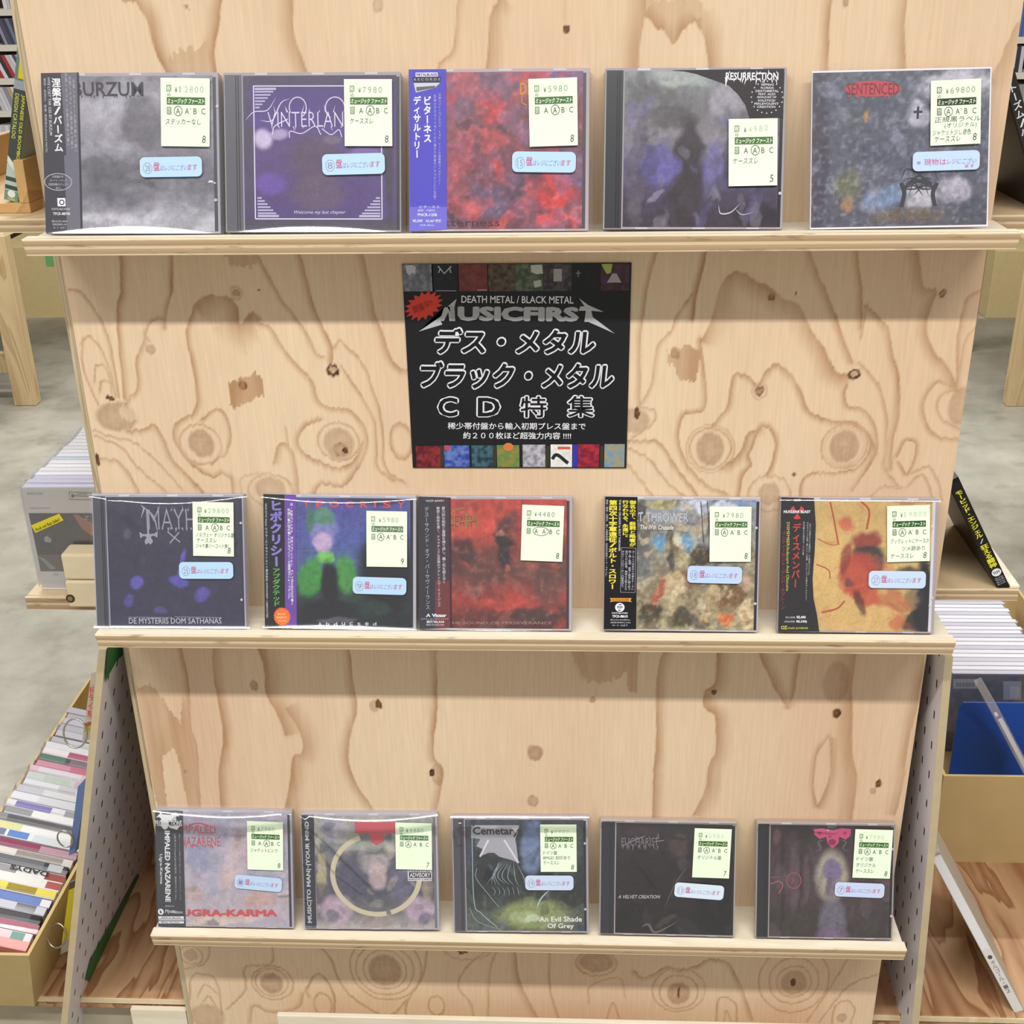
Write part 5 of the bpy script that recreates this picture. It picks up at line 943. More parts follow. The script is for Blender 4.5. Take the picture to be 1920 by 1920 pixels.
def ink34(P):
    c = (150, 142, 148); P.text('EUCHARIST', 410, 385, 850, 480, c, -0.012); P.spikes(420, 850, 480, 11, 60, c, 3, 12); P.spikes(430, 850, 390, 8, -34, c, 4, 12); P.line([(390, 505), (500, 440), (640, 380), (700, 350)], 12, c, True, taper=True); P.line([(800, 430), (915, 415)], 10, c); P.line([(840, 330), (850, 390)], 9, c)
    P.text('A VELVET CREATION', 378, 1100, 872, 1142, (226, 222, 226), 0.0, 0.25)
    P.line([(1210, 730), (1100, 880), (1000, 1080), (930, 1270)], 9, (120, 108, 106), True, taper=True); P.line([(830, 1480), (1050, 1340)], 26, (104, 90, 90), taper=True); P.line([(660, 1500), (740, 1470), (830, 1570), (1080, 1440)], 30, (116, 100, 98), True, taper=True)
S34 = dict(name='cd_case', seed=34, crop=(1100, 1500, 6.4), quad=((155, 160), (1770, 195), (1770, 1635), (150, 1598)), hx=0.118, tray=(44, 46, 54), edge=(22, 20, 22), shell=(186, 176, 176), rx=0.972,
    label='CD with nearly black brown-tinged cover and small white italic title',
    art=dict(strokes=(30, 60, 200, [(58, 48, 50), (30, 26, 28), (74, 62, 64)], 0.4, (20, 80)), base=[(170, (62, 52, 58)), (700, (44, 36, 38)), (1200, (36, 30, 30)), (1630, (26, 22, 22))], noise=0.4, warp=30, seed=131, scale=160, tint=(92, 78, 78),
             blobs=[(1100, 480, 110, 130, 0, (86, 70, 64), .8), (1560, 1000, 260, 600, 0, (14, 13, 14), .9), (1120, 700, 60, 90, -10, (84, 74, 74), .6), (1080, 980, 90, 150, 10, (70, 56, 56), .6), (640, 300, 170, 60, 0, (74, 62, 70), .5), (560, 1350, 180, 160, 0, (28, 24, 24), .7), (950, 1420, 160, 50, -30, (84, 72, 70), .6)]),
    ink=ink34, nubs=[], sleeve=dict(top=(1.1, 0), bot=(0, 0), R=0.001, T=0.001, crease=[((600, 670), (850, 1000), 0.0022, 0.0006), ((545, 880), (565, 960), 0.0016, 0.0005), ((1010, 345), (1180, 370), 0.002, 0.0008), ((150, 150), (190, 240), 0.002, 0.0008)]),
    price=dict(rect=(1262, 262, 1700, 874), rot=2.0, price='5980', px=30, step=11, grade=0, hand=[('オリジナル盤', 11, 76)], num='7', pink=(214, 224, 204), green=(74, 110, 50)), notice=dict(rect=(1045, 950, 1632, 1132), rot=4.6, num='13', col=(222, 236, 252)))


def ink35(P):
    c = (206, 84, 128); P.text('PEST', 915, 175, 1020, 205, (130, 124, 130), 0.03); P.fill([(765, 215), (860, 205), (960, 230), (1060, 205), (1165, 215), (1160, 290), (1110, 335), (1040, 300), (1035, 370), (970, 432), (915, 370), (900, 300), (830, 325), (770, 270)], c)
    P.ell(965, 360, 42, 34, (150, 40, 84)); P.ell(940, 298, 20, 8, (150, 40, 84)); P.ell(1100, 260, 22, 20, (170, 56, 100)); P.ell(830, 260, 22, 20, (170, 56, 100))
    for b in (-1, 1): P.line([(965 + b * 80, 330), (965 + b * 150, 360), (965 + b * 120, 430), (965 + b * 190, 470)], 16, (112, 104, 108), True, taper=True)
    P.ring(560, 792, 78, 88, 9, (186, 96, 100)); P.line([(310, 755), (420, 752)], 9, (170, 86, 92)); P.line([(310, 830), (400, 800), (440, 850), (400, 940)], 10, (196, 110, 112), True); P.text('R', 540, 765, 580, 830, (160, 84, 90), 0.0)
S35 = dict(name='cd_case', seed=35, crop=(1390, 1510, 5.818), quad=((150, 130), (1640, 160), (1648, 1475), (150, 1450)), hx=0.1, tray=(34, 36, 44), edge=(24, 22, 26), shell=(178, 166, 164), rx=0.97,
    label='CD with dim brown hall cover, pink emblem and a pale violet centre',
    art=dict(strokes=(50, 30, 140, [(60, 48, 52), (92, 78, 82), (46, 38, 42), (110, 94, 100)], 0.4, (70, 110)), base=[(140, (58, 46, 46)), (500, (72, 56, 60)), (900, (84, 66, 72)), (1200, (66, 54, 54)), (1460, (62, 50, 50))], noise=0.4, warp=12, seed=141, scale=120, tint=(112, 96, 100),
             blobs=[(965, 740, 180, 300, 0, (176, 166, 150), 1), (970, 680, 110, 130, 0, (122, 104, 150), .85), (965, 860, 60, 130, 0, (120, 106, 140), .7), (990, 1250, 150, 260, 0, (120, 116, 134), .9), (990, 1420, 180, 80, 0, (130, 100, 136), .7), (565, 780, 55, 400, 0, (104, 86, 92), .7), (700, 780, 35, 250, 0, (104, 88, 92), .6), (440, 800, 25, 600, 0, (48, 38, 42), .7), (640, 780, 16, 400, 0, (54, 42, 46), .7), (370, 300, 40, 100, 0, (120, 84, 92), .6), (600, 250, 160, 100, 0, (48, 36, 38), .8), (1400, 1100, 200, 250, 0, (72, 60, 66), .6), (620, 1280, 190, 120, -40, (72, 64, 56), .6), (1330, 1280, 190, 120, 40, (72, 64, 58), .6), (1540, 850, 60, 160, 0, (96, 60, 66), .7)]),
    ink=ink35, nubs=[(1615, 443), (1622, 1200)], sleeve=dict(top=(1.1, 0), bot=(0, 0), R=0.0005, T=0.0005, crease=[((735, 212), (1000, 240), 0.0016, 0.0008), ((1560, 1000), (1590, 1040), 0.0015, 0.0007), ((150, 140), (170, 200), 0.0016, 0.0008)]),
    price=dict(rect=(1197, 215, 1600, 760), rot=2.0, price='7980', px=29, step=10.5, grade=0, hand=[('ドイツ盤', 8, 52), ('オリジナル', 8, 60), ('ケーススレ', 8, 56)], num='8', lh=17, pink=(206, 222, 190), green=(66, 110, 48)), notice=dict(rect=(1003, 812, 1536, 975), rot=2.6, num='7', col=(208, 220, 248)))

for row, group in enumerate(((S11, S12, S13, S14, S15), (S21, S22, S23, S24, S25), (S31, S32, S33, S34, S35))):
    for s in group: build_cd(s, row)

# ------------------------------------------------------------------ poster on the panel
pq = [(125, 100), (1778, 77), (1750, 1555), (218, 1557)]; pw, ph = 0.1955, 0.188
poster = thing('poster', 'black printed poster with white Japanese headline and rows of tiny covers', 'poster', Matrix.Translation((0.0004, -0.0012, 1.2965)))
hom = homography(pq, [(0, 1), (1, 1), (1, 0), (0, 0)])
xf = lambda x, y: ((hom(x, y)[0] - 0.5) * pw, (hom(x, y)[1] - 0.5) * ph)
mb = MB(); mb.box((-pw / 2, 0, -ph / 2), (pw / 2, 0.0006, ph / 2), mat((22, 22, 28), 0.5, 0.4)); mb.build('sheet', poster)
cells = [((140, 98, 345, 296), (104, 108, 116), (150, 150, 166)), ((348, 96, 528, 296), (22, 26, 34), (30, 36, 44)), ((532, 94, 742, 292), (110, 52, 48), (140, 66, 58)), ((744, 92, 940, 290), (64, 48, 46), (110, 96, 72)), ((944, 90, 1140, 288), (64, 78, 62), (110, 122, 96)), ((1146, 88, 1345, 285), (56, 46, 52), (96, 90, 96)), ((1350, 86, 1550, 282), (14, 16, 18), (24, 26, 28)), ((1556, 84, 1765, 280), (56, 30, 44), (84, 52, 70)),
         ((245, 1400, 412, 1552), (96, 26, 34), (150, 50, 54)), ((445, 1395, 618, 1550), (50, 70, 168), (110, 136, 200)), ((640, 1394, 800, 1548), (32, 52, 76), (70, 110, 120)), ((822, 1392, 978, 1550), (150, 140, 70), (96, 140, 80)), ((1005, 1388, 1165, 1548), (140, 138, 152), (204, 202, 212)), ((1205, 1386, 1358, 1548), (232, 232, 226), (250, 250, 244)), ((1400, 1384, 1555, 1548), (130, 30, 60), (186, 50, 60)), ((1590, 1382, 1738, 1548), (176, 160, 112), (120, 160, 186))]
strip = None
for i, ((x0, y0, x1, y1), c1, c2) in enumerate(cells):
    def cf(A, B, c1=c1, c2=c2, i=i):
        q = np.clip(fbm(A * 330, B * 330, 200 + i, 4) * 1.4 + 0.45, 0, 1)[:, None]; return slin(c1) * (1 - q) + slin(c2) * q
    (xa, za), (xb, zb_) = xf(x0, y1), xf(x1, y0)
    painted_sheet('cover_thumbnail', poster, xa, xb, za, zb_, -0.0002, 22, 22, cf, M_ART)
mb = MB(); P = Print(mb, xf, -0.0003)
P.fill([(150, 110), (200, 105), (225, 120), (222, 170), (200, 160), (180, 178), (160, 160)], (206, 208, 216)); P.line([(385, 112), (430, 165), (480, 112)], 10, (196, 196, 200)); P.line([(390, 160), (400, 130)], 8, (196, 196, 200)); P.line([(478, 160), (468, 130)], 8, (196, 196, 200)); P.fill([(1050, 100), (1130, 96), (1140, 160), (1095, 165), (1055, 150)], (206, 206, 200)); P.fill([(1070, 215), (1125, 205), (1130, 250), (1080, 262)], (190, 190, 184))
P.rect(1215, 125, 1275, 215, (176, 170, 172)); P.rect(1376, 152, 1412, 158, (150, 150, 156)); P.rect(1390, 136, 1397, 182, (150, 150, 156)); P.fill([(1560, 88), (1640, 86), (1630, 150), (1600, 160), (1575, 120)], (176, 196, 90)); P.fill([(1640, 155), (1670, 155), (1705, 220), (1600, 222)], (176, 168, 170))
P.rect(372, 286, 515, 291, (180, 180, 186)); P.rect(668, 276, 735, 286, (176, 150, 140))
for x in (414, 790, 1170, 1560): P.rect(x, 1395, x + 26, 1548, (60, 58, 44))
P.rect(1362, 1386, 1398, 1548, (56, 60, 180)); P.ell(900, 1405, 36, 30, (222, 130, 70)); P.line([(1215, 1490), (1250, 1460), (1330, 1520)], 24, (40, 44, 44), True); P.rect(1255, 1402, 1345, 1420, (226, 90, 80)); P.ell(462, 1412, 20, 18, (220, 70, 80))
mb.build('thumbnail_pattern', poster)
mb = MB(); P = Print(mb, xf, -0.00035); star = []
for i in range(32):
    a_ = i * 2 * math.pi / 32; rr = 1.0 if i % 2 else 0.72; X_, Y_ = 150 * rr * math.cos(a_), 100 * rr * math.sin(a_); t_ = -0.45; star.append((285 + X_ * math.cos(t_) - Y_ * math.sin(t_), 397 + X_ * math.sin(t_) + Y_ * math.cos(t_)))
P.fill(star, (234, 74, 60)); bst = mb.build('starburst', poster)
mb = MB(); P = Print(mb, xf, -0.00045); P.text('開催中!!', 205, 372, 350, 428, (150, 34, 30), 0.0, 0, -24); mb.build('starburst_lettering', bst)
mb = MB(); P = Print(mb, xf, -0.0004); g1, g2, w = (196, 196, 200), (150, 150, 156), (246, 246, 250)
P.text('DEATH METAL / BLACK METAL', 555, 322, 1360, 374, w, 0.01); P.text('USICFIRS', 528, 398, 1400, 504, (186, 186, 190), 0.06)
P.fill([(520, 345), (505, 405), (465, 430), (440, 400), (405, 500), (420, 530), (250, 582)], g1); P.fill([(430, 412), (455, 405), (490, 470), (492, 505), (470, 505), (462, 440), (430, 505), (400, 505)], g1); P.fill([(470, 395), (505, 398), (512, 505), (482, 505)], (176, 176, 180))
P.fill([(1400, 335), (1470, 385), (1580, 432), (1490, 425), (1500, 470), (1660, 588), (1470, 505), (1440, 505), (1450, 425), (1400, 425), (1408, 395), (1440, 392)], g1)
def outlined(tx, x0, y0, x1, y1, sh):
    v, _f = glyph(tx, 0.0); mn, mx_ = v.min(0), v.max(0); big, small = (0.085, 0.028) if len(tx) > 1 else ((0.075, 0.024) if ord(tx) < 256 else (0.062, 0.010))
    P.text(tx, x0, y0, x1, y1, w, big, sh); kx = (x1 - x0) / (mx_[0] - mn[0] + 2 * big); ky = (y1 - y0) / (mx_[1] - mn[1] + 2 * big); e = big - small
    cores.append((tx, x0 + e * kx, y0 + e * ky, x1 - e * kx, y1 - e * ky, small, sh))
cores = []
outl = [('デス・メタル', 360, 545, 1530, 750, 0.10), ('ブラック・メタル', 255, 785, 1665, 998, 0.10), ('C', 385, 1042, 545, 1196, 0), ('D', 668, 1042, 848, 1194, 0), ('特', 975, 1032, 1182, 1200, 0), ('集', 1315, 1028, 1522, 1196, 0)]
for o_ in outl: outlined(*o_)
P.text('稀少帯付盤から輸入初期プレス盤まで', 465, 1230, 1455, 1280, w, 0.01); P.text('約２００枚ほど超強力内容 !!!!', 575, 1298, 1350, 1348, w, 0.01)
mb.build('headline', poster)
mb = MB(); P = Print(mb, xf, -0.0009)
for tx, x0, y0, x1, y1, bo, sh in cores: P.text(tx, x0, y0, x1, y1, (22, 22, 28), bo, sh)
mb.build('headline_core', poster)

# ------------------------------------------------------------------ the low side counters with peg boards
ZB = 0.519
GON = thing('side_counter', 'plywood counter behind the stand with slanted pegboards and side shelves', 'display counter', Matrix.Translation((0, 0.3, 0)))


def part(mb, name, parent=GON, **k):
    """geometry collected in world coordinates, re-expressed in the parent's frame"""
    if parent is not None:
        Mi = parent.matrix_world.inverted() if parent.parent is None else None
        if Mi is None: Mi = parent.parent.matrix_world.inverted()
        mb.v = [tuple(Mi @ Vector(p)) for p in mb.v]
    return mb.build(name, parent, **k)


M_DECK = wood_mat('deck_plywood', (206, 164, 124), (140, 84, 48), (1, 0.16, 1), 16, 0.8)
M_SIDE = wood_mat('shelf_plywood', (232, 208, 168), (190, 146, 102), (1, 0.3, 1), 8, 0.5)
mb = MB()
mb.box((-0.716, 0.014, ZB - 0.018), (-PW - 0.008, 1.0, ZB), M_DECK); part(mb, 'deck', bevel=0.001); mb = MB(); mb.box((PW, 0.014, ZB - 0.018), (0.81, 1.35, ZB), M_DECK); part(mb, 'deck', bevel=0.001)
mb = MB(); mb.box((-0.716, 0.012, ZB - 0.0075), (-PW - 0.009, 0.0139, ZB - 0.001), M_PINE); mb.box((PW, 0.012, ZB - 0.0075), (0.81, 0.0139, ZB - 0.001), M_PINE); part(mb, 'deck_edge')
mb = MB(); mb.box((-0.70, 0.03, 0.0), (-PW - 0.009, 0.045, ZB - 0.019), mat((196, 186, 160), 0.7, 0.2, vary=0.06)); part(mb, 'apron')
mb = MB(); mb.box((PW, 0.03, 0.0), (0.80, 0.045, ZB - 0.019), mat((196, 186, 160), 0.7, 0.2, vary=0.06)); part(mb, 'apron')
mb = MB(); mb.box((-PW - 0.075, 0.005, 0.2), (-PW - 0.009, 0.0118, ZB - 0.010), M_LEDGE); part(mb, 'end_plank')

# perforated board: dark slots come from its own material
m, n, l, p = _new('perforated_board')
t = n.new('ShaderNodeTexCoord'); sx = n.new('ShaderNodeSeparateXYZ'); l.new(t.outputs['Object'], sx.inputs[0])
def _m(op, a, b=None):
    q = n.new('ShaderNodeMath'); q.operation = op
    for i, v in enumerate((a, b)):
        if v is None: continue
        if isinstance(v, (int, float)): q.inputs[i].default_value = v
        else: l.new(v, q.inputs[i])
    return q.outputs[0]
fy = _m('ABSOLUTE', _m('SUBTRACT', _m('FRACT', _m('MULTIPLY', sx.outputs['Y'], 40.0)), 0.5)); fz = _m('ABSOLUTE', _m('SUBTRACT', _m('FRACT', _m('MULTIPLY', sx.outputs['Z'], 28.0)), 0.5))
slot = _m('MULTIPLY', _m('LESS_THAN', fy, 0.07), _m('LESS_THAN', fz, 0.13))
mx = n.new('ShaderNodeMixRGB'); l.new(slot, mx.inputs['Fac']); mx.inputs[1].default_value = lin((240, 234, 240)) + (1,); mx.inputs[2].default_value = lin((40, 32, 30)) + (1,)
l.new(mx.outputs[0], p.inputs['Base Color']); p.inputs['Roughness'].default_value = 0.45
M_PEG = m; M_MDF = mat((206, 188, 152), 0.75, 0.2, vary=0.05, scale=60)


def board(name, inner, th, y0, y1):
    """an upright sheet running back from y0 to y1; inner = [(x, z) top, ..., bottom] along its inside face"""
    mb = MB(); V = []
    for x, z in inner:
        for yy in (y0, y1): V += [(x, yy, z), (x + th, yy, z)]
    k = len(inner)
    fi, fo, ff = [], [], []
    for i in range(k - 1):
        a, b = 4 * i, 4 * (i + 1)
        fi.append((a, a + 2, b + 2, b)); fo.append((a + 1, b + 1, b + 3, a + 3)); ff += [(a, b, b + 1, a + 1), (a + 2, a + 3, b + 3, b + 2)]
    ff += [(0, 1, 3, 2), (4 * k - 4, 4 * k - 2, 4 * k - 1, 4 * k - 3)]
    mb.add(V, fi, M_PEG); b0 = mb._mi(M_MDF)
    base = 0
    for f in fo + ff: mb.f.append(list(f)); mb.mi.append(b0)
    return part(mb, name)


pl = [at(199, 1218, -0.03), at(166, 1540, -0.03), at(128, 1900, -0.03)]
d_ = (pl[2] - pl[1]) / (pl[2][2] - pl[1][2])
peg_l = board('pegboard', [(float(q[0]), float(q[2])) for q in pl] + [(float(pl[2][0] - d_[0] * 0.12), float(pl[2][2] - 0.12))], -0.0075, -0.03, 0.75)
prt = [at(1772, 1232, -0.03), at(1742, 1575, -0.03), at(1712, 1900, -0.03)]
peg_r = board('pegboard', [(float(q[0]), float(q[2])) for q in prt] + [(float(prt[2][0] + 0.006), float(prt[2][2] - 0.12))], 0.0075, -0.03, 0.75)
# green painted patches on the left board
def on_board(px, py, off=0.0016):
    """where the inside face of the left board is met along a sight line: solved in the plane of its lower run"""
    a, b = pl[0], pl[2]; nrm = np.array([-(b[2] - a[2]), 0, b[0] - a[0]]); nrm = nrm / np.linalg.norm(nrm); nrm = nrm * np.sign(nrm[0])
    r = ray(px, py); tt = ((a - CAM) @ nrm + off) / (r @ nrm); return tuple(CAM + r * tt)
M_GREEN = mat((30, 118, 52), 0.5, 0.4)
mb = MB(); mb.add([on_board(*q) for q in ((202, 1214), (246, 1214), (218, 1240), (197, 1280))], [(0, 1, 2, 3)], M_GREEN); part(mb, 'green_patch')
mb = MB(); mb.add([on_board(*q) for q in ((258, 1640), (302, 1652), (240, 1790), (200, 1840), (160, 1838), (170, 1800))], [(0, 1, 2, 3, 4, 5)], M_GREEN); part(mb, 'green_patch')

# upper and middle side shelves, end grain towards us
def side_shelf(x0, x1, z, y0, y1, name='side_shelf'):
    mb = MB(); mb.box((x0, y0, z - 0.0125), (x1, y1, z), M_SIDE); sh = part(mb, name, bevel=0.0006)
    mb = MB(); mb.box((x0 + 0.0003, y0 - 0.0012, z - 0.012), (x1 - 0.0003, y0, z - 0.0006), ply_edge_mat('shelf_edge', z - 0.0125, 0.0125)); part(mb, 'shelf_edge', GON)
    return sh
side_shelf(-0.56, -PW - 0.009, SH[0] - 0.001, 0.03, 0.9)
side_shelf(PW + 0.001, 0.482, SH[0] - 0.003, 0.022, 0.9)
side_shelf(PW + 0.001, 0.476, SH[1] + 0.012, 0.016, 0.9)
mb = MB(); mb.box((0.4675, 0.0165, SH[1] + 0.0122), (0.4765, 0.9, SH[1] + 0.0155), M_LEDGE); part(mb, 'shelf_strip', bevel=0.0006)
# rail of the left middle row, with its bolted end blocks
mb = MB(); mb.box((-0.598, 0.215, 0.930), (-0.43, 1.3, 0.9485), M_SIDE); part(mb, 'row_rail', bevel=0.001)
mb = MB(); mb.box((-0.5990, 0.2115, 0.931), (-0.4301, 0.2148, 0.9475), ply_edge_mat('rail_edge', 0.930, 0.0185)); part(mb, 'rail_edge')
a, b, c = at(112, 1040, 0.195), at(117, 1137, 0.195), at(113, 1089, 0.195)
M_BLOCK = wood_mat('fresh_pine', (252, 236, 200), (232, 204, 158), (0.25, 1, 1), 7, 0.25)
mb = MB(); mb.box((float(a[0]), 0.195, float(c[2]) + 0.001), (-0.415, 0.2245, float(a[2])), M_BLOCK); part(mb, 'end_block', bevel=0.003)
mb = MB(); mb.box((float(a[0]) + 0.0005, 0.193, float(b[2])), (-0.41, 0.2108, float(c[2])), M_BLOCK); blk = part(mb, 'end_block', bevel=0.002)
q = at(132, 1122, 0.1928)
mb = MB(); mb.tube([(q[0], 0.1935, q[2]), (q[0], 0.1922, q[2])], 0.0052, mat((74, 56, 34), 0.6), 16); mb.tube([(q[0], 0.1922, q[2]), (q[0], 0.1918, q[2])], 0.003, mat((150, 130, 100), 0.5), 12); part(mb, 'bolt')

# ------------------------------------------------------------------ rows of CDs standing one behind another
ORD = ['first', 'second', 'third', 'fourth', 'fifth', 'sixth', 'seventh', 'eighth', 'ninth', 'tenth', 'eleventh', 'twelfth', 'thirteenth', 'fourteenth', 'fifteenth', 'sixteenth', 'seventeenth', 'eighteenth', 'nineteenth', 'twentieth', 'twenty-first', 'twenty-second', 'twenty-third', 'twenty-fourth', 'twenty-fifth', 'twenty-sixth', 'twenty-seventh', 'twenty-eighth', 'twenty-ninth', 'thirtieth', 'thirty-first', 'thirty-second', 'thirty-third', 'thirty-fourth', 'thirty-fifth', 'thirty-sixth', 'thirty-seventh', 'thirty-eighth', 'thirty-ninth', 'fortieth']
M_WHITE_CASE = mat((236, 234, 244), 0.25, 0.5); M_FLAP = clear_mat('loose_sleeve_film', gloss=0.08, rough=0.06, body=0.10)


def pale(c, k=0.3): return tuple(int(v + (238 - v) * k) for v in c)  # mixes the whitish reflection of the clear film into a spine colour


def standing_cd(label, group, x0, x1, y, z, h, th, face, edge, tilt=0.0, flap=0.0, spine=None, rng=random, roll=0.0):
    """a cased CD standing on edge across the row; its top edge can carry a printed spine"""
    root = thing('standing_cd', label, 'CD', Matrix.Translation(((x0 + x1) / 2, y, z)) @ Matrix.Rotation(roll, 4, 'Y') @ Matrix.Rotation(-tilt, 4, 'X'), group)
    w = (x1 - x0) / 2; mb = MB(); mb.box((-w, 0, 0), (w, th, h), mat(face, 0.25, 0.5)); mb.build('jewel_case', root, 0.0005)
    mb = MB(); mb.box((-w + 0.001, 0.0008, h - 0.001), (w - 0.001, th - 0.0008, h + 0.0003), mat(edge, 0.3, 0.5)); top = mb.build('top_edge', root)
    if spine:
        mb = MB(); zt = h + 0.0004
        for (u0, u1, c) in spine: mb.add([(-w + 2 * w * u0, 0.001, zt), (-w + 2 * w * u1, 0.001, zt), (-w + 2 * w * u1, th - 0.001, zt), (-w + 2 * w * u0, th - 0.001, zt)], [(0, 1, 2, 3)], mat(pale(c, 0.18), 0.2, 0.5))
        mb.build('spine_print', top)
    if flap:
        f = flap; mb = MB(); k = rng.uniform(-0.004, 0.004)
        mb.add([(-w - 0.003, -0.0008, 0.004), (w + 0.001, -0.0008, 0.004), (w + 0.001, -0.0008, h + 0.001), (-w - 0.003, -0.0008, h + 0.001), (w + 0.002, 0.004, h + f * 0.5), (-w - 0.006 + k, 0.001, h + f)], [(0, 1, 2, 3), (3, 2, 4, 5)], M_FLAP)
        mb.add([(-w - 0.003, -0.0008, 0.004), (-w - 0.003, -0.0008, h + 0.001), (-w - 0.0032, th, h + 0.001), (-w - 0.0032, th, 0.004)], [(0, 1, 2, 3)], M_FLAP)
        mb.build('clear_sleeve', root)
    return root


rng = random.Random(4)
x0, x1 = -0.5835, -0.4415
for k in range(26):
    y = 0.229 + k * 0.0118
    nm = 'CD with white label, car photo and yellow sticker, front of left middle row' if k == 0 else ('pale blue edged CD, %s back along the left middle row' % ORD[k] if k == 7 else 'white-edged sleeved CD, %s from the front in left middle row' % ORD[k])
    e = (190, 186, 222) if k < 3 else ((150, 190, 206) if k == 7 else (246, 246, 250))
    cd = standing_cd(nm, 'CDs along the left middle row', x0 + rng.uniform(-.002, .002), x1, y, 0.9487, 0.1345 if k else 0.1338, 0.0106, (236, 232, 232) if k == 0 else (226, 224, 236), e, flap=rng.uniform(0.006, 0.014), rng=rng)
    if k == 0:
        cy = cd.matrix_world.translation
        def fx(px, py): q = at(px, py, 0.2285); return (float(q[0]) - cy.x, float(q[2]) - cy.z)
        c20 = lambda u, v: fx(20 + u / 4.8, 760 + v / 4.8)
        mb = MB(); P = Print(mb, c20, -0.0002)
        P.fill([(120, 745), (740, 745), (800, 970), (160, 970)], (238, 234, 230)); P.fill([(160, 972), (800, 972), (830, 1345), (240, 1345)], (52, 40, 40)); P.fill([(560, 985), (600, 985), (830, 1120), (830, 1240), (640, 1110)], (190, 120, 88)); P.fill([(240, 1345), (830, 1345), (840, 1495), (268, 1495)], (112, 98, 86)); P.fill([(268, 1495), (840, 1495), (845, 1580), (272, 1580)], (236, 234, 234))
        P.fill([(245, 1360), (300, 1380), (410, 1470), (360, 1480)], (150, 170, 176)); P.fill([(640, 1340), (760, 1250), (820, 1345)], (150, 112, 90))
        cov = mb.build('cover', cd)
        mb = MB(); P = Print(mb, c20, -0.0004); P.text('IOCP 0101', 148, 784, 286, 806, (150, 148, 150)); P.text('produced and recorded', 170, 915, 350, 938, (170, 168, 168))
        P.line([(525, 780), (728, 788), (724, 852), (530, 846), (525, 780)], 5, (110, 110, 116)); P.rect(545, 798, 570, 830, (120, 120, 126)); P.line([(570, 815), (715, 822)], 5, (70, 70, 76)); P.text('LIMITED', 590, 793, 690, 808, (90, 90, 96))
        P.text('Z', 655, 995, 710, 1032, (190, 180, 180), 0.02); P.text('Project', 670, 1034, 755, 1056, (176, 166, 166)); P.ring(320, 1170, 80, 75, 40, (30, 24, 24)); P.ell(325, 1205, 24, 28, (190, 186, 180), 12); P.ell(350, 1215, 18, 22, (176, 172, 168), 12); P.ring(525, 1040, 36, 50, 12, (28, 24, 26)); P.text('c&p', 380, 1515, 430, 1532, (170, 168, 168))
        mb.build('cover_print', cov)
        mb = MB(); P = Print(mb, c20, -0.0012); P.fill([(185, 1078), (440, 972), (478, 1032), (226, 1146)], (240, 226, 62)); stk = mb.build('yellow_sticker', cd)
        mb = MB(); P = Print(mb, c20, -0.0014); P.text('Rock und Best Seller!', 218, 1055, 452, 1085, (70, 66, 40), 0.01, 0, -24); mb.build('sticker_print', stk)

# ------------------------------------------------------------------ lower left: cardboard box of CDs
bt = [(-0.5460, -0.046), (-0.684, -0.046)]; zt = 0.640
lbx = thing('cardboard_box', 'long open cardboard box packed with CDs on the left counter', 'box', Matrix.Translation((-0.62, 0.4, ZB)))
def wall(p, q, th, z0, z1, mbx):
    """flared wall between floor points p, q (bottom, top)"""
y0b, y0t, y1 = -0.002, -0.044, 0.95
o4 = [(-0.704, y0b), (-0.578, y0b), (-0.578, y1), (-0.704, y1)]; t4 = [(-0.686, y0t), (-0.5445, y0t), (-0.5445, y1), (-0.686, y1)]
# outer shell is kept off the neighbouring board; the walls are 4 mm corrugated card
mb = MB(); th = 0.004
inn = [(1, 1), (-1, 1), (-1, -1), (1, -1)]
V = [(x, y, ZB) for x, y in o4] + [(x, y, zt) for x, y in t4] + [(x + sx_ * th, y + sy_ * th, zt) for (x, y), (sx_, sy_) in zip(t4, inn)] + [(x + sx_ * th, y + sy_ * th, ZB + th) for (x, y), (sx_, sy_) in zip(o4, inn)]
F_ = [(3, 2, 1, 0)]
for i in range(4):
    j = (i + 1) % 4; F_ += [(i, j, 4 + j, 4 + i), (4 + i, 4 + j, 8 + j, 8 + i), (8 + i, 8 + j, 12 + j, 12 + i)]
F_.append((12, 13, 14, 15)); mb.add(V, F_, M_CARD); part(mb, 'box_body', lbx)

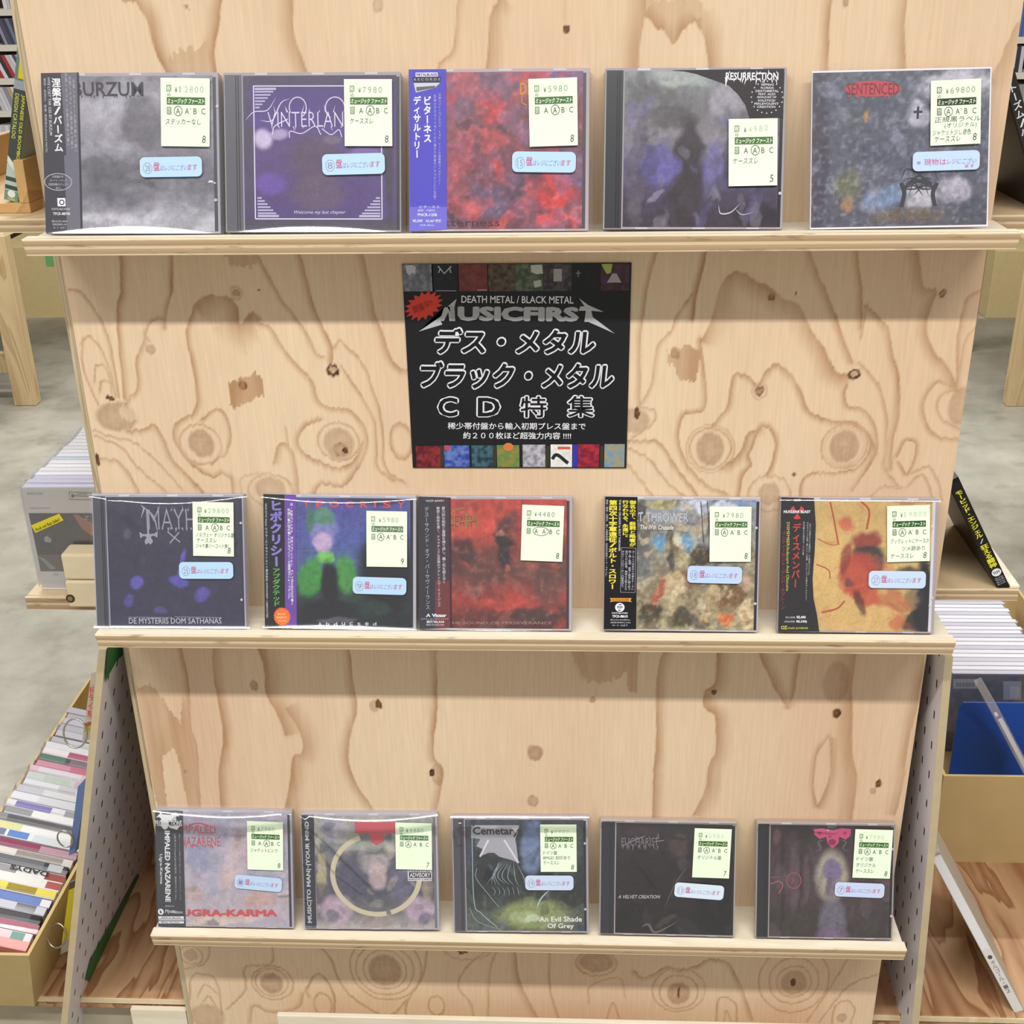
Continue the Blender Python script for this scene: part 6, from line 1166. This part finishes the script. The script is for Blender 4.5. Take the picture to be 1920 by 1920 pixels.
W_, GR, DK = (238, 236, 242), (170, 168, 178), (64, 62, 70)
spines = [  # face, edge colour, printed blocks from right (u=1) to left
 ((226, 150, 150), (240, 170, 165), [(0, 1, (238, 166, 160))], 'salmon pink'), (W_, (244, 232, 238), [(0, .8, (240, 214, 222)), (.8, .93, (110, 160, 150))], 'pink and teal'), ((160, 110, 130), (176, 120, 140), [(0, 1, (176, 96, 116))], 'dull rose'), (DK, (52, 50, 58), [(0, .9, (60, 58, 66)), (.2, .5, (214, 212, 220))], 'black and white'), (GR, (196, 198, 212), [(0, 1, (206, 208, 222)), (.7, .9, (120, 118, 128))], 'silver grey'),
 ((110, 130, 190), (120, 140, 200), [(0, .9, (96, 124, 200)), (.9, 1, W_)], 'blue'), (W_, (236, 218, 60), [(0, 1, (240, 224, 66)), (.5, .8, (186, 160, 40))], 'yellow'), (W_, (240, 236, 230), [(0, .8, (240, 238, 234)), (.85, 1, (170, 74, 66))], 'white with red end'), (W_, (244, 242, 244), [(.0, .18, (238, 90, 110)), (.28, .5, (150, 148, 154)), (.8, 1, (150, 60, 56))], 'white with red dot'), (DK, (70, 72, 80), [(.1, .75, (92, 94, 102)), (.8, .95, (196, 196, 200))], 'charcoal'),
 (W_, (236, 230, 226), [(0, 1, (232, 226, 220)), (.4, .9, (206, 186, 180))], 'cream'), ((140, 70, 96), (150, 74, 100), [(0, .6, (140, 40, 76)), (.6, 1, (190, 140, 160))], 'maroon'), (W_, (240, 244, 250), [(.05, .15, (110, 120, 150)), (.18, .4, (84, 130, 210)), (.45, .9, (222, 228, 236))], 'white with blue block'), (W_, (246, 244, 240), [(0, .3, (234, 230, 150)), (.3, 1, (250, 250, 250))], 'white with pale yellow end'), (GR, (140, 142, 148), [(0, 1, (132, 134, 140)), (.1, .9, (160, 160, 166))], 'mid grey'), (W_, (240, 240, 248), [(0, .3, (150, 148, 156)), (.3, 1, (250, 250, 252))], 'white and grey'),
 (W_, (236, 234, 244), [(.1, .5, (120, 110, 190)), (.65, .9, (150, 150, 160))], 'white with violet lettering'), (W_, (236, 238, 246), [(.3, .8, (222, 224, 234))], 'plain white'), (GR, (206, 206, 216), [(.3, 1, (226, 226, 232))], 'pale grey'), (W_, (230, 232, 240), [(.4, .6, (206, 206, 214)), (.7, 1, (176, 180, 190))], 'white and silver'), (W_, (206, 216, 212), [(.2, .5, (186, 206, 190)), (.55, 1, (206, 176, 200))], 'white with mint and mauve'), ((226, 190, 206), (226, 196, 212), [(.1, .6, (226, 222, 232)), (.7, 1, (206, 90, 120))], 'white and rose'), ((206, 140, 160), (214, 150, 170), [(.4, 1, (206, 96, 126))], 'pink'), (DK, (90, 84, 96), [(0, .3, (70, 110, 96)), (.35, 1, (120, 96, 112))], 'dark mauve'),
 (W_, (240, 232, 236), [(.3, .7, (176, 70, 100)), (.7, 1, (240, 236, 240))], 'white with crimson block'), (GR, (220, 220, 228), [(0, 1, (226, 228, 234))], 'misty white'), (GR, (190, 190, 200), [(.2, .8, (206, 206, 214))], 'light grey'), (GR, (200, 200, 210), [], 'frosted'), (GR, (186, 186, 198), [], 'dull silver'), (GR, (196, 196, 206), [], 'faint grey'), (GR, (180, 180, 190), [], 'smoke grey'), (GR, (190, 190, 200), [], 'hazy grey')]
y = -0.022
for k, (fc, ec, blocks, cname) in enumerate(spines):
    f_ = min(1, max(0, (y + 0.03) / 0.1)); xs = -0.5525 - 0.0; r = rng.uniform(-0.003, 0.002)
    cd = standing_cd('%s spined CD, %s from the front in the left cardboard box' % (cname, ORD[k]), 'CDs in the left cardboard box', xs - 0.1465 + r, xs - 0.0315 + r, y + 0.026, ZB + 0.0195, 0.106 + rng.uniform(-0.001, 0.003), 0.0112, fc, ec, tilt=-0.26, roll=0.25, flap=rng.choice([0, 0.004, 0.006]), spine=blocks, rng=rng)
    if cname == 'white with red dot':
        mb = MB(); v, f = glyph('DADYS', 0.03); mn, mx_ = v.min(0), v.max(0); u = (v - mn) / (mx_ - mn)
        mb.add([(0.038 - a_ * 0.046, 0.009 - b_ * 0.0065, 0.1105) for a_, b_ in u], f, mat((40, 38, 44), 0.5)); mb.build('spine_lettering', cd)
    y += 0.0138

# index plates on rings hanging beside the box, between it and the pegboard
def ring_tag(label, top, bot, Y, w, cols, ring, name='index_tag'):
    """narrow plastic plate seen almost edge-on, with a wire ring through it"""
    a, b = at(*top, Y), at(*bot, Y + 0.0); root = thing(name, label, 'index tag', Matrix.Translation(tuple(b)))
    mb = MB(); e = np.array([w, 0.012, 0.0]); n_ = len(cols)
    for i, (f0, f1, c) in enumerate(cols):
        p0, p1 = a + (b - a) * f0, a + (b - a) * f1
        q = [p0, p0 + e, p1 + e, p1]; q2 = [tuple(v + np.array([0.0, 0.0016, 0])) for v in q]
        mb.hexa([tuple(q[3]), tuple(q[2]), q2[2], q2[3], tuple(q[0]), tuple(q[1]), q2[1], q2[0]], mat(c, 0.4, 0.4))
    part(mb, 'plate', root)
    cx, cy, r = ring; c3 = at(cx, cy, Y - 0.004); k = r / 2000.0
    mb = MB(); mb.tube([(c3[0] + k * math.cos(t_), c3[1] + 0.006 * math.sin(t_), c3[2] + k * 1.15 * math.sin(t_)) for t_ in np.linspace(0, 2 * math.pi, 28, endpoint=False)], 0.0011, M_STEEL, 8, True); part(mb, 'wire_ring', root, smooth=True)
    return root
ring_tag('yellow index tag on a wire ring beside the left cardboard box', (131, 1655), (113, 1790), 0.02, 0.014, [(0, .1, (96, 92, 84)), (.1, .82, (240, 222, 60)), (.82, 1, (200, 196, 186))], (106, 1754, 22))
rt = ring_tag('white index tag with red characters hanging above the left CD box', (171, 1262), (154, 1392), 0.10, 0.016, [(0, .72, (236, 230, 222)), (.72, .78, (206, 120, 110)), (.78, .86, (214, 214, 90)), (.86, 1, (232, 226, 220))], (141, 1375, 27))
mb = MB(); P = Print(mb, lambda u, v: (float(at(u, v, 0.099)[0]), float(at(u, v, 0.099)[2])), 0.0985)
for i, ch in enumerate('ドライ見'): P.text(ch, 168.5 - i * 1.6, 1287 + i * 15, 177 - i * 1.6, 1299 + i * 15, (222, 84, 66), 0.03)
part(mb, 'tag_characters', rt)
dv = thing('divider_card', 'blue plastic divider card with a ring at the left box edge', 'divider', Matrix.Translation(tuple(at(132, 1600, 0.09))))
q = [at(*t_, 0.09) for t_ in ((158, 1462), (164, 1468), (140, 1600), (129, 1604), (146, 1475))]
mb = MB(); V = [tuple(p_) for p_ in q] + [tuple(p_ + np.array([0.004, 0.02, 0])) for p_ in q]; mb.add(V, [(0, 1, 2, 3, 4), (9, 8, 7, 6, 5)] + [(i, (i + 1) % 5, 5 + (i + 1) % 5, 5 + i)[::-1] for i in range(5)], mat((104, 132, 186), 0.35, 0.5)); part(mb, 'card', dv)
c3 = at(122, 1573, 0.086); mb = MB(); mb.tube([(c3[0] + 0.009 * math.cos(t_), c3[1], c3[2] + 0.012 * math.sin(t_)) for t_ in np.linspace(0, 2 * math.pi, 28, endpoint=False)], 0.001, M_STEEL, 8, True); part(mb, 'wire_ring', dv, smooth=True)

# ------------------------------------------------------------------ right: CDs leaning with their spines towards us
def leaning_cd(label, top, bot, Y, depth, height, th, spine_col, back_col, marks, name='leaning_cd', cat='CD', z=None):
    a, b = at(*top, Y), at(*bot, Y)
    if z is not None: b[2] = z
    d = a - b; ang = math.atan2(-d[0], d[2]); L = height or float(np.hypot(d[0], d[2]))
    M = Matrix.Translation((float(b[0]), Y, float(b[2]) + 0.0004)) @ Matrix.Rotation(-ang, 4, 'Y')
    root = thing(name, label, cat, M, 'cases leaning on the right shelves')
    mb = MB(); mb.box((-th, 0.0, 0.0), (0.0, depth, L), mat(back_col, 0.35, 0.25)); mb.build('case_back', root, 0.0005)
    mb = MB(); mb.box((-th + 0.0006, -0.0006, 0.004), (-0.0006, 0.0004, L - 0.004), mat(spine_col, 0.3, 0.4)); sp = mb.build('spine', root)
    mb = MB(); P = Print(mb, lambda u, v: (-th + u * th, L * (1 - v)), -0.0008); marks(P); mb.build('spine_lettering', sp)
    mb = MB(); mb.box((-th - 0.0005, -0.0016, L), (0.0005, -0.0012, L + 0.006), M_FLAP); mb.build('clear_sleeve', root)
    return root
Y_ = (240, 232, 60)
def mk1(P):
    P.vtext('モービッド・エンジェル', .18, .10, .82, .52, Y_, 0.03); P.vtext('/', .2, .53, .8, .57, OFF, 0.0); P.vtext('狂える闘神', .16, .58, .84, .79, Y_, 0.03)
    P.ell(.5, .835, .40, .032, WHITE, 20); P.text('TOY', .2, .824, .8, .846, BLK, 0.04)
    for i in range(4): P.text('TFCK-88' if i == 1 else '税込 ¥2,400', .15, .875 + i * .018, .85, .888 + i * .018, OFF, 0.0)
leaning_cd('black cased CD with yellow Japanese spine writing leaning on right middle shelf', (1796, 893), (1892, 1112), 0.018, 0.142, None, 0.0112, (26, 22, 20), (30, 24, 22), mk1, z=SH[1] + 0.0125)
def mk2(P): P.vtext('トーズム/バーズム', .15, .10, .85, .62, WHITE, 0.02)
leaning_cd('black cased CD with white Japanese spine writing leaning on right top shelf', (1902, 130), (1986, 345), 0.03, 0.142, 0.128, 0.0108, (46, 42, 42), (44, 38, 36), mk2, z=SH[0] - 0.0025)
def mk3(P):
    P.fill([(.1, .02), (.9, .02), (.9, .58), (.1, .58)], (246, 244, 248)); P.ell(.5, .63, .22, .012, (90, 86, 90), 10); P.vtext('オルゴール・12', .2, .65, .8, .86, (120, 116, 120), -0.005)
leaning_cd('tall clear case with white spine leaning low on the right counter', (1762, 1597), (1922, 1896), 0.022, 0.15, None, 0.0115, (238, 234, 232), (176, 166, 150), mk3, 'leaning_case', 'case', z=ZB)

# ------------------------------------------------------------------ right: cardboard box with white sleeved CDs and a blue divider
rbx = thing('cardboard_box', 'open cardboard box of white-edged CDs on the right counter', 'box', Matrix.Translation((0.68, 0.7, ZB)))
X0, X1, Y0, Y1 = 0.532, 0.80, 0.275, 1.3; zt = 0.659; th = 0.004
mb = MB(); V = []
for (dx, z) in ((0, ZB), (0, zt), (th, zt), (th, ZB + th)): V += [(X0 + dx, Y0 + dx, z), (X1 - dx, Y0 + dx, z), (X1 - dx, Y1 - dx, z), (X0 + dx, Y1 - dx, z)]
F_ = [(3, 2, 1, 0), (12, 13, 14, 15)]
for k in range(3):
    for i in range(4): j = (i + 1) % 4; F_.append((4 * k + i, 4 * k + j, 4 * k + 4 + j, 4 * k + 4 + i))
mb.add(V, F_, mat((206, 178, 126), 0.85, 0.15, vary=0.04, scale=25)); part(mb, 'box_body', rbx)
for k in range(24):
    y = 0.519 + k * 0.0118
    nm = 'CD with green and purple cover and barcode, front of the right box' if k == 0 else 'white-edged CD, %s from the front in right box' % ORD[k]
    cd = standing_cd(nm, 'CDs in the right cardboard box', 0.613 + k * 0.0003 + rng.uniform(-.0015, .0015), 0.757 + rng.uniform(-.003, .002), y, ZB + 0.0045, 0.1375, 0.0108, (120, 116, 130) if k == 0 else (214, 212, 226), (240, 238, 246) if k % 3 else (206, 202, 218), flap=rng.choice([0, 0.003, 0.005]), rng=rng)
    if k == 0:
        def cf(A, B):
            q = np.clip(fbm(A * 60, B * 60, 300, 4) * 1.5 + .5, 0, 1)[:, None]; q2 = np.clip(fbm(A * 45 + 7, B * 45, 310, 4) * 2.0, 0, 1)[:, None]
            c = slin((56, 76, 64)) * (1 - q) + slin((112, 120, 100)) * q; c = c + (slin((126, 92, 98)) - c) * q2; return c
        painted_sheet('cover_insert', cd, -0.068, 0.068, 0.004, 0.134, -0.0003, 50, 40, cf, M_ART)
        mb = MB(); P = Print(mb, lambda u, v: (float(at(u, v, 0.5185)[0]) - cd.matrix_world.translation.x, float(at(u, v, 0.5185)[2]) - cd.matrix_world.translation.z), -0.0006)
        P.rect(1787, 1273, 1833, 1291, (206, 204, 200)); 
        for i in range(16): P.rect(1793 + i * 2.1, 1280, 1793 + i * 2.1 + (0.8 if i % 3 else 1.4), 1288, (90, 86, 90))
        P.rect(1881, 1277, 1915, 1312, (190, 192, 200)); P.rect(1893, 1287, 1912, 1308, (220, 220, 226)); mb.build('barcode_labels', cd)
bl = thing('divider_card', 'deep blue plastic divider card standing in the right box', 'divider', Matrix.Translation((0.67, 0.42, ZB)))
P0 = [at(1784, 1440, 0.415), at(1797, 1330, 0.43), at(1806, 1317, 0.43)]
xl, xm = float(P0[0][0]), float(P0[1][0]); zt2 = float(P0[2][2]); V = [(xl - 0.002, 0.415, ZB + 0.006), (0.752, 0.415, ZB + 0.006), (0.752, 0.43, zt2), (float(P0[2][0]), 0.43, zt2), (xm, 0.43, float(P0[1][2]))]
mb = MB(); mb.add(V + [(x, y + 0.0015, z) for x, y, z in V], [(0, 1, 2, 3, 4), (9, 8, 7, 6, 5)] + [(i, (i + 1) % 5, 5 + (i + 1) % 5, 5 + i)[::-1] for i in range(5)], mat((26, 84, 186), 0.3, 0.5)); part(mb, 'card', bl)
M_CLR = clear_mat('clear_case_plastic', gloss=0.12, rough=0.05, body=0.16, body_col=(0.75, 0.75, 0.8))
a, b = at(1856, 1330, 0.33), at(1930, 1470, 0.33); d = b - a; L = 0.135; ang = math.atan2(d[0], -d[2])
rc = thing('leaning_cd', 'clear empty CD case leaning against the blue divider in right box', 'CD case', Matrix.Translation(tuple(a - np.array([0, 0, 0])) ) @ Matrix.Rotation(-ang, 4, 'Y'))
mb = MB(); mb.box((-0.0, 0, -L), (0.0105, 0.07, 0), M_CLR); mb.build('jewel_case', rc, 0.0005)
mb = MB(); mb.box((0.003, -0.001, -L + 0.012), (0.0085, 0.0, -0.02), mat((236, 236, 242), 0.3)); mb.box((0.002, -0.001, -0.014), (0.006, 0.0, -0.008), mat((244, 244, 250), 0.2)); mb.build('spine_label', rc)

# ------------------------------------------------------------------ top left: crate with a book standing in it
cr = thing('wooden_crate', 'small plywood crate holding a catalogue on the left top shelf', 'crate', Matrix.Translation((-0.48, 0.056, SH[0] - 0.001)))
M_CRATE = wood_mat('crate_ply', (226, 184, 122), (176, 126, 74), (1, 0.3, 1), 9, 0.5)
zc = SH[0] - 0.0008
mb = MB(); mb.box((-0.545, 0.056, zc), (-0.4375, 0.30, zc + 0.0085), M_CRATE); part(mb, 'bottom_board', cr, bevel=0.0005)
mb = MB(); mb.hexa([(-0.4465, 0.056, zc + 0.0087), (-0.4375, 0.056, zc + 0.0087), (-0.4375, 0.30, zc + 0.0087), (-0.4465, 0.30, zc + 0.0087), (-0.4455, 0.056, zc + 0.046), (-0.4365, 0.056, zc + 0.046), (-0.4365, 0.30, zc + 0.046), (-0.4455, 0.30, zc + 0.046)], M_CRATE); part(mb, 'side_board', cr, bevel=0.0005)
mb = MB(); mb.box((-0.545, 0.056, zc + 0.0087), (-0.536, 0.30, zc + 0.046), M_CRATE); part(mb, 'side_board', cr, bevel=0.0005)
bA, bB = at(3, 348, 0.062), at(33, 0, 0.062); d = bB - bA; ang = math.atan2(d[0], d[2]); L = 0.185; th = 0.0125
bk = thing('book', 'green-grey catalogue with yellow spine lettering standing in the crate', 'book', Matrix.Translation((float(bA[0]), 0.062, zc + 0.0115)) @ Matrix.Rotation(ang, 4, 'Y'))
mb = MB(); mb.box((0, 0, 0), (th, 0.13, L), mat((176, 190, 180), 0.4)); mb.build('cover', bk, 0.0006)
mb = MB(); P = Print(mb, lambda u, v: (u * th, L * (1 - v)), -0.0004)
P.rect(0, 0, 1, .10, (120, 160, 130)); P.rect(0, .10, 1, .43, (120, 150, 140)); P.rect(0, .43, 1, .47, (176, 178, 190)); P.rect(0, .47, 1, .82, (78, 84, 80)); P.rect(0, .82, 1, 1, (190, 210, 198)); P.line([(0, .80), (.5, .835), (1, .85)], .03, (226, 240, 232)); P.rect(0, .885, 1, .905, (70, 86, 80)); P.rect(0, .925, 1, .945, (70, 86, 80)); P.rect(0, .95, 1, 1, (126, 156, 138)); P.ell(.5, .965, .28, .018, (236, 244, 238), 14); P.text('OBB', .25, .985, .8, .996, (210, 220, 90), 0.03)
sp = mb.build('spine', bk)
def vline(P, tx, u0, u1, v0, v1, c, b=0.02):
    v, f = glyph(tx, b); mn, mx_ = v.min(0), v.max(0); q = (v - mn) / (mx_ - mn); P.poly([(u0 + y_ * (u1 - u0), v0 + x_ * (v1 - v0)) for x_, y_ in q], f, c)
mb = MB(); P = Print(mb, lambda u, v: (u * th, L * (1 - v)), -0.0006); vline(P, 'JAPANESE OLD BOOMBOX', .55, .85, .49, .815, (232, 226, 60)); vline(P, 'DESIGN CATALOG', .15, .42, .49, .70, (216, 222, 110)); mb.build('spine_lettering', sp)
mb = MB(); P = Print(mb, lambda u, v: (u * th, L * (1 - v)), -0.0009); P.rect(.25, .06, 1.02, .42, (246, 224, 20)); yb_ = mb.build('paper_band', bk)
mb = MB(); P = Print(mb, lambda u, v: (u * th, L * (1 - v)), -0.0011); P.vtext('デザイン!', .42, .2, .85, .36, (190, 90, 30), 0.0); mb.build('band_lettering', yb_)

# ------------------------------------------------------------------ background: work tables, cartons, wall rack of CDs
M_STUD = wood_mat('stud_pine', (216, 190, 146), (160, 120, 76), (1, 1, 0.15), 8, 0.5)
def table(label, x, y, side, top):
    root = thing('work_table', label, 'table', Matrix.Translation((x, y, 0))); s = side
    lo, hi = min(x, x + s * 0.09), max(x, x + s * 0.09)
    mb = MB(); mb.box((lo, y, 0), (hi, y + 0.06, top), M_STUD); part(mb, 'leg', root, bevel=0.003)
    xo = x + s * 1.2; mb = MB(); mb.box((min(xo, xo + s * .09), y, 0), (max(xo, xo + s * .09), y + 0.06, top), M_STUD); part(mb, 'leg', root, bevel=0.003)
    mb = MB(); mb.box((min(x + s * .045, xo), y - 0.02, top - 0.10), (max(x + s * .045, xo), y - 0.0005, top - 0.01), M_STUD); part(mb, 'apron', root, bevel=0.002)
    mb = MB(); mb.box((min(x, xo), y + 0.0, top + 0.0002), (max(x, xo), y + 0.8, top + 0.02), M_PINE); part(mb, 'table_top', root, bevel=0.002)
    mb = MB(); mb.box((min(x + s * .05, xo), y + 0.062, 0.12), (max(x + s * .05, xo), y + 0.10, 0.205), M_STUD); part(mb, 'stretcher', root, bevel=0.002)
    for yy in (y + 0.74,):
        mb = MB(); mb.box((lo, yy, 0), (hi, yy + 0.06, top), M_STUD); part(mb, 'leg', root, bevel=0.003)
    return root
table('rough pine work table on the concrete floor beyond the left counter', -2.150, 3.58, -1, 0.69)
table('rough pine work table on the concrete floor beyond the right counter', 1.787, 3.56, 1, 0.64)
def carton(label, x0, x1, y, h, dpt=0.5, tape=False):
    root = thing('carton', label, 'box', Matrix.Translation(((x0 + x1) / 2, y, 0)))
    mb = MB(); mb.box((x0, y, 0), (x1, y + dpt, h), mat((200, 180, 132), 0.85, 0.15, vary=0.04)); part(mb, 'carton_body', root, bevel=0.003)
    if tape: mb = MB(); mb.box((x1 - 0.07, y - 0.001, h - 0.10), (x1 - 0.03, y + 0.0, h - 0.02), mat((110, 170, 110), 0.5)); part(mb, 'green_tape', root)
carton('plain carton on the floor behind the left work table', -2.86, -2.535, 4.94, 0.37, tape=True)
carton('plain carton on the floor behind the right work table', 2.11, 2.55, 4.86, 0.335)
def rack(label, x0, x1, Y, levels, low):
    root = thing('wall_rack', label, 'shelf', Matrix.Translation(((x0 + x1) / 2, Y, 0))); wm = mat((226, 220, 210), 0.6, 0.3); dk = mat((60, 44, 34), 0.7, 0.2)
    for z in levels:
        mb = MB(); mb.box((x0, Y, z - 0.032), (x1, Y + 0.22, z), wm); part(mb, 'shelf_board', root)
    mb = MB(); mb.box((x0, Y + 0.221, low), (x1, Y + 0.24, levels[0] + 0.25), dk); part(mb, 'back_board', root)
    mb = MB(); mb.box((x0, Y + 0.05, 0.0), (x1, Y + 0.221, low), dk); part(mb, 'shade_board', root)  # dark board added for the darkness below the rack
    return root
YR = 5.6; LV = [float(at(10, y_, YR)[2]) for y_ in (17, 84, 147, 208, 282)]
rack('white wall rack of CDs far behind the left side', -3.6, -2.75, YR, LV, 0.66)
LR = [float(at(1915, y_, YR)[2]) for y_ in (-60, 69, 136, 205)]
rack('white wall rack of CDs far behind the right side', 2.25, 3.2, YR, LR, 0.60)
far_cols = [((70, 72, 92), 'slate'), ((206, 204, 214), 'white'), ((120, 124, 150), 'grey-blue'), ((90, 84, 104), 'dusk grey'), ((176, 60, 60), 'red'), ((226, 224, 226), 'pale'), ((150, 150, 170), 'silver'), ((60, 56, 66), 'charcoal'), ((84, 110, 180), 'blue')]
def pixel_x(P):
    v = np.array(P) - CAM; return 960 + FPX * (v @ _R2) / (v @ _F)
def far_row(x, z, n_, h, side, lvl, cols, lean):
    seen = 0
    for k in range(n_):
        c, cn = cols[k % len(cols)]; wd = rng.uniform(0.012, 0.022); sh = lean * h; x += wd + 0.0015; xb = x - wd - 0.0015
        q = pixel_x((xb + wd, YR, z + h * 0.5)); q0 = pixel_x((xb - sh, YR, z + h * 0.5))
        if (side == 'left' and not (q > 1 and q0 < 46)) or (side == 'right' and not (q > 1890 and q0 < 1921)): continue
        mb = MB(); mb.hexa([(xb, YR + 0.012, z + 0.0005), (xb + wd, YR + 0.012, z + 0.0005), (xb + wd, YR + 0.15, z + 0.0005), (xb, YR + 0.15, z + 0.0005), (xb - sh, YR + 0.012, z + h), (xb - sh + wd, YR + 0.012, z + h), (xb - sh + wd, YR + 0.15, z + h), (xb - sh, YR + 0.15, z + h)], mat(c, 0.35, 0.4))
        o = mb.build('rack_cd'); tag(o, '%s-spined CD, %s from the left on %s shelf of far %s wall rack' % (cn, ORD[seen], lvl, side), 'CD', 'CDs on the far wall racks'); seen += 1
xs0 = float(at(-14, 100, YR)[0])
mixed = [far_cols[i] for i in (0, 3, 2, 7, 6, 3, 0, 2)]; reds = [far_cols[i] for i in (5, 4, 5, 7, 4, 1, 5, 3)]; whites = [far_cols[i] for i in (5, 1, 5, 1, 6)]
far_row(xs0 - 0.02, LV[0], 11, 0.11, 'left', 'top', whites, 0.05); far_row(xs0, LV[1], 11, 0.128, 'left', 'second', mixed, 0.28); far_row(xs0, LV[2], 11, 0.115, 'left', 'third', reds, 0.4); far_row(xs0 - 0.03, LV[3], 10, 0.12, 'left', 'fourth', whites + [((196, 170, 130), 'tan')], 0.3); far_row(xs0 - 0.05, LV[4], 9, 0.13, 'left', 'fifth', whites, 0.0)
xr = float(at(1896, 60, YR)[0])
far_row(xr, LR[1], 6, 0.15, 'right', 'upper', [far_cols[8]], 0.0); far_row(xr, LR[2], 8, 0.125, 'right', 'middle', [far_cols[i] for i in (1, 7, 5, 7, 1)], 0.0); far_row(xr, LR[3], 7, 0.12, 'right', 'lower', [((180, 186, 176), 'sage'), ((150, 156, 150), 'ash')], 0.1)

bpy.data.objects.remove(_to, do_unlink=True)
